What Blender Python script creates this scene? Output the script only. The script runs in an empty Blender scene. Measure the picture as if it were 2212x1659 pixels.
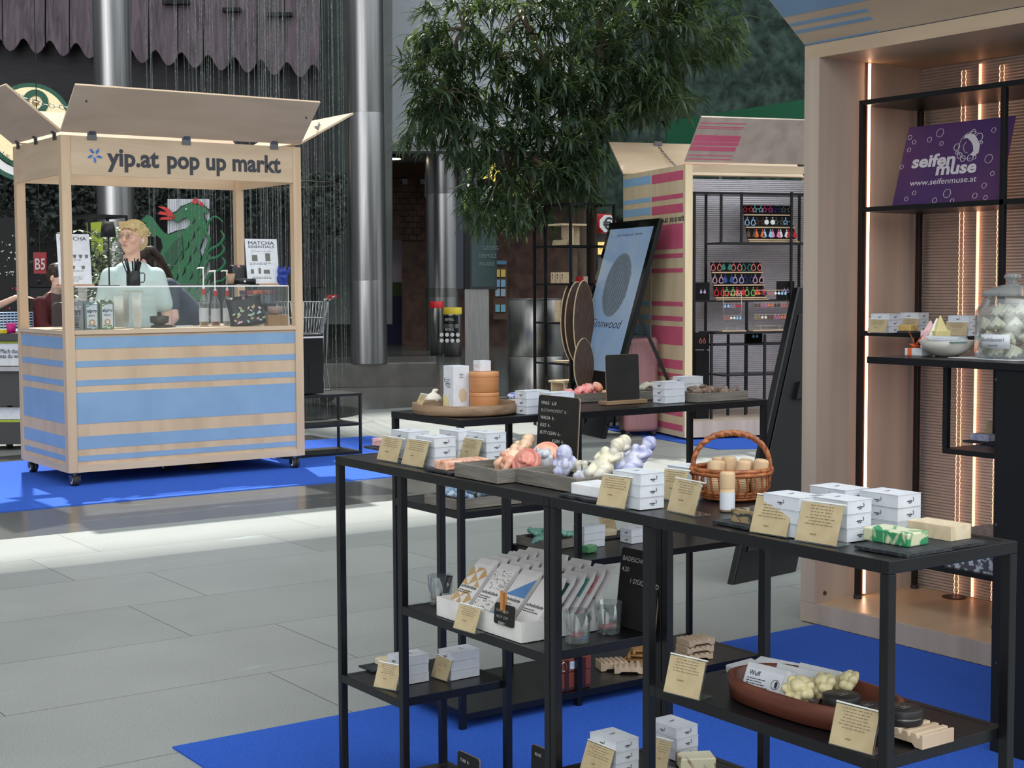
import bpy, bmesh, math, random
from mathutils import Vector, Matrix, noise
from math import sin, cos, pi, radians, sqrt, atan2
SC = bpy.context.scene
COL = SC.collection
# ---------------------------------------------------------------- camera
FPX = 3247.0
YAW, PIT, ROL, CAMH = radians(34.938), radians(3.8335), radians(-.2861), 1.5
_f = Vector((sin(YAW)*cos(PIT), cos(YAW)*cos(PIT), -sin(PIT)))
_r = Vector((cos(YAW), -sin(YAW), 0)); _u = _r.cross(_f)
CR = _r*cos(ROL)+_u*sin(ROL); CU = -_r*sin(ROL)+_u*cos(ROL); CF = _f
CP = Vector((0, 0, CAMH))
cd = bpy.data.cameras.new('camera'); cam = bpy.data.objects.new('camera', cd); COL.objects.link(cam)
cd.sensor_width = 36; cd.lens = FPX*36/2212; cd.clip_start = .05; cd.clip_end = 200
cam.matrix_world = Matrix(((CR.x, CU.x, -CF.x, CP.x), (CR.y, CU.y, -CF.y, CP.y), (CR.z, CU.z, -CF.z, CP.z), (0, 0, 0, 1)))
SC.camera = cam
# ---------------------------------------------------------------- light
SUN = Vector((-.19, -.62, -1)).normalized()
sd = bpy.data.lights.new('sun', 'SUN'); so = bpy.data.objects.new('sun', sd); COL.objects.link(so)
sd.energy = 7.0; sd.angle = radians(.9); sd.color = (1, .97, .9)
so.rotation_euler = SUN.to_track_quat('-Z', 'Y').to_euler(); so.location = (0, 0, 30)
wd = bpy.data.worlds.new('sky'); SC.world = wd; wd.use_nodes = True
wn, wl = wd.node_tree.nodes, wd.node_tree.links
bg = wn['Background']; tc = wn.new('ShaderNodeTexCoord')
def wdot(v):
    n = wn.new('ShaderNodeVectorMath'); n.operation = 'DOT_PRODUCT'; n.inputs[1].default_value = Vector(v).normalized()
    wl.new(tc.outputs['Generated'], n.inputs[0]); return n.outputs['Value']
def wramp(s, pts):
    r = wn.new('ShaderNodeValToRGB'); wl.new(s, r.inputs[0]); e = r.color_ramp.elements
    while len(e) < len(pts): e.new(.5)
    for k, (p, c) in enumerate(pts): e[k].position = p; e[k].color = (*c, 1)
    return r.outputs[0]
mp = wn.new('ShaderNodeMapRange'); wl.new(wdot((0, 0, 1)), mp.inputs[0]); mp.inputs[1].default_value = -1
ra = wramp(mp.outputs[0], [(0, (.03, .03, .03)), (.49, (.11, .115, .12)), (.58, (.31, .33, .34)), (.74, (.95, 1.0, 1.01)), (1, (1.05, 1.1, 1.1))])
mq = wn.new('ShaderNodeMapRange'); wl.new(wdot((.15, -.8, .75)), mq.inputs[0]); mq.inputs[1].default_value = -1
rb = wramp(mq.outputs[0], [(0, (.35, .35, .35)), (.6, (.6, .6, .6)), (.85, (1.7, 1.7, 1.72)), (1, (2.6, 2.6, 2.65))])
mm = wn.new('ShaderNodeMix'); mm.data_type = 'RGBA'; mm.blend_type = 'MULTIPLY'; mm.inputs[0].default_value = 1
wl.new(ra, mm.inputs[6]); wl.new(rb, mm.inputs[7])
ms = wn.new('ShaderNodeMapRange'); wl.new(wdot((-.80, -.60, .16)), ms.inputs[0]); ms.inputs[1].default_value = -1
rs = wramp(ms.outputs[0], [(0, (0, 0, 0)), (.93, (0, 0, 0)), (.985, (1.9, 1.95, 2.0)), (1, (2.6, 2.6, 2.6))])
ma = wn.new('ShaderNodeMix'); ma.data_type = 'RGBA'; ma.blend_type = 'ADD'; ma.inputs[0].default_value = 1
wl.new(mm.outputs[2], ma.inputs[6]); wl.new(rs, ma.inputs[7]); wl.new(ma.outputs[2], bg.inputs[0]); bg.inputs[1].default_value = 1.0
SC.cycles.transparent_max_bounces = 48
vs = SC.view_settings
vs.view_transform = 'Standard'; vs.look = 'None'; vs.gamma = 1; vs.use_curve_mapping = False; vs.exposure = 0.0
# ---------------------------------------------------------------- picture measurements to places
def ray(px, py): return CR*((px-1106)/FPX)-CU*((py-829.5)/FPX)+CF
def at(px, py, z): d = ray(px, py); return CP+d*((z-CAMH)/d.z)
def atx(px, py, x): d = ray(px, py); return CP+d*(x/d.x)
def aty(px, py, y): d = ray(px, py); return CP+d*(y/d.y)
def W(px, py, d): return CP+ray(px, py)*d
def atp(px, py, o, n):
    d = ray(px, py); return CP+d*((Vector(o)-CP).dot(n)/d.dot(n))
# ---------------------------------------------------------------- materials
MATS = {}
def lin(c):
    return tuple((x/255/12.92 if x/255 <= .04045 else ((x/255+.055)/1.055)**2.4) for x in c)
def mat(name, c, rough=.5, metal=0, c2=None, ns=20, st=(1, 1, 1), det=3, dist=0, bump=0, bs=60, trans=0, ior=1.45, em=0, coat=0, lo=.35, hi=.65, sss=0, wave=False, alpha=1):
    if name in MATS: return MATS[name]
    m = bpy.data.materials.new(name); m.use_nodes = True; N, L = m.node_tree.nodes, m.node_tree.links
    b = N['Principled BSDF']; a = lin(c)
    if c2 is None: c2 = tuple(min(255, x*.95) for x in c); lo, hi = .3, .7
    t = N.new('ShaderNodeTexCoord'); mpn = N.new('ShaderNodeMapping'); mpn.inputs['Scale'].default_value = st
    L.new(t.outputs['Object'], mpn.inputs[0])
    if wave:
        nz = N.new('ShaderNodeTexWave'); nz.inputs['Distortion'].default_value = dist or 3; nz.inputs['Detail'].default_value = det
    else:
        nz = N.new('ShaderNodeTexNoise'); nz.inputs['Detail'].default_value = det; nz.inputs['Distortion'].default_value = dist
    nz.inputs['Scale'].default_value = ns; L.new(mpn.outputs[0], nz.inputs['Vector'])
    r = N.new('ShaderNodeValToRGB'); r.color_ramp.elements[0].position = lo; r.color_ramp.elements[1].position = hi
    r.color_ramp.elements[0].color = (*a, 1); r.color_ramp.elements[1].color = (*lin(c2), 1)
    L.new(nz.outputs['Fac' if 'Fac' in nz.outputs else 0], r.inputs[0]); L.new(r.outputs[0], b.inputs['Base Color'])
    b.inputs['Roughness'].default_value = rough; b.inputs['Metallic'].default_value = metal
    b.inputs['Transmission Weight'].default_value = trans; b.inputs['IOR'].default_value = ior; b.inputs['Coat Weight'].default_value = coat
    b.inputs['Alpha'].default_value = alpha
    if sss: b.inputs['Subsurface Weight'].default_value = sss; b.inputs['Subsurface Scale'].default_value = .01
    if em: L.new(r.outputs[0], b.inputs['Emission Color']); b.inputs['Emission Strength'].default_value = em
    if bump:
        n2 = N.new('ShaderNodeTexNoise'); n2.inputs['Scale'].default_value = bs; n2.inputs['Detail'].default_value = 4
        L.new(mpn.outputs[0], n2.inputs['Vector']); bp = N.new('ShaderNodeBump'); bp.inputs['Strength'].default_value = bump
        bp.inputs['Distance'].default_value = .01; L.new(n2.outputs[0], bp.inputs['Height']); L.new(bp.outputs[0], b.inputs['Normal'])
    MATS[name] = m; return m
BLK = mat('black_steel', (15, 16, 19), .34, .0, c2=(20, 21, 24), ns=9, bump=.05, bs=300)
BIRCH = mat('birch_ply', (200, 174, 144), .55, c2=(184, 158, 129), ns=6, st=(1, 1, .12), det=5, dist=.6)
BIRCHH = mat('birch_ply_wide', (200, 177, 150), .5, c2=(185, 162, 135), ns=6, st=(.2, .2, 1.3), det=5, dist=.6)
BIRCHN = mat('pale_laminate', (190, 173, 158), .55, c2=(172, 155, 141), ns=5, st=(1.5, 1.5, .08), det=6, dist=.5)
CARPET = mat('blue_carpet', (42, 98, 206), .95, c2=(34, 84, 186), ns=140, det=4, bump=.6, bs=500)
BIRCHS = mat('lit_birch_ply', (226, 206, 170), .5, c2=(212, 190, 152), ns=6, st=(1, 1, .12), det=5, dist=.6)  # lighter copy of the birch, light on the raspberry stall put in the colour
BLUES = mat('lit_blue_foil', (150, 190, 222), .5)  # blue foil lightened the same way, for the light on that stall side
BLUEF = mat('light_blue_foil', (128, 158, 186), .55, c2=(121, 151, 180), ns=4)
PINKF = mat('raspberry_foil', (210, 100, 126), .55, c2=(202, 92, 118), ns=4)
WHITEC = mat('white_carton', (218, 222, 228), .55, c2=(208, 212, 219), ns=30)
INK = mat('dark_ink', (52, 52, 58), .6)
KRAFT = mat('kraft_card', (194, 176, 140), .6, c2=(180, 160, 122), ns=25)
def thin_glass(name, tint, base=.04, top=.55, rough=.03):   # thin clear wall: see-through, mirroring at grazing angles
    m = mat(name, tint, rough); N, L = m.node_tree.nodes, m.node_tree.links; b = N['Principled BSDF']; b.inputs['Metallic'].default_value = .0
    tr = N.new('ShaderNodeBsdfTransparent'); tr.inputs[0].default_value = (.97, .985, .985, 1); gl = N.new('ShaderNodeBsdfGlossy'); gl.inputs['Roughness'].default_value = rough; gl.inputs[0].default_value = (.9, .95, .95, 1)
    lw = N.new('ShaderNodeLayerWeight'); lw.inputs[0].default_value = .25; mr = N.new('ShaderNodeMapRange'); mr.inputs[3].default_value = base; mr.inputs[4].default_value = top; L.new(lw.outputs['Facing'], mr.inputs[0])
    mx = N.new('ShaderNodeMixShader'); L.new(mr.outputs[0], mx.inputs[0]); L.new(tr.outputs[0], mx.inputs[1]); L.new(gl.outputs[0], mx.inputs[2])
    m2 = N.new('ShaderNodeMixShader'); m2.inputs[0].default_value = .025; L.new(mx.outputs[0], m2.inputs[1]); L.new(b.outputs[0], m2.inputs[2]); L.new(m2.outputs[0], N['Material Output'].inputs[0]); return m
ACRYL = thin_glass('clear_acrylic', (238, 240, 235))
GLASS = thin_glass('clear_glass', (228, 238, 240), .06, .7)
CHALKB = mat('chalkboard_black', (27, 26, 25), .75, c2=(35, 34, 33), ns=12)
CHALK = mat('white_chalk', (200, 200, 196), .9)
SLATE = mat('slate', (58, 62, 66), .6, c2=(40, 43, 47), ns=40, bump=.6, bs=90)
GREYWOOD = mat('grey_washed_wood', (136, 130, 121), .75, c2=(104, 99, 92), ns=14, st=(.3, .3, 3), det=6, dist=.8, bump=.2)
STEEL = mat('brushed_steel', (150, 150, 148), .28, 1, c2=(128, 128, 126), ns=3, st=(60, 60, 1), bump=.03, bs=200)
GREY = mat('grey_metal', (120, 120, 122), .35, 1)
WHITE = mat('white_plastic', (236, 236, 234), .4)
RUBBER = mat('dark_rubber', (40, 40, 42), .7)
SKIN = mat('skin', (226, 190, 172), .5, c2=(218, 178, 160), ns=15, sss=.15)
def cm(name, c, rough=.5, **k): return mat(name, c, rough, **k)
# ---------------------------------------------------------------- mesh builder
class MB:
    def __init__(s): s.v = []; s.f = []; s.mi = []; s.sm = []; s.m = 0; s.M = None
    def add(s, vs, fs, sm=False):
        o = len(s.v)
        if s.M is not None: vs = [s.M @ Vector(v) for v in vs]
        s.v += [tuple(v) for v in vs]
        for f in fs: s.f.append([o+i for i in f]); s.mi.append(s.m); s.sm.append(sm)
        return s
    def mt(s, m): s.m = m; return s
    def box(s, x0, y0, z0, x1, y1, z1):
        if x0 > x1: x0, x1 = x1, x0
        if y0 > y1: y0, y1 = y1, y0
        if z0 > z1: z0, z1 = z1, z0
        return s.add([(x0, y0, z0), (x1, y0, z0), (x1, y1, z0), (x0, y1, z0), (x0, y0, z1), (x1, y0, z1), (x1, y1, z1), (x0, y1, z1)],
                     [(3, 2, 1, 0), (4, 5, 6, 7), (0, 1, 5, 4), (1, 2, 6, 5), (2, 3, 7, 6), (3, 0, 4, 7)])
    def bc(s, c, sz): return s.box(c[0]-sz[0]/2, c[1]-sz[1]/2, c[2]-sz[2]/2, c[0]+sz[0]/2, c[1]+sz[1]/2, c[2]+sz[2]/2)
    def slab(s, pts, th):           # convex planar polygon given by 3d points, extruded by vector th
        th = Vector(th); n = len(pts); a = [Vector(p) for p in pts]; b = [p+th for p in a]
        nn = (a[1]-a[0]).cross(a[2]-a[0])
        if nn.dot(th) > 0: a.reverse(); b.reverse()
        return s.add(a+b, [tuple(range(n)), tuple(range(2*n-1, n-1, -1))]+[(i, i+n, (i+1) % n+n, (i+1) % n) for i in range(n)])
    def tube(s, pts, r, n=8, caps=True, sm=True, closed=False):
        P = [Vector(p) for p in pts]; R = r if isinstance(r, (list, tuple)) else [r]*len(P)
        vs = []; up = None; k = len(P)
        for i, p in enumerate(P):
            if closed: t = P[(i+1) % k]-P[i-1]
            else: t = (P[min(i+1, k-1)]-P[max(i-1, 0)])
            t = t.normalized() if t.length > 1e-9 else Vector((0, 0, 1))
            if up is None: up = Vector((0, 0, 1)) if abs(t.z) < .9 else Vector((1, 0, 0))
            a = (up-t*up.dot(t)).normalized(); b = t.cross(a); up = a
            for j in range(n):
                q = 2*pi*j/n; vs.append(p+(a*cos(q)+b*sin(q))*R[i])
        fs = []
        for i in range(k if closed else k-1):
            for j in range(n):
                i2 = (i+1) % k; fs.append((i*n+j, i*n+(j+1) % n, i2*n+(j+1) % n, i2*n+j))
        s.add(vs, fs, sm)
        if caps and not closed: s.add(vs[:n], [tuple(range(n-1, -1, -1))]); s.add(vs[-n:], [tuple(range(n))])
        return s
    def cyl(s, p0, p1, r0, r1=None, n=24, caps=True): return s.tube([p0, p1], [r0, r0 if r1 is None else r1], n, caps)
    def bar(s, p0, p1, w, h=None, up=(0, 0, 1)):
        h = h or w; p0 = Vector(p0); p1 = Vector(p1); t = (p1-p0).normalized(); up = Vector(up)
        if abs(t.dot(up)) > .95: up = Vector((1, 0, 0))
        a = t.cross(up).normalized()*w/2; b = t.cross(a).normalized()*h/2
        c = [p0-a-b, p0+a-b, p0+a+b, p0-a+b]; d = [x+(p1-p0) for x in c]
        return s.add(c+d, [(0, 1, 2, 3), (7, 6, 5, 4), (0, 4, 5, 1), (1, 5, 6, 2), (2, 6, 7, 3), (3, 7, 4, 0)])
    def lathe(s, prof, n=24, c=(0, 0, 0), sy=1, fn=None):
        vs = []
        for (r, z) in prof:
            for j in range(n):
                q = 2*pi*j/n; rr = r*(fn(q, z) if fn else 1); vs.append((c[0]+rr*cos(q), c[1]+rr*sin(q)*sy, c[2]+z))
        fs = [(i*n+j, i*n+(j+1) % n, (i+1)*n+(j+1) % n, (i+1)*n+j) for i in range(len(prof)-1) for j in range(n)]
        s.add(vs, fs, True)
        if prof[0][0] > 1e-6: s.add(vs[:n], [tuple(range(n-1, -1, -1))])
        if prof[-1][0] > 1e-6: s.add(vs[-n:], [tuple(range(n))])
        return s
    def ell(s, c, r, n=12, rot=None, fn=None):
        if isinstance(r, (int, float)): r = (r, r, r)
        m = n//2+1; vs = [(0, 0, -1)]
        for i in range(1, m): 
            a = -pi/2+pi*i/m
            for j in range(n): q = 2*pi*j/n; vs.append((cos(a)*cos(q), cos(a)*sin(q), sin(a)))
        vs.append((0, 0, 1)); vs = [Vector(v) for v in vs]
        if fn: vs = [v*fn(v) for v in vs]
        vs = [Vector((v.x*r[0], v.y*r[1], v.z*r[2])) for v in vs]
        if rot: vs = [rot @ v for v in vs]
        vs = [v+Vector(c) for v in vs]; L = len(vs)-1
        fs = [(0, 1+(j+1) % n, 1+j) for j in range(n)]
        for i in range(m-2):
            for j in range(n): a = 1+i*n+j; b = 1+i*n+(j+1) % n; fs.append((a, b, b+n, a+n))
        fs += [(1+(m-2)*n+j, 1+(m-2)*n+(j+1) % n, L) for j in range(n)]
        return s.add(vs, fs, True)
    def cap(s, p0, p1, r0, r1, n=12):   # tapered capsule
        s.ell(p0, r0, n); s.ell(p1, r1, n); return s.tube([p0, p1], [r0, r1], n)
    def poly(s, pts, o, ux, uy, th):    # outline in a plane (o + x*ux + y*uy), thickness vector th, may be concave
        from mathutils.geometry import tessellate_polygon
        o, ux, uy, th = Vector(o), Vector(ux), Vector(uy), Vector(th)
        a = [o+ux*p[0]+uy*p[1] for p in pts]; n = len(a)
        tr = tessellate_polygon([[Vector((p[0], p[1], 0)) for p in pts]]); b = [p+th for p in a]
        fs = []
        for t in tr:
            t = tuple(t); nn = (a[t[1]]-a[t[0]]).cross(a[t[2]]-a[t[0]])
            if nn.dot(th) > 0: t = t[::-1]
            fs.append(t); fs.append(tuple(i+n for i in t[::-1]))
        s.add(a+b, fs+[(i, (i+1) % n, (i+1) % n+n, i+n) for i in range(n)]); return s
    def quad(s, a, b, c, d, sm=False): return s.add([a, b, c, d], [(0, 1, 2, 3)], sm)
    def text(s, body, o, ux, uy, size, width=None, bold=0.0, align='LEFT', shear=0):
        o, ux, uy = Vector(o), Vector(ux).normalized(), Vector(uy).normalized()
        if 'M' in body and bold > 0:      # heavy offsets break this glyph: thicken by a doubled stroke
            dx = min(bold, .015)*(size if width is None else size)*1.2
            s.text(body, o+ux*dx, ux, uy, size, width, 0.0, align, shear); bold = 0.0
        c = bpy.data.curves.new('t', 'FONT'); c.body = body; c.size = 1; c.offset = bold; c.resolution_u = 3; c.shear = shear
        ob = bpy.data.objects.new('t', c); me = bpy.data.meshes.new_from_object(ob)
        if not me.vertices: bpy.data.objects.remove(ob); return s
        xs = [v.co.x for v in me.vertices]; x0, x1 = min(xs), max(xs)
        sx = size if width is None else width/(x1-x0); off = 0 if align == 'LEFT' else (x1-x0)/2
        n = ux.cross(uy).normalized()
        s.add([o+ux*((v.co.x-x0-off)*sx)+uy*(v.co.y*size)+n*.0008 for v in me.vertices], [tuple(p.vertices) for p in me.polygons])
        bpy.data.objects.remove(ob); bpy.data.curves.remove(c); bpy.data.meshes.remove(me); return s
    def lines(s, o, ux, uy, w, n, gap, h, seed=1, cen=True, lo=.6):   # rows of tiny word-like marks
        o, ux, uy = Vector(o), Vector(ux).normalized(), Vector(uy).normalized(); R = random.Random(seed)
        nn = ux.cross(uy)*.0006
        for i in range(n):
            L = w*R.uniform(lo, 1); x = (w-L)/2 if cen else 0; e = x+L
            while x < e:
                l = min(R.uniform(.05, .16)*w, e-x); a = o+ux*x-uy*(i*gap)+nn
                s.quad(a, a+ux*l, a+ux*l+uy*h, a+uy*h); x += l+w*.03
        return s
    def build(s, name, mats, parent=None, loc=None, bevel=0, sub=0, remesh=0, smooth=0, solid=0, seg=2):
        me = bpy.data.meshes.new(name); me.from_pydata(s.v, [], s.f)
        if not isinstance(mats, (list, tuple)): mats = [mats]
        for m in mats: me.materials.append(m)
        me.polygons.foreach_set('material_index', s.mi); me.polygons.foreach_set('use_smooth', s.sm); me.update()
        o = bpy.data.objects.new(name, me); COL.objects.link(o)
        if parent: o.parent = parent
        if loc: o.location = loc
        if remesh:
            md = o.modifiers.new('r', 'REMESH'); md.mode = 'VOXEL'; md.voxel_size = remesh; md.use_smooth_shade = True
        if smooth: md = o.modifiers.new('s', 'SMOOTH'); md.iterations = smooth; md.factor = .5
        if solid: md = o.modifiers.new('t', 'SOLIDIFY'); md.thickness = solid
        if bevel: md = o.modifiers.new('b', 'BEVEL'); md.width = bevel; md.segments = seg; md.limit_method = 'ANGLE'
        if sub: md = o.modifiers.new('u', 'SUBSURF'); md.levels = sub; md.render_levels = sub
        return o
def tag(o, label=None, cat=None, group=None, kind=None):
    if label: o['label'] = label
    if cat: o['category'] = cat
    if group: o['group'] = group
    if kind: o['kind'] = kind
    return o
def thing(name, label, cat, loc=(0, 0, 0), rz=0, group=None):
    o = bpy.data.objects.new(name, None); COL.objects.link(o); o.location = loc; o.rotation_euler = (0, 0, rz); o.empty_display_size = .05
    return tag(o, label, cat, group)
def kids(o): return [c for c in bpy.data.objects if c.parent == o]
KID = {}
def dup(o, loc, rz=None, label=None, group=None, scale=None):
    def cp(a, par):
        c = a.copy(); COL.objects.link(c); c.parent = par
        if a.name not in KID: KID[a.name] = kids(a)
        for k in KID[a.name]: cp(k, c)
        return c
    c = cp(o, None); c.location = loc
    if rz is not None: c.rotation_euler = (0, 0, rz)
    if label: c['label'] = label
    if group: c['group'] = group
    if scale: c.scale = scale
    return c
def struct(b, name, mats, **k): return tag(b.build(name, mats, **k), kind='structure')
X_, Y_, Z_ = Vector((1, 0, 0)), Vector((0, 1, 0)), Vector((0, 0, 1))
def frame(o, ax, ay):  # matrix with origin o, local x=ax, y=ay
    ax = Vector(ax).normalized(); ay = Vector(ay).normalized(); az = ax.cross(ay); o = Vector(o)
    return Matrix(((ax.x, ay.x, az.x, o.x), (ax.y, ay.y, az.y, o.y), (ax.z, ay.z, az.z, o.z), (0, 0, 0, 1)))
RND = random.Random(7)
# ================================================================ setting
def floor_mat():
    m = bpy.data.materials.new('stone_floor'); m.use_nodes = True; N, L = m.node_tree.nodes, m.node_tree.links
    b = N['Principled BSDF']; t = N.new('ShaderNodeTexCoord'); br = N.new('ShaderNodeTexBrick')
    mp = N.new('ShaderNodeMapping'); mp.inputs['Location'].default_value = (-1.50, -4.505, 0); L.new(t.outputs['Object'], mp.inputs[0]); L.new(mp.outputs[0], br.inputs['Vector'])
    br.offset = .28; br.offset_frequency = 2; br.inputs['Scale'].default_value = 1; br.inputs['Brick Width'].default_value = 1.4; br.inputs['Row Height'].default_value = .7435
    br.inputs['Mortar Size'].default_value = .0022; br.inputs['Mortar Smooth'].default_value = 0; br.inputs['Bias'].default_value = 0
    br.inputs['Color1'].default_value = (*lin((154, 158, 155)), 1); br.inputs['Color2'].default_value = (*lin((144, 149, 146)), 1); br.inputs['Mortar'].default_value = (*lin((84, 88, 86)), 1)
    def noise_(sc, det, a, b_, st=(1, 1, 1), lo=.3, hi=.7):
        q = N.new('ShaderNodeMapping'); q.inputs['Scale'].default_value = st; L.new(t.outputs['Object'], q.inputs[0])
        n = N.new('ShaderNodeTexNoise'); n.inputs['Scale'].default_value = sc; n.inputs['Detail'].default_value = det; L.new(q.outputs[0], n.inputs['Vector'])
        r = N.new('ShaderNodeValToRGB'); r.color_ramp.elements[0].position = lo; r.color_ramp.elements[1].position = hi
        r.color_ramp.elements[0].color = (a, a, a, 1); r.color_ramp.elements[1].color = (b_, b_, b_, 1); L.new(n.outputs[0], r.inputs[0]); return r.outputs[0]
    def mix(mode, f, a, b_):
        x = N.new('ShaderNodeMix'); x.data_type = 'RGBA'; x.blend_type = mode
        if isinstance(f, float): x.inputs[0].default_value = f
        else: L.new(f, x.inputs[0])
        for s, v in ((6, a), (7, b_)):
            if isinstance(v, tuple): x.inputs[s].default_value = (*v, 1)
            else: L.new(v, x.inputs[s])
        return x.outputs[2]
    c = mix('MULTIPLY', 1.0, br.outputs[0], noise_(170, 3, .70, 1.12)); c = mix('MULTIPLY', 1.0, c, noise_(1.2, 4, .90, 1.06))
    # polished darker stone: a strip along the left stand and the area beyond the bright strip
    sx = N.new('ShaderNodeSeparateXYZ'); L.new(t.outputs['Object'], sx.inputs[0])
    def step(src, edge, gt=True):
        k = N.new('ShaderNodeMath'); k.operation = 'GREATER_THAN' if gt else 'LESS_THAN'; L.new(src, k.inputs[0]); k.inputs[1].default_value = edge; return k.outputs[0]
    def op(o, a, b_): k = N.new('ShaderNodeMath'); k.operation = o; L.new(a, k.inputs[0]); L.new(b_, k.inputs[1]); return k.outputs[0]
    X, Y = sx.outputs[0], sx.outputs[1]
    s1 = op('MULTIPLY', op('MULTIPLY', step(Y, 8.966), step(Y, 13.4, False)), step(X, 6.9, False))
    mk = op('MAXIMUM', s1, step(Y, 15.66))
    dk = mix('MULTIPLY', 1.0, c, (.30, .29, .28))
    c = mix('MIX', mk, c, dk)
    # pale scuff marks
    c = mix('MIX', noise_(5, 6, 0, .5, (.35, 1.6, 1), .66, .74), c, (.42, .5, .5))
    L.new(c, b.inputs['Base Color'])
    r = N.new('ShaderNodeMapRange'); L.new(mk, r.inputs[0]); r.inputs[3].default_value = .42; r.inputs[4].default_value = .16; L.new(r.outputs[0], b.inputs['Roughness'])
    return m
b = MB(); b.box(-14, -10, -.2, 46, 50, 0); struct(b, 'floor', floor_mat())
# unseen slabs added far overhead to keep the sun off parts of the hall
SUNBLK = cm('sun_blocker', (120, 122, 124), .8)
b = MB(); b.box(-4, 14.5, 40, 30, 32.9, 40.5); struct(b, 'ceiling', SUNBLK)
b = MB(); b.box(-4, 40.1, 40, 40, 62, 40.5); struct(b, 'ceiling', SUNBLK)
b = MB(); b.box(17.3, 32.9, 40, 40, 40.1, 40.5); struct(b, 'ceiling', SUNBLK)
b = MB(); b.box(14.4, 32.9, 40, 15.0, 40.1, 40.5); struct(b, 'ceiling', SUNBLK)
b = MB(); b.box(-2, 8.6, 7.5, 8, 12.6, 7.9); struct(b, 'ceiling', cm('overhead_blocker', (70, 72, 74), .8))  # unseen slab added overhead to dim the skylight around the drinks stall
def pxslab(b, x0, y0, x1, y1, d, th=.25):
    c = [W(x0, y0, d), W(x1, y0, d), W(x1, y1, d), W(x0, y1, d)]
    return b.slab(c, CF*th)
DARKW = cm('dark_shopfront', (20, 20, 21), .6, c2=(11, 11, 12), ns=2)
b = MB(); pxslab(b, -900, -700, 3200, 800, 42, .4); struct(b, 'wall_back', DARKW)
# facade above the left shop: dark wall and weathered scalloped boards
b = MB(); pxslab(b, -600, -500, 696, 620, 26.6, .3); struct(b, 'wall_left', cm('dark_facade', (30, 28, 32), .7, c2=(20, 18, 22), ns=3, st=(1, 1, 4)))
WOODF = mat('weathered_boards', (104, 90, 98), .8, c2=(52, 44, 52), ns=3.2, st=(3, 3, .35), det=8, dist=1.2, lo=.25, hi=.75, bump=.5, bs=30)
b = MB()
edges = [-300, -200, -95, 5, 98, 150, 205, 262, 322, 384, 440, 498, 556, 615, 692]
def sc_y(x): return 96+(x/690)*62
for k in range(len(edges)-1):
    x0, x1 = edges[k]+1.5, edges[k+1]-1.5; o = W(0, 0, 26.3+.03*(k % 2)); s_ = 26.3/FPX
    pts = [(x0, 420), (x1, 420)]
    n = 12
    for i in range(n+1):
        x = x1+(x0-x1)*i/n; y = sc_y(x)+13*cos(2*pi*(x-22)/57)*(1 if cos(2*pi*(x-22)/57) > 0 else 1.4)
        pts.append((x, -y))
    b.poly([(p[0]*s_, p[1]*s_) for p in pts], o, CR, CU, CF*.05)
struct(b, 'trim_1', WOODF)
b = MB()
for (x0, x1, y) in ((350, 408, 8), (480, 520, 24), (575, 630, 34), (20, 60, -30)): pxslab(b, x0, y-8, x1, y, 26.2, .1)
struct(b, 'trim_2', cm('dark_slot', (14, 12, 14), .8))
b = MB(); pxslab(b, 688, -500, 846, 700, 30, .2); struct(b, 'wall_middle', cm('greenish_glass_wall', (74, 82, 78), .3, c2=(60, 68, 66), ns=2))
b = MB(); pxslab(b, 745, -700, 1300, 326, 33, .4); struct(b, 'wall_upper', cm('pale_render', (160, 167, 173), .7))
b = MB(); c = [W(700, 326, 33), W(1420, 326, 33)]; c2 = [W(1420, 326, 33)+CF*8-Z_*.0, W(700, 326, 33)+CF*8]
for v in c2: v.z = c[0].z
c[1].z = c[0].z; b.slab([c[0], c[1], c2[0], c2[1]], (0, 0, .2)); struct(b, 'ceiling', cm('grey_soffit', (126, 126, 126), .7))
# round ceiling lamps under the soffit
LAMP = cm('lit_lamp', (255, 236, 205), .5, em=9)
def downlight(px, py, d, lab, r=.16):
    p = W(px, py, d); t = thing('ceiling_light', lab, 'ceiling light', p)
    MB().lathe([(r*1.12, 0), (r*1.12, .06), (r, .06)], 24).build('housing', GREY, t)
    MB().lathe([(r*.98, -.01), (r*.98, 0)], 24).build('diffuser', LAMP, t); return t
downlight(847, 343, 34, 'lit round lamp under the grey soffit beside the thick steel column', .2)
# castle style shop front of brown stone
STONE = mat('brown_castle_stone', (84, 62, 52), .85, c2=(58, 42, 36), ns=4, det=6, bump=.5, bs=8)
d = 36; s_ = d/FPX; o = W(0, 0, d)
def PL(pts): return [(p[0]*s_, -p[1]*s_) for p in pts]
b = MB()
arch = [(868, 762), (868, 520), (864, 480), (850, 458), (832, 452), (810, 452), (810, 388)]
b.poly(PL([(810, 388), (828, 388), (828, 400), (846, 400), (846, 386), (866, 386), (866, 398), (880, 398), (880, 384), (905, 384), (905, 398), (925, 398), (925, 384), (960, 384), (960, 398), (985, 398), (985, 384), (1400, 384), (1400, 800), (868, 800)]+arch[1:6]), o, CR, CU, CF*.5)
struct(b, 'wall_castle', STONE)
b = MB(); b.mt(0)
for r in range(9):       # stone courses
    y = 402+r*13
    x = 828+(r % 2)*9
    while x < 905:
        pxslab(b, x+.6, y+.6, x+17.4, y+12.4, d-.05, .05); x += 18
struct(b, 'trim_3', STONE)
b = MB(); pxslab(b, 800, 346, 1400, 384, d+.3, .2); struct(b, 'trim_4', cm('brown_beam', (96, 72, 52), .8))
b = MB(); b.mt(0); pxslab(b, 800, 440, 905, 610, d+1.2, .1); b.mt(1); pxslab(b, 800, 610, 905, 660, d+1.1, .1); b.mt(2); pxslab(b, 800, 640, 905, 780, d+1.0, .1)
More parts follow.
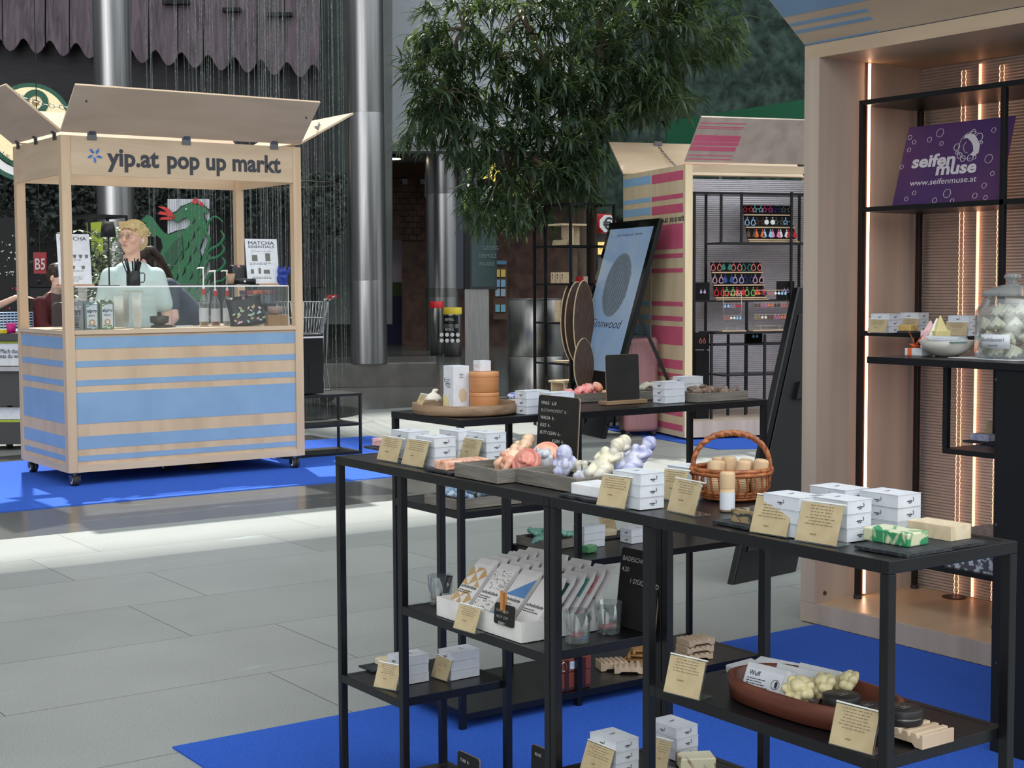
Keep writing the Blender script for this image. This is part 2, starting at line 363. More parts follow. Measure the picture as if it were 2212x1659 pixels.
struct(b, 'wall_mural', [mat('mural_sky', (172, 156, 160), .8, c2=(140, 132, 146), ns=.9), cm('mural_green', (58, 72, 40), .8), cm('mural_navy', (26, 28, 58), .8)])
b = MB(); pxslab(b, 918, 372, 962, 425, d-.4, .1); pxslab(b, 992, 365, 1030, 420, d-.4, .1)
tag(b.build('backlit_sign', cm('pale_panel', (190, 205, 212), .5)), 'pale blue lit panel behind the hanging leaves near the steel columns', 'panel')
# moss green textured wall behind the tree
MOSS = mat('moss_wall', (52, 70, 62), .95, c2=(28, 40, 36), ns=7, det=8, bump=1.0, bs=14)
b = MB(); n1, n2 = 70, 70; rr = random.Random(3); dw = 23
for i in range(n1+1):
    for j in range(n2+1):
        px = 1228+i*(1900-1228)/n1+(rr.uniform(-3, 3) if i == 0 else 0); py = -380+j*(470+380)/n2
        b.v.append(tuple(W(px, py, dw-rr.uniform(0, .14))))
for i in range(n1):
    for j in range(n2): a = i*(n2+1)+j; b.f.append([a, a+1, a+n2+2, a+n2+1]); b.mi.append(0); b.sm.append(True)
struct(b, 'wall_right', MOSS, solid=.2)
b = MB(); pxslab(b, 1228, 470, 1900, 780, dw+.2, .2); struct(b, 'wall_under', cm('anthracite_wall', (48, 50, 54), .5))
b = MB(); p0, p1, p2, p3 = W(1440, 262, 20), W(1780, 208, 18.5), W(1780, 330, 18.5), W(1440, 330, 20)
t = thing('canopy', 'dark green sloping canopy behind the raspberry striped stall', 'canopy', (p0.x, p0.y, 0)); b.M = Matrix.Translation((-p0.x, -p0.y, 0)); b.slab([p0, p1, p2, p3], CF*.1); b.build('canopy_cloth', cm('green_canopy_cloth', (22, 92, 62), .7), t)
for q in (p3.lerp(p2, .35), p3.lerp(p2, .97)): b = MB(); b.M = Matrix.Translation((-p0.x, -p0.y, 0)); b.bar((q.x, q.y, 0)+Vector((0,0,0)) if False else Vector((q.x, q.y, 0)), q, .06); b.build('canopy_post', GREY, t)
# carpets
def carpet(x0, y0, x1, y1, lab):
    b = MB(); b.box(x0, y0, 0, x1, y1, .006); o = b.build('carpet', CARPET); tag(o, lab, 'carpet')
carpet(1.834, 1.2, 4.80, 4.56, 'blue carpet under the black soap tables in the foreground')
carpet(3.12, 10.06, 7.6, 11.9, 'blue carpet under the small white wooden drinks stall on castors') if False else None
b = MB(); b.box(2.0, 10.06, 0, 7.3, 12.9, .006); tag(b.build('carpet', CARPET), 'blue carpet under the drinks stall with pale blue stripes', 'carpet')
b = MB(); b.slab([(9.2, 9.95, .001), (12.5, 8.2, .001), (13.2, 11.6, .001), (9.6, 12.3, .001)], (0, 0, .006)); tag(b.build('carpet', CARPET), 'blue carpet under the raspberry striped stall', 'carpet')
# columns and plinth
def column(x, y, z0, z1, r, lab, seams, fat=None):
    t = thing('steel_column', lab, 'column', (x, y, z0))
    zs = [0]+[z-z0 for z in seams]+[z1-z0]
    for a, c in zip(zs[:-1], zs[1:]): MB().lathe([(r*.995, a), (r, a+.012), (r, c-.012), (r*.995, c)], 64).build('cladding', STEELC, t)
    if fat: MB().lathe([(r*1.06, fat[0]-z0), (r*1.06, fat[1]-z0)], 48).build('ring', STEEL, t)
STEELC = mat('column_steel', (178, 178, 178), .30, 1, c2=(160, 160, 162), ns=2, st=(30, 30, .5), bump=.02, bs=120)
pA = W(247, 300, 21.5); column(pA.x, pA.y, 0, 9, .265, 'steel column rising behind the left part of the striped drinks stall', [4.2])
pB = W(797, 760, 21.9); column(pB.x, pB.y, .35, 9.3, .265, 'steel column standing on the low steel plinth in the middle', [1.55, 3.95])
pC = W(957, 600, 34); column(pC.x, pC.y, 0, 11, .38, 'grey steel column behind the two waste bins', [3.5, 5.5, 8], (1.2, 1.4))
b = MB(); P0, P1 = at(700, 838, 0), at(943, 834, 0); P2, P3 = P1+Vector((1.0, 1.6, 0)), P0+Vector((1.0, 1.6, 0))
b.slab([P0, P1, P2, P3], (0, 0, .34)); b.slab([P0+Vector((0, 0, .34)), P1+Vector((0, 0, .34)), P2+Vector((0, 0, .34)), P3+Vector((0, 0, .34))], (0, 0, .012))
tag(b.build('plinth', mat('dull_steel', (140, 137, 133), .32, 1, c2=(120, 118, 115), ns=3), bevel=.004), 'low brushed steel plinth around the foot of a column', 'plinth')
# ================================================================ stalls
def sunk(t):   # matrix that turns world coordinates into the local ones of an unrotated thing
    return Matrix.Translation(-Vector(t.location))
def NB(t): b = MB(); b.M = sunk(t); return b
def zf(py, px, x, y):   # height seen at image row py on the vertical through (x, y)
    d = ray(px, py); k = (x*d.x+y*d.y)/(d.x**2+d.y**2); return CAMH+k*d.z
def caster(t, x, y, z, h, rz=0):
    f = NB(t); f.box(x-.035, y-.03, z+h-.008, x+.035, y+.03, z+h); f.cyl((x, y, z+h-.03), (x, y, z+h-.008), .018)
    f.box(x-.036, y-.025, z+h*.35, x-.03, y+.025, z+h-.02); f.box(x+.03, y-.025, z+h*.35, x+.036, y+.025, z+h-.02); o = f.build('caster', GREY, t)
    for k in (-1, 1):
        w = NB(t); w.M = w.M @ Matrix.Translation((x+k*.015, y, z+h*.42)) @ Matrix.Rotation(pi/2, 4, 'Y')
        w.lathe([(.03, -.012), (h*.42, -.010), (h*.42, .010), (.03, .012)], 24); w.m = 1; w.lathe([(.0, -.0135), (.028, -.0135), (.028, .0135), (0, .0135)], 16)
        w.build('wheel', [RUBBER, WHITE], o)
# ---- left stall
kx0, kx1, ky0, ky1 = 3.65, 5.6, 10.97, 12.13
K = thing('market_stall', 'small birch stall with pale blue stripes and open roof flaps reading pop up markt', 'market stall', (4.6, 11.5, .006))
KZ, KC, KH0, KH1 = .108, 1.166, 2.315, 2.60
pw = .07
for (x, y) in ((kx0, ky0), (kx1-pw, ky0), (kx0, ky1-pw), (kx1-pw, ky1-pw)):
    NB(K).box(x, y, KZ, x+pw, y+pw, KH1).build('corner_post', BIRCH, K, bevel=.002)
zs = lambda py: zf(py, 150, kx0, ky0)
yy = [700+v/2.765 for v in (82, 153, 225, 262, 340, 375, 415, 603, 678, 755, 795, 828)]
zz = [zs(v) for v in yy]
def stripes(b, along, c0, c1, pos, eps, n=1):
    for a, c in zip(zz[0::2], zz[1::2]):
        if along == 'x': b.box(c0, pos, c, c1, pos-eps, a)
        else: b.box(pos, c0, c, pos-eps, c1, a)
b = NB(K); b.box(kx0+pw, ky0+.012, KZ+.05, kx1-pw, ky0+.03, KC-.03); b.m = 1; stripes(b, 'x', kx0+pw, kx1-pw, ky0+.012, .002); b.build('front_panel', [BIRCH, BLUEF], K)
b = NB(K); b.box(kx0+.012, ky0+pw, KZ+.05, kx0+.03, ky1-pw, KC-.03); b.m = 1; stripes(b, 'y', ky0+pw, ky1-pw, kx0+.012, .002); b.build('side_panel', [BIRCH, BLUEF], K)
b = NB(K); b.box(kx1-.03, ky0+pw, KZ+.05, kx1-.012, ky1-pw, KC-.03); b.build('side_panel', [BIRCH, BLUEF], K)
b = NB(K)
for q in ((kx0+pw, ky0, kx1-pw, ky0+.04), (kx0+pw, ky1-.04, kx1-pw, ky1), (kx0, ky0+pw, kx0+.04, ky1-pw), (kx1-.04, ky0+pw, kx1, ky1-pw)): b.box(q[0], q[1], KZ, q[2], q[3], KZ+.055)
b.build('base_rail', BIRCHH, K)
NB(K).box(kx0+.04, ky0+.04, KZ+.03, kx1-.04, ky1-.04, KZ+.045).build('bottom_board', BIRCHH, K)
b = NB(K); b.box(kx0+pw, ky0-.004, KC-.03, kx1-pw, ky0+.62, KC); b.box(kx0-.004, ky0+pw, KC-.0302, kx0+.5, ky1-pw, KC-.0002); b.box(kx1-.4, ky0+pw, KC-.0302, kx1+.004, ky1-pw, KC-.0002)
b.build('counter_top', BIRCHH, K)
b = NB(K); b.box(kx0+pw, ky0+.006, KH0, kx1-pw, ky0+.024, KH1); o = b.build('header_board', BIRCHH, K)
TXT = cm('anthracite_letters', (58, 60, 66), .6)
t0, t1 = aty(232, 355, ky0), aty(344, 355, ky0); u0, u1 = aty(362, 360, ky0), aty(607, 363, ky0)
b = NB(K); b.text('yip.at', (t0.x, ky0+.004, t0.z-.006), X_, Z_, .185, t1.x-t0.x, .03); b.text('pop up markt', (u0.x, ky0+.004, t0.z-.006), X_, Z_, .185, u1.x-u0.x, .03)
b.build('lettering', TXT, o)
b = NB(K); c = aty(205, 335, ky0)
for k in range(5):
    q = pi/2+2*pi*k/5; u = Vector((cos(q), 0, sin(q))); v = Vector((cos(q+.72), 0, sin(q+.72)))
    b.slab([c+u*.014-Y_*-.003, c+Vector((cos(q+.45), 0, sin(q+.45)))*.045, c+v*.060, c+Vector((cos(q+.95), 0, sin(q+.95)))*.03][::-1], (0, .002, 0))
b.M = b.M @ Matrix.Translation((0, .002, 0)); b.build('star_logo', cm('logo_blue', (52, 110, 190), .6), o)
NB(K).box(kx0+.006, ky0+pw, KH0, kx0+.024, ky1-pw, KH1).build('header_board', BIRCHH, K)
NB(K).box(kx1-.024, ky0+pw, KH0, kx1-.006, ky1-pw, KH1).build('header_board', BIRCHH, K)
NB(K).box(kx0+pw, ky1-.024, KH0, kx1-pw, ky1-.006, KH1).build('header_board', BIRCHH, K)
def flap(t, a, c, out, rise, L, flare=.0, mats=BIRCHH, extra=None, name='roof_flap', gap=.022):
    a, c = Vector(a), Vector(c); out = Vector(out); e = (c-a).normalized(); v = out*sqrt(max(L*L-rise*rise, 0))+Z_*rise; g = Z_*gap
    n = e.cross(v).normalized(); n = n if n.dot(out) > 0 and n.z < 0 or n.z < 0 else -n
    b = NB(t); b.slab([a+g, c+g, c+g+v+e*flare, a+g+v-e*flare], -n*.016)
    o = b.build(name, mats, t)
    if extra: extra(o, a+g, e, v, n)
    for f in (.12, .5, .88):
        h = NB(t); p = a.lerp(c, f); h.bar(p-e*.035+Z_*.0, p+e*.035+Z_*.0, .006, .05); h.bar(p+Z_*.012, p+Z_*.02+v*.05, .05, .005)
        h.build('hinge', GREY, o)
    return o, v
fo, fv = flap(K, (kx0, ky0, KH1), (kx1, ky0, KH1), (0, -1, 0), .30, .46)
for px in (187, 662): p = aty(px, 220 if px < 300 else 256, ky0-.27); NB(K).cyl(p, p+Vector((0, .01, .01)), .007, n=8).build('screw', GREY, fo)
flap(K, (kx0, ky1, KH1), (kx0, ky0, KH1), (-1, 0, 0), .31, .5)
flap(K, (kx1, ky0, KH1), (kx1, ky1, KH1), (1, 0, 0), .27, .56)
flap(K, (kx1, ky1, KH1), (kx0, ky1, KH1), (0, 1, 0), .30, .46)
def chain(b, p, q, n=14, r=.012, sag=.03):
    p, q = Vector(p), Vector(q)
    for i in range(n):
        f = (i+.5)/n; c = p.lerp(q, f)-Z_*sag*sin(pi*f); d = (q-p).normalized(); s_ = d.cross(Z_ if i % 2 else Vector((.6, .6, .2))).normalized(); L = (q-p).length/n*.62
        b.tube([c+d*L*cos(w)+s_*r*sin(w) for w in [2*pi*j/8 for j in range(8)]], .0025, 5, closed=True)
    return b
chain(NB(K), (kx0-.3, ky0+.25, 2.93), (kx0+.02, ky0-.16, 2.78), 12, .014).build('chain', GREY, K)
chain(NB(K), (kx1+.33, ky0+.3, 2.84), (kx1+.05, ky0-.16, 2.76), 12, .014).build('chain', GREY, K)
for (x, y) in ((3.71, 11.02), (5.53, 11.02), (3.72, 12.05), (5.53, 12.05), (4.62, 11.5)): caster(K, x, y, .006, KZ-.006)
b = NB(K)
for k in range(5): b.tube([(4.9+.12*cos(w)*(1+k*.05), 11.4+.1*sin(w), .02+.008*k) for w in [2*pi*j/20 for j in range(20)]], .006, 6, closed=True)
tag(b.build('cable_coil', RUBBER, None, bevel=0), 'coil of black cable lying under the drinks stall', 'cable').location = K.location
# glass guard on the counter
GX0, GX1, GY0, GY1, GZ = 3.76, 5.515, 11.06, 11.62, 1.487
G = thing('glass_guard', 'clear glass guard standing on the counter of the drinks stall', 'glass guard', (GX0, GY0, KC))
g = .006
for nm, q in (('glass_pane', (GX0, GY0, KC, GX1, GY0+g, GZ-.001)), ('glass_pane', (GX0, GY0+g, KC, GX0+g, GY1, GZ-.001)), ('glass_pane', (GX1-g, GY0+g, KC, GX1, GY1, GZ-.001))): NB(G).box(*q).build(nm, ACRYL, G)
NB(G).box(GX0, GY0, GZ-.001, GX1, GY0+.30, GZ+.006).build('glass_top', ACRYL, G)
b = NB(G); b.box(GX0-.001, GY0-.002, GZ-.003, GX1+.001, GY0, GZ+.008); b.box(GX1, GY0-.002, KC, GX1+.004, GY0+.006, GZ); b.build('edge_strip', WHITE, G)
# ---- raspberry stall
C0 = Vector((9.475, 10.712, .007)); a_ = radians(-17); ux, uy = Vector((cos(a_), sin(a_), 0)), Vector((-sin(a_), cos(a_), 0))
PW, PD, PH = 2.1, 1.53, 2.60
S = thing('market_stall', 'birch stall with raspberry and blue striped side and earring boards inside', 'market stall', C0, a_)
def loc(p): q = Vector(p)-C0; return Vector((q.dot(ux), q.dot(uy), q.z))
def SB(): return MB()
def sz(px, py): return loc(atp(px, py, C0, ux)).z
pink = [(367.4, 387.8), (417, 427), (438.8, 458), (482, 536.6), (546.8, 556.4), (579, 588.5), (652, 662), (684, 694.7), (706, 746.7), (779, 799), (809, 818), (882.6, 901), (919, 932.5)]
blue = [(378.8, 397), (426.4, 436), (447.6, 464), (496, 538), (548.8, 559), (580, 589), (651.4, 660.7), (680.6, 689.6), (701, 741), (770, 789), (800, 809), (868, 886)]
b = SB(); b.box(0, .0, .02, .03, .79, PH); b.m = 1
for y0, y1 in pink: b.box(-.002, .035, sz(1474, y1), 0, .785, sz(1474, y0))
sp = b.build('side_panel', [BIRCHS, PINKF], S)
b = SB(); l0 = loc(atp(1474, 470, C0, ux)); zt = sz(1440, 480)
b.text('yip.at', (-.003, .60, zt), -Y_, Z_, .085, .22, .012); b.text('pop up markt', (-.003, .34, zt), -Y_, Z_, .085, .33, .012); b.build('lettering', TXT, sp)
b = SB(); b.box(0, .80, .02, .03, PD, PH); b.m = 1
for y0, y1 in blue: b.box(-.002, .805, sz(1403, y1), 0, PD-.01, sz(1403, y0))
b.build('side_panel', [BIRCHS, BLUES], S)
SB().box(PW-.03, 0, .02, PW, PD, PH).build('side_panel', BIRCH, S)
SB().box(.0, -.012, .02, .075, .0, PH).build('front_post', BIRCHS, S)
SB().box(PW-.075, -.012, .02, PW, .0, PH).build('front_post', BIRCHS, S)
zh = loc(atp(1600, 373, C0, uy)).z
SB().box(.076, -.012, zh, PW-.076, .02, PH).build('header_board', BIRCHH, S)
SB().box(.076, -.01, .02, PW-.076, .014, .17).build('base_board', BIRCHN, S)
SB().box(.031, .0145, .15, PW-.031, PD-.03, .17).build('floor_board', BIRCHN, S)
def ribs(b, x0, x1, y, z0, z1, pitch=.012, amp=.004):   # horizontally ribbed translucent sheet in local x-z
    n = int((z1-z0)/(pitch/4)); vs = []
    for i in range(n+1):
        z = z0+(z1-z0)*i/n; yy_ = y+amp*(0, 1, 0, -1)[i % 4]; vs += [(x0, yy_, z), (x1, yy_, z)]
    b.add(vs, [(2*i, 2*i+1, 2*i+3, 2*i+2) for i in range(n)], True); return b
def ribbed_mat(name, c, tr): return mat(name, c, .18, trans=tr, ior=1.3, coat=.3)
RIB = ribbed_mat('ribbed_translucent_sheet', (224, 220, 230), .25)
ribs(SB(), .031, PW-.031, 1.16, .17, PH-.05, .02, .006).build('ribbed_back_wall', RIB, S, solid=.004)
# pink stall flaps
b = SB()
def lflap(pts, th, name, mats): o = SB().slab(pts, th).build(name, mats, S); return o
g = .02; v = Vector((0, -.36, .38)); a0, a1 = Vector((0, 0, PH+g)), Vector((PW, 0, PH+g))
b = SB(); b.slab([a0, a1, a1+v, a0+v], Vector((0, .012, .012))); b.m = 1; n = Vector((0, -.0012, -.0012)); L = v.length
fz = lambda px, py: (loc(atp(px, py, C0+Z_*(PH+g), (uy*.38+Z_*.36).normalized()))-a0)
for (y0, y1, x1) in ((263.5, 265.5, 1612), (271.5, 273.5, 1608), (275.5, 277, 1606), (291, 304.5, 1600), (306, 313.5, 1596), (316, 325, 1590), (334, 336, 1583), (342, 344, 1580), (354, 356, 1574)):
    pl, ph = fz(1500, y1), fz(1500, y0); pr = fz(x1, (y0+y1)/2); f0, f1 = pl.dot(v)/L**2, ph.dot(v)/L**2
    b.slab([a0+v*f0+X_*.004, a0+v*f0+X_*pr.x, a0+v*f1+X_*pr.x, a0+v*f1+X_*.004], n)
b.build('roof_flap', [BIRCHN, PINKF], S)
v2 = Vector((0, .40, .36)); b0, b1 = Vector((0, PD, PH+g)), Vector((PW, PD, PH+g))
lflap([b0, b1, b1+v2, b0+v2], Vector((0, .012, -.012)), 'roof_flap', BIRCHH)
b = MB(); p, q = b0+v2*.92+X_*.55, Vector((.62, PD-.15, PH+.02)); chain(b, p, q, 22, .012, .02); b.build('chain', GREY, S)
b = MB(); b.bc(p-Vector((0, .005, 0)), (.09, .012, .09)); b.build('chain_plate', GREY, S)
# ---- near stall on the right
nx0, nx1, ny1, ny0 = 4.807, 5.48, 4.66, 1.6; NZ = 2.457; NT = 2.515
Q = thing('market_stall', 'tall pale wooden stall on the right with copper light strip and soap shelves', 'market stall', (nx0, ny1, .006))
NB(Q).box(nx0, ny1-.085, .095, nx1, ny1, NZ).build('side_wall', BIRCHN, Q)
NB(Q).box(nx0, ny0, .095, nx1, ny0+.085, NZ).build('side_wall', BIRCHN, Q)
NB(Q).box(nx0+.0, ny0, NZ, nx1, ny1, NT).build('roof_board', BIRCHH, Q)
NB(Q).box(nx0, ny0, .006, nx0+.02, ny1, .094).build('base_board', BIRCHN, Q)
NB(Q).box(nx0+.0, ny0, .0941, nx1, ny1, .0949).build('base_edge', BIRCHH, Q) if False else None
fb = NB(Q).box(nx0+.0205, ny0, .03, nx1, ny1, .0948).build('floor_board', cm('warm_floor_board', (196, 168, 138), .35, c2=(182, 154, 124), ns=5, st=(.3, 2, 1), det=5), Q)
p = at(2062, 1290, .095); NB(Q).lathe([(0, .096), (.052, .096), (.055, .0975), (.04, .0975), (0, .0968)], 32, (p.x, p.y, 0)).build('cable_grommet', cm('dark_copper', (70, 48, 40), .4, metal=.6), Q)
b = MB(); b.M = sunk(Q) @ Matrix.Translation((nx1-.015, ny0, 0)) @ Matrix.Rotation(pi/2, 4, 'Z')
ribs(b, .086, ny1-ny0-.086, .0, .095, NZ, .0135, .0045).build('ribbed_back_wall', ribbed_mat('ribbed_smoky_sheet', (226, 214, 208), .2), Q, solid=.004)
SCR = GREY
for (px, py) in ((1781, 1281), (1862, 1266)): p = aty(px, py, ny1-.085); NB(Q).cyl(p, p-Y_*.004, .010, n=12).build('screw', SCR, Q)
LED = mat('copper_led', (255, 205, 170), .5, em=11, c2=(255, 196, 158))
def led(x, y, nrm, lab):
    t = thing('strip_or_reflection', lab, 'light strip', (x, y, .1))
    MB().box(-.007, -.006, 0, .007, .006, NZ-.101).build('channel', cm('copper_channel', (200, 140, 110), .3, metal=1), t)
    MB().box(-.005, -.0062+nrm*.006, .004, .005, .0062+nrm*.006, NZ-.105).build('lit_tube', LED, t)
led(5.105, ny1-.085-.0065, -1, 'glowing copper coloured light strip on the left inner wall of the near stall')
led(5.105, ny0+.085+.0065, 1, 'glowing light strip on the right inner wall of the near stall')
# flap above with blue stripes
v = Vector((-.40, 0, .32)); a0, a1 = Vector((nx0, ny1, NT+.004)), Vector((nx0, ny0, NT+.004)); L = v.length
b = NB(Q); b.slab([a0, a1, a1+v*1.3, a0+v*1.3], Vector((.010, 0, .012))); b.m = 1; n = Vector((-.32, 0, -.40)).normalized()*.002
pn = Vector((.32, 0, .40)).normalized()
def ff(px, py): q = atp(px, py, a0, pn)-a0; return -q.y, q.dot(v)/L**2
for (pl, pr) in (((1733, 99), (1904, 72)), ((1719, 73), (1889, 44)), ((1710, 57), (1880, 26))):
    yl, f0 = ff(*pl); yr, f1 = ff(*pr); f = f0; h = .03 if pl[1] < 90 else .016
    b.slab([a0+v*f+Vector((0, -.006, 0)), a0+v*f-Y_*yr, a0+v*(f+h*1.1)-Y_*yr*.985, a0+v*(f+h*1.1)-Y_*.006], n)
fk = ff(1697, 36)[1]
for (f0, f1, e) in ((fk, fk+.26, .60), (fk+.30, fk+.46, .58)):
    b.slab([a0+v*f0+Vector((0, -.006, 0)), a0+v*f0-Y_*e, a0+v*f1-Y_*e, a0+v*f1-Y_*.006], n)
b.build('roof_flap', [BIRCHH, BLUEF], Q)
# ================================================================ black steel display tables
PT_ = .021
def table(lab, loc0, tops, posts, shelves, rails=()):
    t = thing('display_table', lab, 'table', loc0)
    for (x0, y0, x1, y1, z) in tops:
        b = NB(t); w = .02
        for q in ((x0, y0, x1, y0+w), (x0, y1-w, x1, y1), (x0, y0+w, x0+w, y1-w), (x1-w, y0+w, x1, y1-w)): b.box(q[0], q[1], z-.024, q[2], q[3], z)
        b.box(x0+w, y0+w, z-.010, x1-w, y1-w, z-.0012); b.build('table_top', BLK, t, bevel=.0015)
    for (x, y, z) in posts: NB(t).box(x-PT_/2, y-PT_/2, loc0[2], x+PT_/2, y+PT_/2, z).build('leg', BLK, t, bevel=.0015)
    for (x0, y0, x1, y1, z) in shelves:
        b = NB(t); w = .02
        for q in ((x0, y0, x1, y0+w), (x0, y1-w, x1, y1), (x0, y0+w, x0+w, y1-w), (x1-w, y0+w, x1, y1-w)): b.box(q[0], q[1], z-.024, q[2], q[3], z)
        b.box(x0+w, y0+w, z-.008, x1-w, y1-w, z-.0008); b.build('shelf', BLK, t, bevel=.0012)
    for p, q in rails: NB(t).bar(p, q, .018).build('rail', BLK, t)
    return t
FX0, FX1 = 2.074, 2.441
def unit(y0, y1, ym, zm, zl, lab, first):
    e = .0108; Z = 1.0
    ps = [(x, y, Z-.0245) for x in (FX0+e, FX1-e) for y in (y0+e, y1-e)]+[(x, ym, Z-.0245) for x in (FX0+e, FX1-e)]
    return table(lab, (FX0, y0, .006), [(FX0, y0, FX1, y1, Z)], ps, [(FX0+.001, y0+.022, FX1-.001, ym-e, zm), (FX0+.001, ym+e, FX1-.001, y1-.022, zl), (FX0+.001, y0+.022, FX1-.001, y1-.022, .030)])
TA = unit(2.821, 3.872, 3.51, .622, .357, 'far half of the long black soap table, holding the box of chocolate bars', 1)
TB = unit(1.795, 2.819, 2.469, .632, .357, 'near half of the long black soap table, holding the oval wooden tray', 0)
BX0, BX1, BY0, BY1 = 2.69, 4.10, 4.155, 4.60
e = .011
TC = table('black steel table behind the long soap table, carrying the round wooden tray', (BX0, BY0, .006), [(BX0, BY0, BX1, BY1, 1.05)],
    [(x, y, 1.0255) for x in (BX0+e, BX1-e) for y in (BY0+e, BY1-e)]+[(3.19, BY0+e, 1.0255), (3.19, BY1-e, 1.0255)],
    [(BX0+.001, BY0+.001, 3.179, BY1-.001, .742), (3.201, BY0+.001, BX1-.001, BY1-.001, .522), (BX0+.022, BY0+.001, BX1-.022, BY1-.001, .06)])
# black panel counter and shelf frame inside the near stall
t = thing('shelf_rack', 'tall black steel shelf rack inside the near stall, holding the purple sign', 'shelf rack', (5.03, 3.2, .095))
for (x, y) in ((5.036, 4.535), (5.415, 4.535), (5.036, 3.80), (5.415, 3.80), (5.036, 2.75), (5.415, 2.75)):
    NB(t).box(x-.011, y-.011, .095, x+.011, y+.011, 2.262 if y != 2.75 else 2.262).build('leg', BLK, t, bevel=.0015)
    NB(t).lathe([(.018, .0955), (.018, .108), (.012, .112)], 16, (x, y, 0)).build('foot', RUBBER, t)
for (y0, y1, z) in ((2.74, 4.546, 2.285), (3.2, 4.524, 1.823), (3.2, 4.524, 1.285), (3.0, 4.30, .31)):
    NB(t).box(5.025, y0, z-.022, 5.426, y1, z).build('shelf', BLK, t, bevel=.001)
ZC = 1.2452; c0 = at(1872, 769.5, ZC); cx0_ = c0.x; ty1 = c0.y
t = thing('counter', 'black high counter before the near stall, carrying the jar of meringues', 'counter', (cx0_, 2.5, .006))
NB(t).box(cx0_, 2.3, ZC-.024, cx0_+.50, ty1, ZC-.0002).build('counter_top', BLK, t, bevel=.002)
pe = atx(2145, 1200, cx0_+.005).y
NB(t).box(cx0_+.005, 2.4, .007, cx0_+.03, pe, ZC-.0245).build('side_panel', cm('matt_black_panel', (12, 12, 13), .7), t)
NB(t).box(cx0_+.47, 2.4, .007, cx0_+.495, pe, ZC-.0245).build('side_panel', MATS['matt_black_panel'], t)
for py in (820, 1133, 1432):
    p = atx(2153, py, cx0_+.005); NB(t).cyl(p-X_*.003, p, .005, n=10).build('screw', GREY, t)
hx = cx0_+.06; hp = atx(2041, 880, hx).y; hz = atx(2041, 968, hx).z
NB(t).box(hx, hp-.009, hz, hx+.018, hp+.009, ZC-.0245).build('hanger', BLK, t)
NB(t).box(hx+.26, hp-.009, hz, hx+.278, hp+.009, ZC-.0245).build('hanger', BLK, t)
NB(t).box(hx, 2.5, hz-.018, hx+.278, hp+.009, hz-.0005).build('shelf', BLK, t, bevel=.001)
HZ = hz
# ================================================================ goods: builders
def soapbox_proto():
    t = thing('soap_box', 'x', 'soap box', (0, 0, -5))
    sx, sy, h = .070, .100, .0265
    MB().box(-sx/2+.0008, -sy/2+.0008, 0, sx/2-.0008, sy/2-.0008, h-.0012).build('carton', WHITEC, t, bevel=.0008)
    b = MB(); b.slab([(-sx/2, -sy/2, h-.0011), (sx/2, -sy/2, h-.0011), (sx/2, sy/2, h-.0011), (-sx/2, sy/2, h-.0011)], (0, 0, .0009)); b.build('lid', WHITEC, t)
    b = MB()
    def logo(o, u, v, s):
        n = Vector(u).cross(Vector(v))*.0004; o = Vector(o)+n
        pts = [(cos(w)*.5, sin(w)*.5) for w in [(-.42+.84*i/8)*pi for i in range(9)]]+[(-.12+cos(w)*.42, .02+sin(w)*.40) for w in [(.36-.72*i/6)*pi for i in range(7)]]
        b.poly([(p[0]*s*.7+s*.5, p[1]*s*.95+s*.42) for p in pts], o, u, v, n*.3)
        for i, (x, w, hh) in enumerate(((-1.15, .24, .22), (-.86, .2, .3), (-.62, .24, .22), (-.34, .16, .36), (-.14, .5, .24), (-.7, .3, .2), (-.3, .4, .2))):
            y = -.02 if i < 5 else -.32; p = o+Vector(u)*x*s+Vector(v)*y*s; b.quad(p, p+Vector(u)*w*s, p+Vector(u)*w*s+Vector(v)*hh*s, p+Vector(v)*hh*s)
    logo((-sx/2+.0006, .0, h*.42), (0, -1, 0), (0, 0, 1), .009); logo((.004, -sy/2+.0006, h*.42), (1, 0, 0), (0, 0, 1), .010)
    logo((.002, .006, h), (1, 0, 0), (0, 1, 0), .009)
    b.build('printed_logo', INK, t); return t
SBX = soapbox_proto(); SBX_used = [0]
def place(proto, used, loc, rz, label, group=None, scale=None):
    if not used[0]:
        used[0] = 1; proto.location = loc; proto.rotation_euler = (0, 0, rz); proto['label'] = label
        if group: proto['group'] = group
        if scale: proto.scale = scale
        return proto
    return dup(proto, loc, rz, label, group, scale)
def stack(px, py, z, n, where, along='y', grp='white soap boxes', seen=None, jit=.02):
    p = at(px, py, z+n*.0266)
    sx, sy = (.035, .05) if along == 'y' else (.05, .035)
    c = Vector((p.x+sx, p.y+sy, z)); pos = {1: ['single'], 2: ['lower', 'upper'], 3: ['bottom', 'middle', 'top'], 4: ['bottom', 'lower', 'upper', 'top']}[n]
    rr = random.Random(int(px+py))
    for k in range(n):
        place(SBX, SBX_used, (c.x+rr.uniform(-1, 1)*.001, c.y+rr.uniform(-1, 1)*.001, z+.0004+k*.0268), (0 if along == 'y' else pi/2+pi)+rr.uniform(-jit, jit), f'{pos[k]} white soap box {where}', grp)
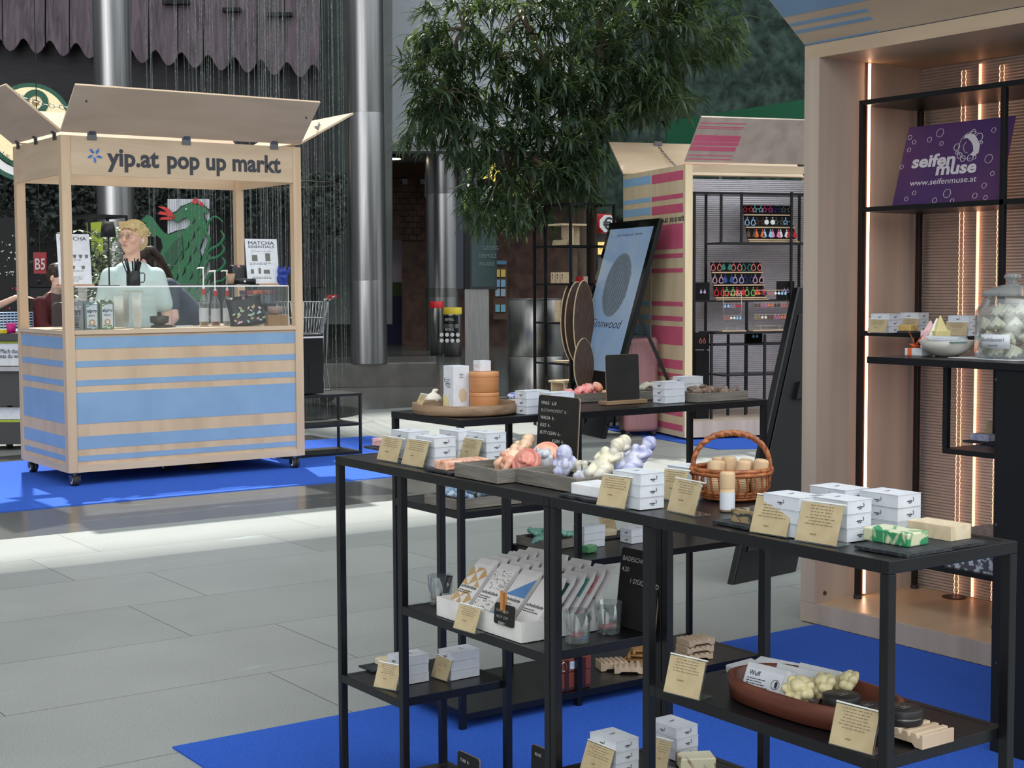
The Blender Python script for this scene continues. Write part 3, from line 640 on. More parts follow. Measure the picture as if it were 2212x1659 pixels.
def card(pl, pr, h, label, seed, lean=.42, foot=.045, th=.0035, col=None, n=4):
    pl, pr = Vector(pl), Vector(pr); u = (pr-pl).normalized(); w = (pr-pl).length; back = Z_.cross(u)  # away from viewer
    t = thing('card_holder', label, 'card holder', (pl+pr)/2, atan2(u.y, u.x)); v = Vector((0, sin(lean), cos(lean))); nn = Vector((0, -cos(lean), sin(lean)))
    b = MB(); A, Bq = Vector((-w/2, 0, .0005)), Vector((w/2, 0, .0005)); b.slab([A, Bq, Bq+v*h, A+v*h], nn*-.002)
    b.slab([A, Bq, Bq+Vector((0, foot, 0)), A+Vector((0, foot, 0))], (0, 0, .002)); b.build('acrylic_stand', ACRYL, t)
    e = .002; b = MB(); A2, B2 = A+nn*.0012+v*e+X_*e, Bq+nn*.0012+v*e-X_*e; b.slab([A2, B2, B2+v*(h-2*e), A2+v*(h-2*e)], nn*-.0009); o = b.build('kraft_card', KRAFT, t)
    b = MB(); b.lines(A2+v*h*.88+X_*w*.1+nn*.0002, X_, v, w*.78, n+1, h*.075, h*.018, seed); b.lines(A2+v*h*.86+X_*w*.3+nn*.0002-v*h*(.085*(n+2)), X_, v, w*.2, 1, .01, h*.03, seed+1)
    b.build('printed_lines', mat('faded_print', (134, 118, 92), .8), o); 
    b = MB(); b.slab([A+v*h, Bq+v*h, Bq+v*(h+.0028), A+v*(h+.0028)], nn*-.004); b.build('top_edge', cm('bright_acrylic_edge', (240, 240, 232), .15), t); return t
def cardpx(l, r, z, h, label, seed, **k):
    k.setdefault('lean', .31); return card(at(*l, z), at(*r, z), h, label, seed, **k)
def slate(pts, z, label, th=.006):
    c = Vector((sum(p[0] for p in pts)/4, sum(p[1] for p in pts)/4, z)); rr = random.Random(int(c.x*1000)); q = []
    for i in range(4):
        a, b_ = Vector((*pts[i][:2], 0)), Vector((*pts[(i+1) % 4][:2], 0)); m = max(3, int((b_-a).length/.012))
        for j in range(m): s = a.lerp(b_, j/m); q.append((s.x-c.x+rr.uniform(-.002, .002), s.y-c.y+rr.uniform(-.002, .002)))
    b = MB(); b.poly(q, (0, 0, .0004), X_, Y_, (0, 0, th)); o = b.build('slate_plate', SLATE, None, loc=(c.x, c.y, z), bevel=.001); return tag(o, label, 'slate plate')
def rect(x, y, w, d, rz=0): return [(x+cos(rz)*a-sin(rz)*c, y+sin(rz)*a+cos(rz)*c) for a, c in ((-w/2, -d/2), (w/2, -d/2), (w/2, d/2), (-w/2, d/2))]
def soapmat(name, c, c2, ns=18, dist=2.5, st=(1, 1, 1), det=2, lo=.4, hi=.6, wave=False): return mat(name, c, .42, c2=c2, ns=ns, dist=dist, st=st, det=det, lo=lo, hi=hi, sss=.2, wave=wave)
def bar(x, y, z, w, d, h, rz, m, label, grp=None, tilt=0, cut=False):
    b = MB(); rr = random.Random(int(x*999+y*77)); nx, ny = 8, 6
    b.box(-w/2, -d/2, 0, w/2, d/2, h)
    if cut:
        b = MB(); n = 10; prof = [(-w/2, -d/2)]+[(-w/2+w*i/n, -d/2+rr.uniform(-.0012, .0012)) for i in range(1, n)]+[(w/2, -d/2), (w/2, d/2)]+[(w/2-w*i/n, d/2+rr.uniform(-.0012, .0012)) for i in range(1, n)]+[(-w/2, d/2)]
        b.poly(prof, (0, 0, 0), X_, Y_, (0, 0, h))
    o = b.build('soap_bar', m, None, loc=(x, y, z+.0005), bevel=.0035, seg=3); o.rotation_euler = (tilt, 0, rz); return tag(o, label, 'soap', grp)
def crate(near, w, d, h, label, th=.008, m=None):    # near corner (min x, min y)
    t = thing('wooden_crate', label, 'crate', near); m = m or GREYWOOD
    MB().box(0, 0, 0.0005, th, d, h).build('side_board', m, t, bevel=.0008); MB().box(w-th, 0, .0005, w, d, h).build('side_board', m, t, bevel=.0008)
    MB().box(th, 0, .0005, w-th, th, h-.0006).build('end_board', m, t, bevel=.0008); MB().box(th, d-th, .0005, w-th, d, h-.0006).build('end_board', m, t, bevel=.0008)
    MB().box(th, th, .0005, w-th, d-th, .005).build('bottom_board', m, t); return t
# soap figures
def fig(kind):
    b = MB()
    if kind == 'goddess':
        b.ell((.0, 0, 0), (.022, .027, .021)); b.ell((.028, 0, .002), (.021, .022, .019)); b.ell((.037, .011, .013), .0115); b.ell((.037, -.011, .013), .0115)
        b.ell((.012, 0, .010), (.016, .018, .013))
        for s in (-1, 1): b.cap((-.006, s*.013, .004), (-.034, s*.012, .012), .015, .0115); b.cap((-.034, s*.012, .012), (-.040, s*.010, -.010), .0105, .008); b.cap((.040, s*.018, .002), (.030, s*.026, .006), .009, .007); b.cap((.030, s*.026, .006), (.012, s*.02, .014), .007, .006)
        b.cap((.045, 0, .002), (.056, 0, .003), .010, .009); b.ell((.066, 0, .004), (.016, .015, .016)); 
        for k in range(4): b.ell((.066+.006*k, 0, .004), (.004, .0185-.0012*k*k, .0185-.0012*k*k))
    elif kind == 'moon':
        b.tube([(0, 0, -.009), (0, 0, .003)], [.034, .034], 28)
        b.tube([(.030*cos(w), .030*sin(w), .004) for w in [2*pi*i/28 for i in range(28)]], .0045, 8, closed=True)
        b.ell((.004, .002, .004), (.024, .027, .012)); b.cap((-.002, .010, .015), (-.004, -.006, .020), .0032, .0052); b.ell((-.003, -.0135, .0145), (.0085, .0028, .0045)); b.ell((-.003, -.0180, .0130), (.007, .003, .0045))
        for s in (-1, 1): b.ell((-.003+s*.0115, .004, .0145), (.0062, .0040, .0042)); b.cap((-.003+s*.005, .011, .0150), (-.003+s*.017, .010, .0125), .0026, .0016)
    elif kind == 'owl':
        b.ell((0, 0, .024), (.019, .020, .026)); b.ell((0, 0, .045), (.018, .021, .013))
        for s in (-1, 1): b.cap((0, s*.013, .05), (-.002, s*.018, .062), .006, .0015); b.ell((-.014, s*.008, .044), (.006, .0085, .0085)); b.ell((-.018, s*.008, .044), .003); b.cap((0, s*.018, .036), (.002, s*.020, .010), .008, .005); b.ell((-.012, s*.007, .003), (.008, .006, .004))
        b.cap((-.018, 0, .040), (-.022, 0, .036), .003, .001)
    elif kind == 'angel':
        b.ell((0, 0, .02), (.018, .021, .022)); b.ell((0, 0, .052), (.019, .019, .021)); b.ell((-.008, .014, .028), (.010, .009, .012)); b.ell((-.008, -.014, .028), (.010, .009, .012)); b.ell((.012, .016, .034), (.006, .012, .016)); b.ell((.012, -.016, .034), (.006, .012, .016)); b.ell((-.018, 0, .048), .004); b.ell((-.012, 0, .010), (.014, .014, .010))
    elif kind == 'rose':
        for k in range(14):
            a = k*2.4; r = .006+.0016*k; b.ell((r*cos(a), r*sin(a), .014-.0007*k), (.0125, .0125, .009), rot=Matrix.Rotation(a, 3, 'Z') @ Matrix.Rotation(.7, 3, 'Y'))
        b.ell((0, 0, .018), (.008, .008, .009))
    elif kind == 'shell':
        b.ell((0, 0, .014), (.034, .026, .016), n=24, fn=lambda v: 1+.09*sin(atan2(v.y, v.x+1.1)*22))
    elif kind == 'snail':
        for k in range(9): b.ell((-.024+.006*k, 0, .014), (.006, .008+.0095*sin(.35+.3*k), .008+.009*sin(.35+.3*k)))
    elif kind == 'leaf':
        for k in range(7): b.ell((-.036+.012*k, .004*sin(k*2.1), .013+.003*cos(k*1.7)), (.010, .018*sin(.5+.36*k)+.004, .011))
        b.cap((-.05, 0, .012), (-.03, 0, .014), .005, .009)
    elif kind == 'paw':
        b.ell((0, 0, .010), (.033, .033, .012)); b.ell((.009, 0, .021), (.013, .018, .011)); b.ell((.004, .0, .024), (.012, .011, .009))
        for a in (-1.25, -.42, .42, 1.25): b.ell((-.021*cos(a)+.002, .025*sin(a), .021), (.0105, .0092, .0105))
        for a in (-2.2, -1.5, 1.5, 2.2): b.ell((-.026*cos(a)*1.0, .028*sin(a), .013), (.010, .009, .010))
    elif kind == 'meringue':
        for j in range(8):
            a = 2*pi*j/8; b.tube([((.030-.0062*k)*cos(a+.42*k), (.030-.0062*k)*sin(a+.42*k), .010+.0085*k) for k in range(5)], [.0075, .0085, .0075, .006, .004], 7)
        b.ell((0, 0, .018), (.027, .027, .018)); b.ell((0, 0, .046), (.006, .006, .008))
    return b
FIGS = {}
SCAT = {'goddess': 'figure', 'moon': 'moon face', 'owl': 'owl', 'angel': 'cherub', 'rose': 'rose', 'shell': 'shell', 'snail': 'swirl', 'leaf': 'leaf', 'paw': 'paw', 'meringue': 'meringue'}
def figsoap(kind, m, loc, rot, label, group=None, s=1.0, name=None):
    k = (kind, m.name)
    if k not in FIGS:
        o = fig(kind).build((name or SCAT[kind].replace(' ', '_')+'_soap'), m, None, remesh=.0017, smooth=(1 if kind in ('paw', 'snail', 'meringue', 'moon') else 3)); FIGS[k] = [o, 0]
    o, u = FIGS[k]
    if u: o = o.copy(); COL.objects.link(o)
    FIGS[k][1] = 1
    o.location = loc; o.rotation_euler = rot; o.scale = (s, s, s)
    for q in ('group',):
        if q in o: del o[q]
    return tag(o, label, 'soap', group)
def chalkboard(pl, pr, h, lines, label, lean=.1, stand=False, back=1, fs=.02, frame_=None, ll=.005):
    pl, pr = Vector(pl), Vector(pr); u = (pr-pl).normalized(); w = (pr-pl).length
    t = thing('chalkboard', label, 'chalkboard', (pl+pr)/2, atan2(u.y, u.x)); v = Vector((0, sin(lean), cos(lean))); nn = Vector((0, -cos(lean), sin(lean)))
    r = min(.008, w*.1); pts = []
    for (cx, cy, a) in ((w/2-r, r, -pi/2), (w/2-r, h-r, 0), (-w/2+r, h-r, pi/2), (-w/2+r, r, pi)):
        for i in range(4): q = a+pi/2*i/3; pts.append((cx+r*cos(q), cy+r*sin(q)))
    z0 = .014 if stand else .0006
    MB().poly(pts, Vector((0, 0, z0))+nn*.0, X_, v, nn*-.003).build('board', CHALKB, t)
    b = MB(); b.poly([(p[0]*1.012, (p[1]-h/2)*1.01+h/2) for p in pts], Vector((0, 0, z0))-nn*.0031, X_, v, nn*-.003); b.build('wood_backing', cm('thin_plywood', (150, 128, 104), .6), t)
    if lines:
        b = MB()
        for i, (s, x) in enumerate(lines):
            if s: b.text(s, Vector((-w/2+x*w, 0, z0))+v*(h-fs*1.6*(i+1)-ll)+nn*.0004, X_, v, fs, None, .004, shear=.15)
        b.build('chalk_writing', CHALK, t)
    if stand: MB().box(-w/2-.02, -.022, 0.0005, w/2+.02, .03, .0145).build('wooden_foot', cm('oak_foot', (150, 124, 96), .6, c2=(128, 104, 80), ns=5, st=(1, 10, 10)), t, bevel=.002)
    return t
# ================================================================ long front table
Z1 = 1.0002
cardpx((813, 993), (858, 1001), Z1, .070, 'tan price card at the far left end of the long soap table', 1)
cardpx((866, 1003), (914, 1012), Z1, .074, 'tan price card second from the far end of the long soap table', 2)
cardpx((985, 992), (1030, 1001), Z1, .066, 'tan price card behind the peach soap and beside a short box stack', 3)
cardpx((1287, 1092), (1350, 1102), Z1, .072, 'tan price card leaning by the white marbled soap', 4)
cardpx((1440, 1103), (1500, 1117), Z1, .074, 'tan price card in front of the wicker basket', 5)
cardpx((1422, 1078), (1476, 1085), Z1, .072, 'tan price card half hidden between box stack and wicker basket', 6)
cardpx((1618, 1150), (1700, 1163), Z1, .078, 'tan price card next to the black and gold soap', 7, n=6)
cardpx((1715, 1168), (1808, 1183), Z1, .080, 'large tan price card nearest the green and white soap', 8, n=6)
cardpx((1868, 1130), (1924, 1142), Z1, .066, 'tan price card behind the front row of white boxes', 9)
W1 = 'at the far end of the long table, '
stack(882, 934, Z1, 3, 'of the leftmost stack behind the first price card')
stack(938, 947, Z1, 3, 'of the stack right behind the second price card')
stack(989, 933, Z1, 3, 'of the rear stack under the round wooden tray')
stack(1050, 937, Z1, 3, 'of the stack behind the tan figure soaps')
stack(1383.5, 1025, Z1, 3, 'of the stack behind the flower marked price card')
stack(1499, 1013, Z1, 2, 'of the stack at the left side of the wicker basket')
stack(1727, 1077, Z1, 3, 'of the stack beside the black and gold soap')
stack(1831, 1084, Z1, 3, 'of the stack behind the large nearest price card')
stack(1826, 1060, Z1, 3, 'of the rearmost stack before the copper light strip')
stack(1940, 1071, Z1, 3, 'of the stack behind the cream ribbed soap')
SP = dict(
 pinkw=soapmat('soap_pink_white', (226, 190, 196), (200, 140, 150), 30), peach=soapmat('soap_peach', (236, 196, 170), (214, 138, 108), 22),
 green=soapmat('soap_green', (96, 150, 108), (70, 128, 84)), tan=soapmat('soap_tan', (230, 202, 172), (214, 170, 142), 14), rosy=soapmat('soap_rosy', (216, 146, 130), (198, 120, 110), 14),
 coral=soapmat('soap_coral', (232, 176, 150), (216, 146, 122)), grey=soapmat('soap_blue_grey', (206, 208, 212), (178, 182, 198), 16), lav=soapmat('soap_lavender', (204, 206, 222), (158, 162, 200), 16),
 ivory=soapmat('soap_ivory', (222, 216, 190), (196, 192, 184), 12), white=soapmat('soap_marbled', (236, 238, 240), (214, 218, 222), 6), black=soapmat('soap_black_gold', (160, 140, 104), (58, 64, 66), 26, lo=.45, hi=.55),
 greenw=soapmat('soap_green_white', (212, 214, 180), (58, 146, 98), 14, lo=.46, hi=.54), cream=soapmat('soap_cream', (226, 210, 180), (212, 194, 162), 12), mint=soapmat('soap_mint', (156, 208, 192), (126, 186, 168)),
 bluem=soapmat('soap_denim_blue', (132, 158, 194), (186, 204, 218), 18), brown=soapmat('soap_taupe', (134, 114, 100), (104, 86, 76), 22), pinkr=soapmat('soap_pink_red', (232, 164, 156), (214, 92, 96), 14), sage=soapmat('soap_sage', (178, 178, 162), (154, 156, 140), 10),
 indigo=soapmat('soap_indigo_swirl', (206, 210, 226), (96, 110, 178), 34, lo=.45, hi=.55), paw=soapmat('soap_ochre_ivory', (214, 204, 160), (196, 184, 138), 10), yell=soapmat('soap_yellow_cut', (214, 180, 112), (190, 156, 96), 20), rose=soapmat('soap_rose_petal', (222, 150, 150), (206, 128, 132)), swirl=soapmat('soap_brown_swirl', (226, 220, 190), (150, 110, 86), 9, lo=.52, hi=.62), fawn=soapmat('soap_fawn', (196, 172, 148), (170, 146, 122), 14))
p = at(835, 972, Z1); slate(rect(p.x+.04, p.y+.02, .14, .13), Z1, 'slate under the pale pink soap at the far left table end'); bar(p.x+.03, p.y+.035, Z1+.0065, .065, .09, .024, .1, SP['pinkw'], 'pale pink marbled soap bar at the far left end of the table')
p = at(952, 1022, Z1); slate([(p.x-.005, p.y-.06), (p.x+.16, p.y-.06), (p.x+.16, p.y+.07), (p.x-.005, p.y+.07)], Z1, 'slate under the peach soap between card and crate')
bar(p.x+.075, p.y+.012, Z1+.0065, .14, .06, .024, .0, SP['peach'], 'peach and white soap bar between price card and grey crate')
p = at(1045, 995, Z1); bar(p.x+.06, p.y+.02, Z1, .09, .05, .022, .0, SP['green'], 'small green soap bar behind the tan figure soaps')
p = at(1250, 1078, Z1); slate([(p.x-.01, p.y-.075), (p.x+.12, p.y-.075), (p.x+.12, p.y+.065), (p.x-.01, p.y+.065)], Z1, 'slate under the white marbled soap')
bar(p.x+.052, p.y-.01, Z1+.0065, .085, .105, .027, .05, SP['white'], 'white marbled soap bar on slate at the middle of the table')
p = at(1590, 1138, Z1); slate([(p.x-.01, p.y-.09), (p.x+.12, p.y-.09), (p.x+.12, p.y+.06), (p.x-.01, p.y+.06)], Z1, 'slate under the black and gold soap'); bar(p.x+.05, p.y-.022, Z1+.0065, .07, .105, .026, .05, SP['black'], 'black and gold rough cut soap bar beside the wicker basket', cut=True)
q0, q1, q2, q3 = at(1845, 1185, Z1), at(1962, 1206, Z1), at(2132, 1176, Z1), at(2010, 1157, Z1)
slate([(q0.x, q0.y), (q1.x, q1.y), (q2.x, q2.y), (q3.x, q3.y)], Z1, 'large slate at the near corner of the table carrying two soaps')
p = at(1963, 1185, Z1+.006); bar(p.x+.03, p.y+.057, Z1+.0065, .060, .108, .026, .02, SP['greenw'], 'green and white marbled soap bar on the large slate')
p = at(2054, 1171, Z1+.006); bar(p.x+.03, p.y+.053, Z1+.0065, .060, .104, .028, .02, SP['cream'], 'cream ribbed soap bar on the large slate at the table corner', cut=True)
# crates with figure soaps
p = at(1074, 1046, Z1); crate((p.x, p.y, Z1), .22, .197, .036, 'small grey wooden crate of tan and red figure soaps')
p2 = at(1249, 1066, Z1); crate((p2.x-.005, p2.y, Z1), .23, .246, .036, 'grey wooden crate of pale owls and ivory figure soaps')
def fp(px, py, z): return at(px, py, z)
R3 = lambda a, b_, c: (radians(a), radians(b_), radians(c))
figsoap('goddess', SP['tan'], fp(1098, 1000, Z1+.036)+Vector((.03, .035, 0)), R3(10, -30, 10), 'tan reclining figure soap at the left of the small crate', s=1.0)
figsoap('goddess', SP['tan'], fp(1118, 985, Z1+.045), R3(-20, -28, 25), 'tan figure soap lying behind the red moon face soap', s=1.05)
figsoap('goddess', SP['coral'], fp(1100, 1003, Z1+.03), R3(40, -10, 60), 'orange brown figure soap lying low in the small crate', s=.95)
figsoap('moon', SP['rosy'], fp(1137, 1000, Z1+.04), R3(0, -62, 20), 'dark pink moon face soap leaning in the small crate', s=1.15)
figsoap('moon', SP['coral'], fp(1180, 985, Z1+.05), R3(0, -58, 40), 'orange moon face soap standing behind the pale owl', s=1.15)
figsoap('owl', SP['grey'], fp(1174, 1020, Z1+.010), R3(0, 0, 30), 'pale grey owl soap in the long crate', s=1.05)
figsoap('angel', SP['lav'], fp(1213, 1030, Z1+.006), R3(0, 10, 10), 'pale lavender cherub soap right beside the grey owl', s=1.15)
figsoap('angel', SP['grey'], fp(1243, 1042, Z1+.002), R3(20, 60, 20), 'small bluish cherub soap lying at the front of the long crate', s=.9)
figsoap('owl', SP['lav'], fp(1262, 1038, Z1+.012), R3(60, 10, 30), 'violet owl soap lying in front of the ivory figure', s=.85)
figsoap('goddess', SP['ivory'], fp(1245, 1008, Z1+.03), R3(0, 0, 80), 'ivory figure soap lying at the back of the long crate', s=.8)
figsoap('goddess', SP['ivory'], fp(1302, 1010, Z1+.045), R3(5, -38, 12), 'ivory figure soap with striped hair behind the white boxes', s=1.12)
figsoap('goddess', SP['ivory'], fp(1330, 992, Z1+.04), R3(-20, -30, 28), 'second ivory figure soap behind the striped haired one', s=1.1)
figsoap('goddess', SP['lav'], fp(1366, 1003, Z1+.045), R3(0, -34, 8), 'violet figure soap at the right end of the long crate', s=1.15)
# chalkboard standing on the long table
tl = at(1157, 998, Z1); tr = at(1243, 1012, Z1)
a_, c_ = Vector((2.40, 3.27, Z1)), Vector((2.40, 3.27, Z1)); a_ = atx(1157, 990, 2.385); c_ = atx(1243, 1004, 2.385); hh = atx(1164, 854, 2.385).z-Z1
a_.z = c_.z = Z1
chalkboard(a_, c_, hh, [('VENUS   6,50', .08), ('BLÜTENMOMENT  8,-', .08), ('WALDA  9,-', .08), ('EULE  4,-', .08), ('BUTT CLEAN  6,-', .08), ('KLEIN  4,-', .4), ('CALLA  7,50', .08), ('MUSCHEL  5,-', .08), ('LAVENDEL  5,50', .08), ('KUGEL  5,-', .3)], 'chalkboard price list standing upright on the long soap table', .06, fs=.0125, ll=.004)
# basket
bc = at(1556, 1090, Z1); bc = Vector((bc.x+.09, bc.y+.06, Z1)); WICK = mat('honey_wicker', (176, 104, 56), .4, c2=(132, 70, 36), ns=60, bump=.3, bs=200, coat=.3)
t = thing('wicker_basket', 'honey brown wicker basket with tall handle, full of paper tubes', 'basket', bc)
rim, base = .089, .066
def ring(b, r, z, th, wav=0, n=48, tw=0): b.tube([((r+wav*sin(w*12))*cos(w), (r+wav*sin(w*12))*sin(w), z) for w in [2*pi*i/n for i in range(n)]], th, 6, closed=True)
b = MB(); MB().lathe([(0, .001), (base, .001), (base, .006), (0, .006)], 32).build('base', WICK, t)
for k in range(26):
    w = 2*pi*k/26; b.tube([(base*cos(w), base*sin(w), .004), ((base+.022)*cos(w+.05), (base+.022)*sin(w+.05), .03), (rim*cos(w), rim*sin(w), .062)], .0028, 6)
b.build('stakes', WICK, t)
b = MB(); [ring(b, base+.004+.002*k, .006+.006*k, .0035, .001) for k in range(3)]; b.build('lower_weave', WICK, t)
b = MB(); ring(b, rim, .062, .0055, .0015, 96); ring(b, rim-.003, .070, .0055, -.0015, 96); b.build('rim', WICK, t)
b = MB(); ha = radians(-35); pts = []
for i in range(41): q = pi*i/40; pts.append(Vector((cos(ha)*rim*cos(q), sin(ha)*rim*cos(q), .066+.086*sin(q)**.8)))
for k in (0, 1):
    b.tube([p_+Vector((-sin(ha), cos(ha), 0))*.004*sin(i*1.1+k*pi)+Z_*.003*cos(i*1.1+k*pi) for i, p_ in enumerate(pts)], .0055, 7)
b.tube(pts, .006, 8)
b.build('handle', WICK, t)
for s in (-1, 1): MB().ell((s*cos(ha)*rim, s*sin(ha)*rim, .066), (.010, .010, .013)).build('handle_knot', WICK, t)
TUBE = mat('kraft_tube', (208, 178, 142), .7, c2=(196, 164, 126), ns=8)
def ptube(loc, rot, lab, L=.085, r=.0165, wh=False):
    o = thing('paper_tube', lab, 'paper tube', loc); o.rotation_euler = rot; o['group'] = 'kraft paper tubes in the wicker basket'
    if wh: del o['group']
    MB().lathe([(0, 0), (r, 0), (r, L*.6), (r*1.0, L*.6)], 24).build('tube_body', TUBE, o); MB().lathe([(r*1.03, L*.6), (r*1.03, L-.004), (r*.97, L-.001), (r*.80, L+.0015), (0, L+.002)], 24).build('tube_cap', TUBE, o)
    if wh: MB().lathe([(r*1.012, L*.05), (r*1.012, L*.5)], 24).build('white_label', WHITEC, o)
    else:
        b = MB(); [b.tube([(r*1.01*cos(w), r*1.01*sin(w), L*(.12+.07*k)) for w in [2*pi*i/20 for i in range(20)]], .0004, 4, closed=True) for k in range(6)]; b.build('printed_lines', mat('brown_print', (120, 90, 64), .8), o)
    return o
tb = ['front left', 'front middle', 'front right', 'middle left', 'rear left', 'rear middle', 'rear right', 'far right']
for k, (px, py, tx, ty) in enumerate(((1528, 1075, -8, -6), (1578, 1072, -6, 2), (1608, 1070, -4, 6), (1552, 1052, -6, 3), (1520, 1060, -8, -4), (1565, 1040, -4, 0), (1590, 1045, -6, 4), (1630, 1058, -4, 10))):
    sx = (-.045, .0, .038, -.028, .0, .015, .05, .062)[k]; sy = (.02, -.035, -.058, .035, .055, .03, .01, -.03)[k]
    q = bc+Vector((sx*.88, sy*.88, .008+.003*(k % 3))); ptube(q, (radians(ty), radians(tx*-1), 0), f'kraft paper tube at the {tb[k]} of the wicker basket', .078)
p = at(1571, 1104, Z1); ptube((p.x, p.y, Z1), (0, 0, 0), 'kraft paper tube with white label standing before the basket', .085, .0165, True)
# ---- lower shelf of the far half: two stacks and two cards
ZL = .3574
stack(862, 1423, ZL, 3, 'of the left stack on the low shelf', 'x'); stack(974, 1412, ZL, 3, 'of the right stack on the low shelf', 'x')
cardpx((806, 1484), (856, 1494), ZL, .072, 'tan price card at the left end of the low shelf', 11, lean=.35)
card(at(930, 1462, ZL), at(966, 1474, ZL), .066, 'turned tan price card between the two low shelf stacks', 12, lean=.35)
p = at(800, 1452, ZL); slate(rect(p.x+.05, p.y+.03, .10, .08), ZL, 'slate on the low shelf behind the leftmost price card'); bar(p.x+.07, p.y+.03, ZL+.0065, .05, .05, .02, 0, SP['cream'], 'cream soap on the slate on the low shelf')
# ---- middle shelf of the far half: chocolate box
ZM = .6222
cA, cB = at(1126, 1391, ZM), at(916, 1334, ZM); bw, bl, bh = .275, cB.y-cA.y+.0, .052
t = thing('display_box', 'long white cardboard box full of wrapped chocolate bars', 'display box', (cA.x, cA.y, ZM)); th = .006
WB = mat('white_board', (226, 224, 220), .6)
for q, nm in (((0, 0, .001, th, bl, bh), 'front_wall'), ((bw-th, 0, .001, bw, bl, bh), 'rear_wall'), ((th, 0, .001, bw-th, th, bh-.001), 'end_wall'), ((th, bl-th, .001, bw-th, bl, bh-.001), 'end_wall'), ((th, th, .001, bw-th, bl-th, .003), 'bottom')): MB().box(*q).build(nm, WB, t, bevel=.0006)
p = aty(1270, 1336, cA.y); b = NB(t); b.cyl(p-Y_*.0008, p, .011, n=20); b.build('finger_hole', INK, t)
pats = {'tan triangle': (200, 162, 110), 'grey dotted': (150, 146, 132), 'blue triangle': (92, 138, 190), 'green leaf': (62, 112, 90), 'teal blossom': (110, 178, 164), 'pink floral': (222, 158, 160), 'plain white': (228, 228, 228)}
PAPER = cm('white_paper', (226, 222, 220), .6)
def choc(loc, lean, pat, label, seed):
    o = thing('chocolate_bar', label, 'chocolate bar', loc, 0, 'chocolate bars in the white box'); L, w_, d_ = .190, .082, .011; rr = random.Random(seed)
    M = Matrix.Rotation(lean, 4, 'Y')
    b = MB(); b.M = M; b.box(0, -w_/2, 0, d_, w_/2, L-.022)
    b.add([(0, -w_/2, L-.022), (d_, -w_/2, L-.022), (d_, w_/2, L-.022), (0, w_/2, L-.022), (d_*.3, -w_/2, L), (d_*.3, w_/2, L-.004)], [(0, 4, 1), (3, 2, 5), (0, 3, 5, 4), (1, 4, 5, 2)])
    b.build('paper_wrapper', PAPER, o)
    b = MB(); b.M = M; u, v = -Y_, Z_; O = Vector((-.0006, w_/2, 0)); n = Vector((-.0003, 0, 0))
    def T3(a, c, e): b.slab([O+u*q[0]*w_+v*q[1]*L for q in (a, c, e)], n)
    if pat == 'tan triangle':
        for i in range(3):
            for j in (0, 1, 2, 3, 5, 6, 7):
                x, y = i/3, .02+j*.10
                if (i+j) % 2: T3((x, y), (x+.33, y), (x, y+.10))
                else: T3((x, y), (x+.33, y+.10), (x, y+.10))
    elif pat == 'grey dotted':
        for i in range(150):
            x, y = rr.uniform(.02, .94), rr.choice([rr.uniform(.02, .38), rr.uniform(.56, .86)]); p_ = O+u*x*w_+v*y*L; b.slab([p_, p_+u*.0035, p_+u*.0035+v*.0022, p_+v*.0022], n)
    elif pat == 'blue triangle': T3((.0, .55), (1, .55), (1, .86)); T3((0, .05), (1, .05), (0, .3)); 
    elif pat != 'plain white':
        for (y0, y1) in ((.02, .34), (.58, .86)): b.slab([O+u*.02*w_+v*y0*L, O+u*.98*w_+v*y0*L, O+u*.98*w_+v*y1*L, O+u*.02*w_+v*y1*L], n)
    if b.v: b.build('printed_pattern', cm('print_'+pat.replace(' ', '_'), pats[pat], .6), o)
    if pat in ('tan triangle', 'grey dotted', 'blue triangle', 'plain white'):
        b = MB(); b.M = M; b.text('schokolade', O+u*w_*.06+v*L*.47+n*2, u, v, .013, w_*.86, .01); b.lines(O+u*w_*.06+v*L*.42+n*2, u, v, w_*.8, 2, .006, .0022, seed, False); b.build('lettering', INK, o)
    else:
        b = MB(); b.M = M
        for i in range(9): x, y = rr.uniform(.08, .92), rr.choice([rr.uniform(.05, .3), rr.uniform(.6, .82)]); p_ = O+u*x*w_+v*y*L+n; b.cyl(p_, p_+n, .0035, n=7)
        b.build('printed_blossom', cm('print_blossom_red', (206, 88, 96), .6), o)
    return o
cols = ['tan triangle', 'grey dotted', 'blue triangle', 'plain white']
colx = [['tan triangle', 'plain white', 'grey dotted', 'plain white', 'tan triangle', 'plain white'], ['grey dotted', 'plain white', 'blue triangle', 'plain white', 'plain white', 'pink floral'], ['blue triangle', 'plain white', 'plain white', 'green leaf', 'plain white', 'teal blossom'], ['plain white', 'green leaf', 'plain white', 'teal blossom', 'pink floral', 'plain white', ]]
ordn = ['front', 'second', 'third', 'fourth', 'fifth', 'rearmost']; coln = ['far left', 'second', 'third', 'nearest']
for i in range(4):
    y = cA.y+bl-.046-i*(bl-.09)/3
    for j in range(6): choc((cA.x+.012+j*.034, y, ZM+.006), .74-.02*j, colx[i][j], f'{ordn[j]} {colx[i][j]} chocolate bar in the {coln[i]} row of the white box', i*7+j)
cardpx((978, 1357), (1026, 1371), ZM, .066, 'tan price card leaning on the front of the white chocolate box', 21, lean=.35, foot=.03)
def glass(x, y, z, lab, cont=None, r=.036, h=.078):
    t = thing('glass_tumbler', lab, 'glass', (x, y, z+.0004))
    MB().lathe([(0, 0), (r*.80, 0), (r*.83, .003), (r, h), (r*.96, h), (r*.79, .012), (0, .011)], 32).build('glass_body', GLASS, t); return t
g1 = at(955, 1262, ZM); g1 = (2.175, 3.462) ; glass(*g1, ZM, 'clear glass at the far end behind the white chocolate box')
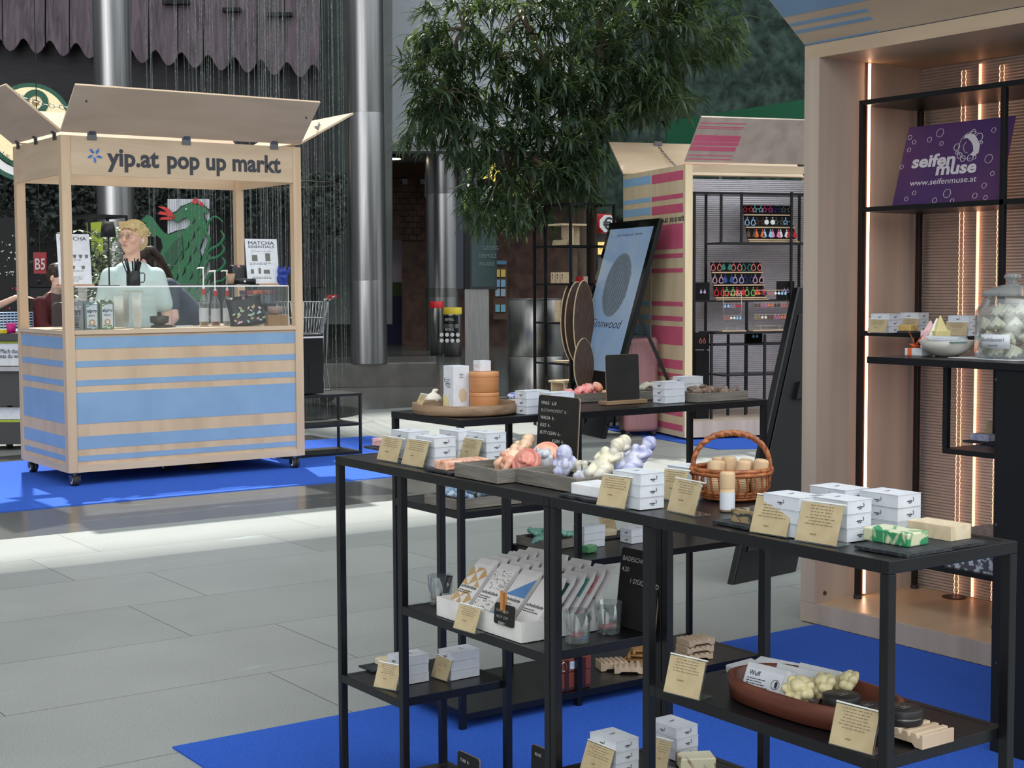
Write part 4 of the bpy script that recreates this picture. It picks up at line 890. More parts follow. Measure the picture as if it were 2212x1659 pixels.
for k, (dx, dy, m) in enumerate(((-.01, .006, SP['fawn']), (.012, -.006, SP['white']))): bar(g1[0]+dx, g1[1]+dy, ZM+.013+.009*k, .028, .018, .008, k, m, ('brown' if not k else 'white')+' piece of soap inside the far glass')
b = MB().box(-.014, -.002, 0, .014, .002, .05); o = b.build('foil_packet', cm('silver_foil', (190, 195, 198), .2, metal=1), None, loc=(g1[0]+.004, g1[1]-.017, ZM+.031)); o.rotation_euler = (.15, .2, .3); tag(o, 'silver foil packet standing in the far glass', 'packet')
p = at(1231, 1392, ZM); glass(p.x+.03, p.y+.01, ZM, 'clear glass with one pink heart soap beside the front table leg'); bar(p.x+.033, p.y+.014, ZM+.013, .034, .026, .009, .5, SP['rose'], 'pink heart soap lying in the front clear glass')
p = at(1311, 1372, ZM); glass(p.x+.02, p.y+.02, ZM, 'clear glass with two pink soaps beside the black chalkboard'); bar(p.x+.008, p.y+.016, ZM+.013, .03, .022, .009, .3, SP['rose'], 'left pink soap in the glass beside the chalkboard'); bar(p.x+.033, p.y+.026, ZM+.013, .03, .020, .009, 1.2, SP['rose'], 'right pink soap in the glass beside the chalkboard')
# leaning chalkboard
q0, q1 = atx(1336, 1368, 2.36), atx(1444, 1386, 2.36)
a_ = at(1345, 1352, ZM); c_ = at(1440, 1388, ZM); a_ = Vector((2.405, 2.985, ZM)); c_ = Vector((2.405, 2.832, ZM))
chalkboard(a_, c_, .20, [('BADESCHOKOLADE', .06), ('4,20', .06), ('1 STÜCK / BAD', .3)], 'leaning chalkboard about bath chocolate beside the clear glasses', .12, fs=.017)
# mini chalkboard with a peg
a_ = at(1066, 1344, ZM+.006); a_ = atx(1066, 1345, cA.x-.006); c_ = atx(1108, 1363, cA.x-.006)
t = chalkboard(a_, (c_.x, c_.y, a_.z), .052, [('ZUM BADEN', .1), ('NICHT ZUM', .12), ('ESSEN !', .25)], 'mini chalkboard pegged to the front of the white chocolate box', .1, fs=.0095)
b = MB(); b.box(-.004, .003, .03, .004, .009, .082); b.box(-.004, -.006, .04, .004, -.001, .088); b.build('wooden_peg', cm('peg_wood', (196, 134, 74), .5), t)
# small boards and boxes at the very bottom
for (xl, xr, yt, wr, lab, xx) in ((985, 1030, 1622, 'TUBE  8,-', 'small framed chalkboard on the bottom shelf, left one', 2.20), (1143, 1200, 1609, 'RING', 'small chalkboard half behind the joined front legs', 2.25)):
    A, B_ = atx(xl, yt, xx), atx(xr, yt+4, xx); h = A.z-.0306; A.z = B_.z = .0306; chalkboard(A, B_, h, [(wr, .15)], lab, .03, fs=.012)
ZB = .3574
stack(1331, 1604, ZB, 3, 'of the left stack on the lowest visible shelf'); stack(1461.7, 1575, ZB, 3, 'of the right stack on the lowest visible shelf')
card(atx(1250, 1672, 2.12), atx(1310, 1690, 2.12), .078, 'tan price card before the left stack on the lowest visible shelf', 31, lean=.35)
card(at(1405, 1662, ZB), at(1440, 1672, ZB), .075, 'brownish price card between the two lowest stacks', 32, lean=.3)
p = at(1462, 1662, ZB); bar(p.x+.05, p.y-.01, ZB, .085, .06, .028, -.5, SP['swirl'], 'cream soap with brown swirl on the lowest visible shelf')
# ---- middle shelf of the near half
ZN = .6322
cardpx((1432, 1495), (1511, 1515), ZN, .082, 'tan price card at the left end of the shelf with the oval tray', 41, lean=.3)
cardpx((1789, 1607), (1885, 1634), ZN, .080, 'tan price card in front of the oval tray', 42, lean=.3, n=6)
OAK = mat('reddish_walnut', (112, 62, 46), .42, c2=(86, 46, 34), ns=4, st=(6, 1, 6), det=6, dist=.7)
oc = Vector((2.222, 2.118, ZN)); t = thing('oval_tray', 'oval reddish brown wooden tray with paw soaps and tins', 'tray', oc)
def oval(b, prof, a, c, n=48, pw_=2.6):
    vs = []
    for (k, z) in prof:
        for j in range(n):
            w = 2*pi*j/n; x = abs(cos(w))**(2/pw_)*(1 if cos(w) >= 0 else -1); y = abs(sin(w))**(2/pw_)*(1 if sin(w) >= 0 else -1); vs.append(((a+k)*x, (c+k)*y, z))
    b.add(vs, [(i*n+j, i*n+(j+1) % n, (i+1)*n+(j+1) % n, (i+1)*n+j) for i in range(len(prof)-1) for j in range(n)], True); b.add(vs[:n], [tuple(range(n-1, -1, -1))]); b.add(vs[-n:], [tuple(range(n))])
b = MB(); oval(b, [(-.008, .0005), (.0, .004), (.004, .048), (-.003, .050), (-.008, .046), (-.012, .008), (-.03, .006)], .105, .20); b.build('tray_body', OAK, t)
WAX = mat('glassine_paper', (214, 216, 218), .35, c2=(196, 198, 202), ns=8, bump=.3, bs=30)
def packet(loc, rz, tilt, lab, text=None, s=1):
    o = thing('soap_packet', lab, 'soap packet', loc, rz); o.rotation_euler = (tilt, 0, rz)
    b = MB(); w_, d_, h = .105*s, .028, .062*s; b.box(-w_/2, -d_/2, 0, w_/2, d_/2, h); b.add([(w_/2, -d_/2, 0), (w_/2, d_/2, 0), (w_/2, d_/2, h), (w_/2, -d_/2, h), (w_/2+.014, 0, h*.2), (w_/2+.014, 0, h*.8)], [(0, 1, 4), (1, 2, 5, 4), (2, 3, 5), (3, 0, 4, 5)])
    b.build('paper_wrapper', WAX, o, bevel=.002)
    if text:
        b = MB(); b.box(-w_/2+.004, -d_/2-.0009, .004, w_/2-.004, -d_/2-.0003, h-.012); b.build('label', WHITEC, o)
        b = MB(); y = -d_/2-.0011; b.text(text, (-w_/2+.012, y, h-.026), X_, Z_, .014, None, .01); b.lines((-w_/2+.010, y, h-.034), X_, Z_, w_*.6, 5, .0052, .0018, 9, False)
        b.M = Matrix.Translation((w_*.30, y, h*.42)); b.tube([(.010*cos(q), 0, .010*sin(q)) for q in [2*pi*i/20 for i in range(20)]], .0007, 4, closed=True); b.ell((.002, 0, 0), (.004, .0006, .008), 8); b.build('printed_text', INK, o)
    return o
RZ = -pi/2+.12
p = at(1625, 1500, ZN+.01); packet((oc.x-.035, oc.y+.105, ZN+.009), RZ, -.45, 'soap packet labelled Wuff leaning in the oval tray', 'Wuff', 1.0)
packet((oc.x+.005, oc.y+.06, ZN+.009), RZ, -.45, 'plain paper soap packet behind the labelled one in the oval tray')
packet((oc.x+.045, oc.y+.035, ZN+.009), RZ, -.45, 'rearmost plain paper soap packet in the oval tray')
packet((2.275, 2.385, ZN+.001), RZ-.3, -1.45, 'translucent paper soap packet lying left of the oval tray', None, 1.1)
packet((2.33, 2.36, ZN+.001), RZ+.1, -1.4, 'second translucent packet lying behind the oval tray', None, 1.0)
figsoap('paw', SP['paw'], (oc.x-.045, oc.y-.012, ZN+.045), R3(10, -62, 0), 'ivory paw shaped soap at the front of the oval tray', s=1.0)
figsoap('paw', SP['paw'], (oc.x+.012, oc.y-.025, ZN+.045), R3(0, -50, -20), 'ivory paw shaped soap in the middle of the oval tray', s=1.0)
figsoap('paw', SP['paw'], (oc.x+.065, oc.y-.045, ZN+.045), R3(0, -50, -40), 'ivory paw shaped soap at the back of the oval tray', s=1.0)
def tin(x, y, z, lab, r=.037, tx=0):
    t = thing('round_tin', lab, 'tin', (x, y, z)); t.rotation_euler = (tx, 0, 0); TB_ = cm('matt_black_tin', (38, 36, 38), .45)
    MB().lathe([(0, 0), (r*.97, 0), (r, .002), (r, .0115)], 40).build('tin_base', TB_, t); MB().lathe([(r*.985, .0115), (r*.985, .0145)], 40).build('bright_band', cm('tin_band', (170, 170, 170), .3, metal=1), t)
    MB().lathe([(r*1.01, .0145), (r*1.01, .027), (r*.97, .029), (0, .029)], 40).build('lid', TB_, t); b = MB(); b.lines((-.012, 0, .0292), X_, Y_, .024, 2, .008, .003, 4); b.build('lid_print', mat('grey_print', (150, 150, 150), .7), t)
tin(oc.x-.03, oc.y-.105, ZN+.030, 'round black tin sitting on top in the oval tray', tx=0); tin(oc.x+.01, oc.y-.135, ZN+.0085, 'dark tin lying low at the end of the oval tray', .033) 
o = MB().lathe([(0, 0), (.033, 0), (.034, .018), (0, .019)], 32).build('grey_tin', cm('grey_tin_metal', (96, 98, 100), .35, metal=.6), None, loc=(oc.x-.05, oc.y-.085, ZN+.0085)); tag(o, 'flat grey tin under the round black tin in the oval tray', 'tin')
DW = mat('beech_dish', (206, 184, 158), .5, c2=(182, 158, 132), ns=5, st=(1, 8, 1), det=5)
def dish(loc, rz, lab, w_=.085, d_=.115, h=.026, m=None, n=5):
    b = MB(); pts = [(-w_/2, 0), (-w_/2, h)]; k = n
    b = MB(); prof = [(-d_/2, 0), (-d_/2, h)]
    for i in range(k):
        a0 = -d_/2+d_*(i+.28)/k; a1 = -d_/2+d_*(i+.72)/k; prof += [(a0, h), (a0+.002, h-.007), (a1-.002, h-.007), (a1, h)]
    prof += [(d_/2, h), (d_/2, 0), (d_/2-.018, 0), (d_/4, .007), (-d_/4, .007), (-d_/2+.018, 0)]
    b.poly(prof[::-1], (-w_/2, 0, 0.0005), (0, 1, 0), (0, 0, 1), (w_, 0, 0)); o = b.build('soap_dish', m or DW, None, loc=loc, bevel=.0012); o.rotation_euler = (0, 0, rz); return tag(o, lab, 'soap dish')
p = at(1985, 1622, ZN); dish((p.x+.052, p.y+.05, ZN), 0.0, 'grooved wooden soap dish carrying a black tin at the shelf end', .09, .105, .027); tin(p.x+.045, p.y+.075, ZN+.0285, 'round black tin on the grooved wooden dish', .036)
# ================================================================ rear table top
Z2 = 1.0502
rc = at(973, 886, Z2+.012); rc.z = Z2; rc = Vector((max(rc.x, BX0+.17), min(rc.y, 4.41), Z2)); RW = mat('rustic_round_wood', (150, 124, 98), .6, c2=(112, 88, 66), ns=5, st=(1, 1, 6), det=6, dist=1, bump=.3)
t = thing('round_tray', 'large round wooden tray on the rear black table', 'tray', rc)
R_ = .185
MB().lathe([(0, .001), (R_*.97, .001), (R_, .006), (R_, .036), (R_-.01, .036), (R_-.012, .010), (0, .009)], 64).build('tray_body', RW, t)
def tbox(cx, cy, z, w_, d_, h, lab, side=None, name='product_box', m=None):
    t = thing(name, lab, 'box', (cx, cy, z)); MB().box(-w_/2, -d_/2, 0.0004, w_/2, d_/2, h).build('carton', m or WHITEC, t, bevel=.001); return t
p = at(977, 883, Z2+.01); q = tbox(p.x+.04, p.y+.035, Z2+.0095, .066, .066, .150, 'tall white product box standing on the round wooden tray')
b = MB(); x = -.0345; b.poly([(0, 0), (.036, 0), (.034, .026), (.018, .044), (0, .046)], (x, .033, .002), -Y_, Z_, (-.0004, 0, 0)); b.build('printed_blob', cm('pastel_yellow', (226, 216, 160), .6), q)
b = MB(); b.poly([(0, .02), (.012, 0), (.03, .004), (.036, .03), (.022, .05), (.004, .044)], (-.012, -.0335, .022), X_, Z_, (0, -.0004, 0)); b.build('printed_blob', cm('pastel_beige', (206, 188, 160), .6), q)
b = MB(); b.text('1', (x-.0004, .022, .092), -Y_, Z_, .022, None, .01); b.text('1', (x-.0004, .014, .078), -Y_, Z_, .022, None, .01); b.lines((x-.0004, .014, .100), -Y_, Z_, .034, 3, .006, .002, 5, False); b.lines((x-.0004, .008, .086), -Y_, Z_, .03, 3, .006, .002, 6, False); b.lines((-.012, -.0335, .120), X_, Z_, .024, 3, .006, .002, 7); b.build('printed_text', INK, q)
BEECH = mat('turned_beech', (196, 138, 92), .45, c2=(180, 120, 76), ns=4, st=(1, 1, 5), det=5)
def wbox(x, y, z, r, h, lab):
    t = thing('round_wooden_box', lab, 'wooden box', (x, y, z)); MB().lathe([(0, 0), (r*.97, 0), (r, .003), (r, h*.76)], 48).build('box_body', BEECH, t); MB().lathe([(r*1.01, h*.77), (r*1.015, h*.8), (r*1.01, h*.97), (r*.97, h), (0, h)], 48).build('lid', BEECH, t); return t
p = at(1037, 884, Z2+.01); wx, wy = p.x+.045, p.y+.04
wbox(wx, wy, Z2+.0095, .052, .057, 'lower of two stacked round wooden boxes on the tray'); wbox(wx, wy, Z2+.067, .052, .072, 'upper of two stacked round wooden boxes on the tray')
q = tbox(wx+.005, wy+.02, Z2+.1395, .045, .045, .038, 'small white box on top of the stacked round wooden boxes')
b = MB(); b.lines((-.0232, .016, .022), -Y_, (0, .3, 1), .03, 2, .007, .003, 3, False); b.build('printed_text', cm('pink_beige_print', (214, 182, 168), .7), q)
card(at(893, 884, Z2+.0095), at(908, 886, Z2+.0095), .06, 'small card in the round tray at its left edge', 50, lean=.5)
b = MB(); b.ell((0, 0, .024), (.034, .03, .026), fn=lambda v: 1+.05*sin(9*atan2(v.y, v.x))); b.cap((0, 0, .030), (.006, 0, .056), .018, .006); b.ell((.012, 0, .058), (.012, .012, .006)); p = at(932, 880, Z2+.01)
tag(b.build('cloth_pouch', cm('cream_cloth', (228, 222, 206), .9), None, remesh=.003, smooth=3, loc=(p.x+.03, p.y+.04, Z2+.009)), 'cream cloth pouch lying in the round wooden tray', 'pouch')
b = MB().box(-.03, -.02, 0, .03, .02, .006); p = at(925, 888, Z2+.01); tag(b.build('foil_packet', cm('silver_foil', (190, 195, 198), .2, metal=1), None, loc=(p.x+.02, p.y+.01, Z2+.0098), bevel=.001), 'flat silver packet lying in the round wooden tray', 'packet')
stack(1137, 846, Z2, 3, 'of the left stack on the rear table', 'x'); stack(1190, 850, Z2, 3, 'of the stack behind the upright chalkboard', 'x')
stack(1436, 826, Z2, 3, 'of the stack right of the black display board', 'x'); stack(1478, 815, Z2, 3, 'of the stack behind the brown swirl soaps', 'x')
p = at(1110, 885, Z2); slate(rect(p.x+.03, p.y+.03, .09, .09), Z2, 'slate plate beside the round wooden tray'); bar(p.x+.03, p.y+.03, Z2+.0065, .06, .045, .026, 0, soapmat('soap_navy_white', (226, 222, 210), (70, 74, 100), 12), 'white soap with navy stripe beside the round tray')
card(at(1117, 880, Z2), at(1130, 880, Z2), .05, 'sliver of a price card between round tray and white boxes', 51, lean=.3)
p = at(1092, 868, Z2); p.y = 4.42; p.x = 3.13; crate((p.x, p.y+.05, Z2), .14, .12, .03, 'grey crate of blue swirl soaps behind the round tray')
for k, (dx, dy) in enumerate(((.03, .04), (.07, .03), (.05, .08), (.1, .07), (.11, .04))): figsoap('snail', SP['indigo'], (p.x+dx, p.y+.05+dy, Z2+.02+.010*(k % 2)), R3(20*k, 0, 50*k), 'blue and white swirl soap in the crate behind the round tray', 'blue swirl soaps behind the round tray')
for k in range(2):
    q = atp(1128+k*24, 850, (0, 4.52, 0), Y_); o = MB().ell((0, 0, .028), (.045, .012, .028), 20).build('oval_soap', cm('soap_violet', (176, 170, 200), .4), None, loc=(q.x+.01, 4.50-.03*k, Z2)); tag(o, ('left' if not k else 'right')+' oval violet soap standing behind the white boxes', 'soap')
p = at(1240, 872, Z2); crate((p.x+.03, p.y+.02, Z2), .20, .10, .034, 'grey crate of pink and red soaps behind the black display board')
for k, (px, py, kd, mm_, s) in enumerate(((1252, 842, 'leaf', 'pinkr', 1.1), (1268, 838, 'shell', 'pinkr', 1.1), (1290, 833, 'snail', 'peach', 1.0), (1230, 840, 'rose', 'rose', .8), (1305, 846, 'rose', 'peach', 1.0), (1276, 848, 'leaf', 'pinkr', 1.0))):
    q = atp(px, py, (0, p.y+.065, 0), Y_); figsoap(kd, SP[mm_], (q.x, q.y, max(q.z-.018, Z2+.01)), R3(0, -20, 40*k), f'{["long pink red","broad pink red","tall peach","small rose","peach rosette","low red"][k]} soap in the crate left of the display board', s=s)
a_ = atp(1312, 868, (0, 4.33, 0), Y_); c_ = atp(1382, 866, (0, 4.33, 0), Y_); h = atp(1316, 767, (0, 4.33, 0), Y_).z-Z2-.014
chalkboard((a_.x, 4.33, Z2), (c_.x, 4.33, Z2), h, None, 'blank black display board on a wooden foot on the rear table', .05, stand=True)
p = at(1392, 866, Z2); crate((p.x+.0, p.y+.03, Z2), .12, .09, .034, 'grey crate with sage green soap right of the black board'); figsoap('leaf', SP['sage'], (p.x+.07, p.y+.08, Z2+.032), R3(0, -12, -10), 'folded sage green soap in the crate right of the black board', s=1.2)
p = at(1543, 868, Z2); crate((p.x-.08, p.y+.005, Z2), .26, .13, .034, 'grey crate of brown swirl soaps at the right of the rear table')
for k, (dx, dy, kd) in enumerate(((-.04, .045, 'snail'), (-.02, .085, 'rose'), (.0, .045, 'snail'), (.03, .085, 'rose'), (.05, .048, 'shell'), (.08, .08, 'snail'), (.1, .046, 'rose'), (.12, .085, 'snail'), (.14, .05, 'rose'))): figsoap(kd, SP['brown'], (p.x+dx, p.y+.005+dy, Z2+.024+.010*(k % 2)), R3(15*k, 0, 47*k), f'taupe brown {SCAT[kd]} soap in the right crate of the rear table', f'taupe {SCAT[kd]} soaps in the right crate', s=.95)
# shelf 1 of rear table: crate of blue soaps
ZR = .7422
p = at(1005, 1090, ZR); crate((BX0+.012, BY0+.045, ZR), .27, .20, .036, 'grey crate of denim blue soaps on the rear table shelf')
for k, (dx, dy) in enumerate(((.06, .06), (.12, .10), (.18, .06), (.07, .14), (.15, .15), (.21, .12))): figsoap('leaf', SP['bluem'], (BX0+.012+dx, BY0+.045+dy, ZR+.024+.008*(k % 2)), R3(0, 10, 60*k), 'denim blue leaf soap in the crate on the rear table shelf', 'denim blue soaps', s=1.1)
ZS = .5222
crate((3.215, 4.40, ZS), .15, .18, .034, 'grey crate of mint green soaps on the lower rear shelf')
for k, (dx, dy) in enumerate(((.04, .05), (.09, .09), (.06, .13), (.11, .05), (.09, .14))): figsoap('leaf', SP['mint'], (3.215+dx, 4.40+dy, ZS+.028+.010*(k % 2)), R3(0, -15, 50*k), 'mint green leaf soap in the crate on the lower rear shelf', 'mint green soaps', s=1.1)
stack(1262, 1139, ZS, 3, 'of the printed stack on the lower rear shelf', 'x'); stack(1364, 1145, ZS, 2, 'of the low stack behind the table legs', 'x'); stack(1412, 1152, ZS, 1, 'peeping out behind the middle leg', 'x')
p = at(1330, 1165, ZS); slate(rect(p.x+.01, p.y+.06, .10, .10), ZS, 'slate between the stacks on the lower rear shelf'); bar(p.x+.0, p.y+.06, ZS+.0065, .07, .05, .024, 0, SP['cream'], 'cream soap between the stacks on the lower rear shelf'); bar(3.33, 4.28, ZS, .05, .035, .026, .2, SP['green'], 'green soap block beside the mint soap crate')
p = at(1300, 1138, ZS); card(Vector((3.60, 4.55, ZS)), Vector((3.68, 4.55, ZS)), .07, 'yellow green price card behind the printed stack', 52, lean=.3)
# bottom shelf of rear table
ZD = .0602
cas = thing('souvenir_case', 'reddish brown case shaped tin with straps on the bottom rear shelf', 'case', (3.18, 4.22, ZD)); CB = mat('brown_lacquer', (134, 70, 52), .3, c2=(112, 56, 42), ns=8, coat=.4)
b = MB(); b.box(-.065, -.045, 0.0005, .075, .045, .065); b.build('case_body', CB, cas, bevel=.004)
b = MB(); b.poly([(-.045, 0), (.045, 0), (.045, .045), (.03, .062), (-.03, .062), (-.045, .045)], (-.066, 0, .067), Y_, Z_, (.142, 0, 0)); b.build('case_lid', CB, cas, bevel=.003)
for x in (-.035, .04): MB().box(x-.009, -.0475, .001, x+.009, -.0455, .112).build('strap', cm('dark_strap', (66, 32, 26), .4), cas)
b = MB(); b.bar((-.06, -.05, .012), (.07, -.05, .012), .003); b.build('wire_rail', GREY, cas)
b = MB(); b.box(-.02, -.0465, .078, .018, -.0455, .105); b.build('picture_label', mat('blue_white_print', (160, 176, 200), .5, c2=(220, 222, 226), ns=60), cas); b = MB(); b.M = Matrix.Translation((-.048, -.0462, .09)); b.tube([(.012*cos(w), 0, .016*sin(w)) for w in [2*pi*i/20 for i in range(20)]], .0015, 5, closed=True); b.build('oval_print', cm('cream_print', (220, 205, 180), .6), cas)
dish((3.50, 4.26, ZD), .9, 'curved pale wooden soap dish on the bottom rear shelf', .08, .11, .03); dish((3.47, 4.33, ZD+.0), 1.2, 'wavy wooden soap dish behind the curved one', .07, .10, .035)
BAM = mat('bamboo_slats', (190, 142, 88), .5, c2=(164, 118, 68), ns=10, st=(1, 8, 1))
def slat(loc, rz, lab):
    t = thing('slatted_dish', lab, 'soap dish', loc, rz)
    for s in (-1, 1): MB().box(-.06, s*.042-.005, .0005, .06, s*.042+.005, .018).build('side_rail', BAM, t)
    b = MB(); [b.box(-.055+.014*k, -.0365, .008, -.048+.014*k, .0365, .014) for k in range(8)]; b.build('slats', BAM, t)
for k in range(3): slat((3.64+.006*k, 4.36, ZD+.019*k), .5+.25*k, f'{["bottom","middle","top"][k]} bamboo slatted soap dish of a pile on the bottom rear shelf')
for k in range(3): dish((3.83+.004*k, 4.27, ZD+.027*k), 1.35+.06*k, f'{["bottom","middle","top"][k]} light wooden soap dish of the pile at the right shelf end', .085, .12, .0255)
# ================================================================ goods on the drinks stall
def onp(px, py, y): return aty(px, py, y)
def carton(xl, xr, yt, y, lab, brand, c, c2):
    a, b_ = onp(xl, 715, y), onp(xr, 715, y); h = onp(xl, yt, y).z-KC; w_ = b_.x-a.x; t = thing('milk_carton', lab, 'drink carton', (a.x+w_/2, y+.035, KC))
    b = MB(); b.add([(-w_/2, -.033, .0004), (w_/2, -.033, .0004), (w_/2, .033, .0004), (-w_/2, .033, .0004), (-w_/2, -.033, h-.025), (w_/2, -.033, h-.025), (w_/2, .033, h), (-w_/2, .033, h)], [(3, 2, 1, 0), (4, 5, 6, 7), (0, 1, 5, 4), (1, 2, 6, 5), (2, 3, 7, 6), (3, 0, 4, 7)])
    b.build('carton', c, t, bevel=.001); MB().cyl((w_*.1, .0, h-.01), (w_*.1, -.004, h+.012), .016).build('screw_cap', WHITE, t)
    b = MB(); y0 = -.0336
    if brand == 'OATLY':
        b.text('OAT', (0, y0, h*.66), X_, Z_, .045, w_*.8, .02, 'C'); b.build('brand_print', WHITE, t); b = MB(); b.text('LY!', (0, y0, h*.50), X_, Z_, .05, w_*.62, .03, 'C'); b.lines((-w_*.3, y0, h*.40), X_, Z_, w_*.6, 4, .012, .006, 3)
        b.poly([(-.022, .05), (.022, .05), (.016, .028), (-.016, .028)], (0, y0, 0), X_, Z_, (0, -.0004, 0)); b.poly([(-.03, .022), (.03, .022), (.02, .016), (-.02, .016)], (0, y0, 0), X_, Z_, (0, -.0004, 0)); b.build('dark_print', INK, t)
    else:
        b.box(-w_*.36, y0, h*.03, w_*.42, y0+.0004, h*.86); b.build('white_field', WHITEC, t); b = MB(); b.text('alpro', (w_*.03, y0-.0006, h*.60), X_, Z_, .036, w_*.72, .02, 'C'); b.text('BARISTA', (w_*.03, y0-.0006, h*.46), X_, Z_, .018, w_*.5, .005, 'C'); b.build('dark_print', cm('navy_print', (40, 50, 84), .6), t)
        b = MB(); b.cyl((w_*.03, y0-.0002, h*.25), (w_*.03, y0-.0009, h*.25), .023); b.build('coffee_print', cm('coffee_print', (196, 140, 104), .5), t); b = MB(); b.cyl((w_*.03, y0-.001, h*.25), (w_*.03, y0-.0014, h*.25), .014); b.build('foam_print', cm('foam_print', (240, 226, 208), .5), t)
        b = MB(); rr = random.Random(5); [b.ell((rr.uniform(-w_*.4, w_*.4), y0-.0002, rr.choice([rr.uniform(.01, .03), rr.uniform(h*.8, h*.86)])), (.012, .0006, .005), 8) for _ in range(9)]; b.build('leaf_print', c2, t)
    return t
GC = cm('grey_carton', (150, 152, 156), .5)
carton(148, 181, 648, 11.12, 'grey oat drink carton next to the front left post', 'OATLY', GC, None)
carton(184, 213, 650, 11.12, 'white barista carton with teal leaves between two other cartons', 'alpro', cm('teal_grey_carton', (120, 142, 142), .5), cm('teal_leaf', (90, 140, 140), .6))
carton(217, 247, 648, 11.12, 'white barista carton with green leaves beside the clear cups', 'alpro', cm('olive_carton', (112, 128, 104), .5), cm('green_leaf', (110, 150, 70), .6))
CUPM = mat('clear_cup_plastic', (236, 240, 238), .12, c2=(250, 252, 250), alpha=.16)
def cups(px, y, ytop, n, lab, g=None):
    p = onp(px, 714, y); h = (onp(px, ytop, y).z-KC); st_ = (h-.10)/max(1, n-1)
    for k in range(n):
        o = MB().lathe([(0, .0005), (.026, .0005), (.038, .0995), (.040, .1), (.040, .102), (.0375, .102), (.0255, .002), (0, .0018)], 24).build('plastic_cup', CUPM, None, loc=(p.x, y, KC+(n-1-k)*st_+.0005)); o.scale = (1, 1, 1)
        if k: pass
        tag(o, lab, 'cup', g or lab[:40])
cups(258, 11.3, 640, 8, 'clear plastic cup in the stack right beside the cartons', 'cups beside the cartons')
cups(297, 11.2, 632, 9, 'clear plastic cup in the tallest stack on the counter', 'cups of the tallest stack')
cups(270, 11.42, 632, 8, 'clear plastic cup in the rear middle stack', 'cups of the rear middle stack')
cups(180, 11.55, 622, 6, 'clear plastic cup in the stack behind the grey carton', 'cups behind the grey carton')
BL = cm('matt_black_ceramic', (26, 26, 27), .5)
p = onp(350, 706, 11.3); o = MB().lathe([(0, 0), (.085, 0), (.09, .012), (.07, .02), (0, .02)], 36).build('stacked_plate', BL, None, loc=(p.x, 11.3, KC)); tag(o, 'black round plate under the whisking bowl on the counter', 'plate')
o = MB().lathe([(0, .0), (.035, .0), (.05, .012), (.072, .02), (.075, .07), (.070, .07), (.062, .022), (0, .016)], 36).build('matcha_bowl', mat('brown_glaze', (60, 56, 50), .25, c2=(34, 32, 30), ns=14), None, loc=(p.x-.02, 11.3, KC+.0205)); tag(o, 'dark glazed bowl on the black plate on the counter', 'bowl')
p = onp(395, 706, 11.3); o = MB().box(-.07, -.04, 0, .07, .04, .012).build('tablet', WHITE, None, loc=(p.x, 11.3, KC), bevel=.003); tag(o, 'flat white tablet lying right of the black bowl', 'tablet')
RED = cm('signal_red', (200, 30, 36), .45)
def syrup(px, y, ytop, c, lab, sc=1):
    p = onp(px, 700, y); H = (onp(px, ytop, y).z-KC); t = thing('syrup_bottle', lab, 'bottle', (p.x, y, KC)); bh = H*.62
    MB().lathe([(0, .001), (.036, .001), (.038, .006), (.038, bh*.62), (.030, bh*.72), (.015, bh*.84), (.014, bh)], 28).build('bottle_glass', GLASS, t)
    MB().lathe([(0, .004), (.0345, .004), (.0345, bh*.5), (0, bh*.5)], 28).build('syrup', mat('syrup_'+lab.split()[0], c, .1, trans=.6), t)
    MB().lathe([(.0385, bh*.12), (.0385, bh*.5)], 28).build('label', WHITEC, t); MB().lathe([(.0155, bh*.86), (.0165, bh*.99), (.0165, bh+.006), (0, bh+.006)], 20).build('red_collar', RED, t)
    b = MB(); b.cyl((0, 0, bh), (0, 0, H-.012), .0055); b.cyl((0, 0, bh), (0, 0, bh+.02), .012); b.tube([(.006, 0, H-.008), (-.03, 0, H-.006), (-.052, 0, H-.012)], [.008, .006, .005], 8); b.build('pump', WHITE, t)
syrup(441, 11.45, 577, (206, 186, 120), 'pale syrup bottle with white pump, leftmost of the three'); syrup(466, 11.48, 584, (196, 70, 30), 'amber red syrup bottle with white pump, middle one'); syrup(492, 11.52, 583, (170, 176, 190), 'clear syrup bottle with white pump, right one')
t = thing('squeeze_bottle', 'pale green squeeze bottle between syrup bottles and floral pouch', 'bottle', (*onp(505, 700, 11.3).xy, KC)); MB().lathe([(0, .001), (.03, .001), (.032, .01), (.032, .10), (.02, .13), (.012, .14), (.004, .185), (0, .186)], 24).build('bottle_body', cm('pale_green_plastic', (214, 226, 196), .4), t); MB().lathe([(.0325, .03), (.0325, .09)], 24).build('label', WHITEC, t)
for k, (px, c) in enumerate(((520, (70, 40, 70)), (533, (170, 50, 90)), (546, (210, 130, 90)), (556, (214, 90, 40)), (575, (60, 60, 60)))):
    p = onp(px, 690, 11.6); t = thing('glass_jar', f'glass jar with {["dark","magenta","pale orange","orange","grey"][k]} lid at the back of the counter', 'jar', (p.x, 11.56, KC)); MB().lathe([(0, .001), (.022, .001), (.022, .25), (0, .252)], 20).build('jar_body', cm('frosted_jar', (150, 160, 170), .2, trans=.5, ior=1.1), t); MB().lathe([(.0235, .2525), (.0235, .285), (0, .286)], 20).build('lid', cm(f'jar_lid_{k}', c, .4), t)
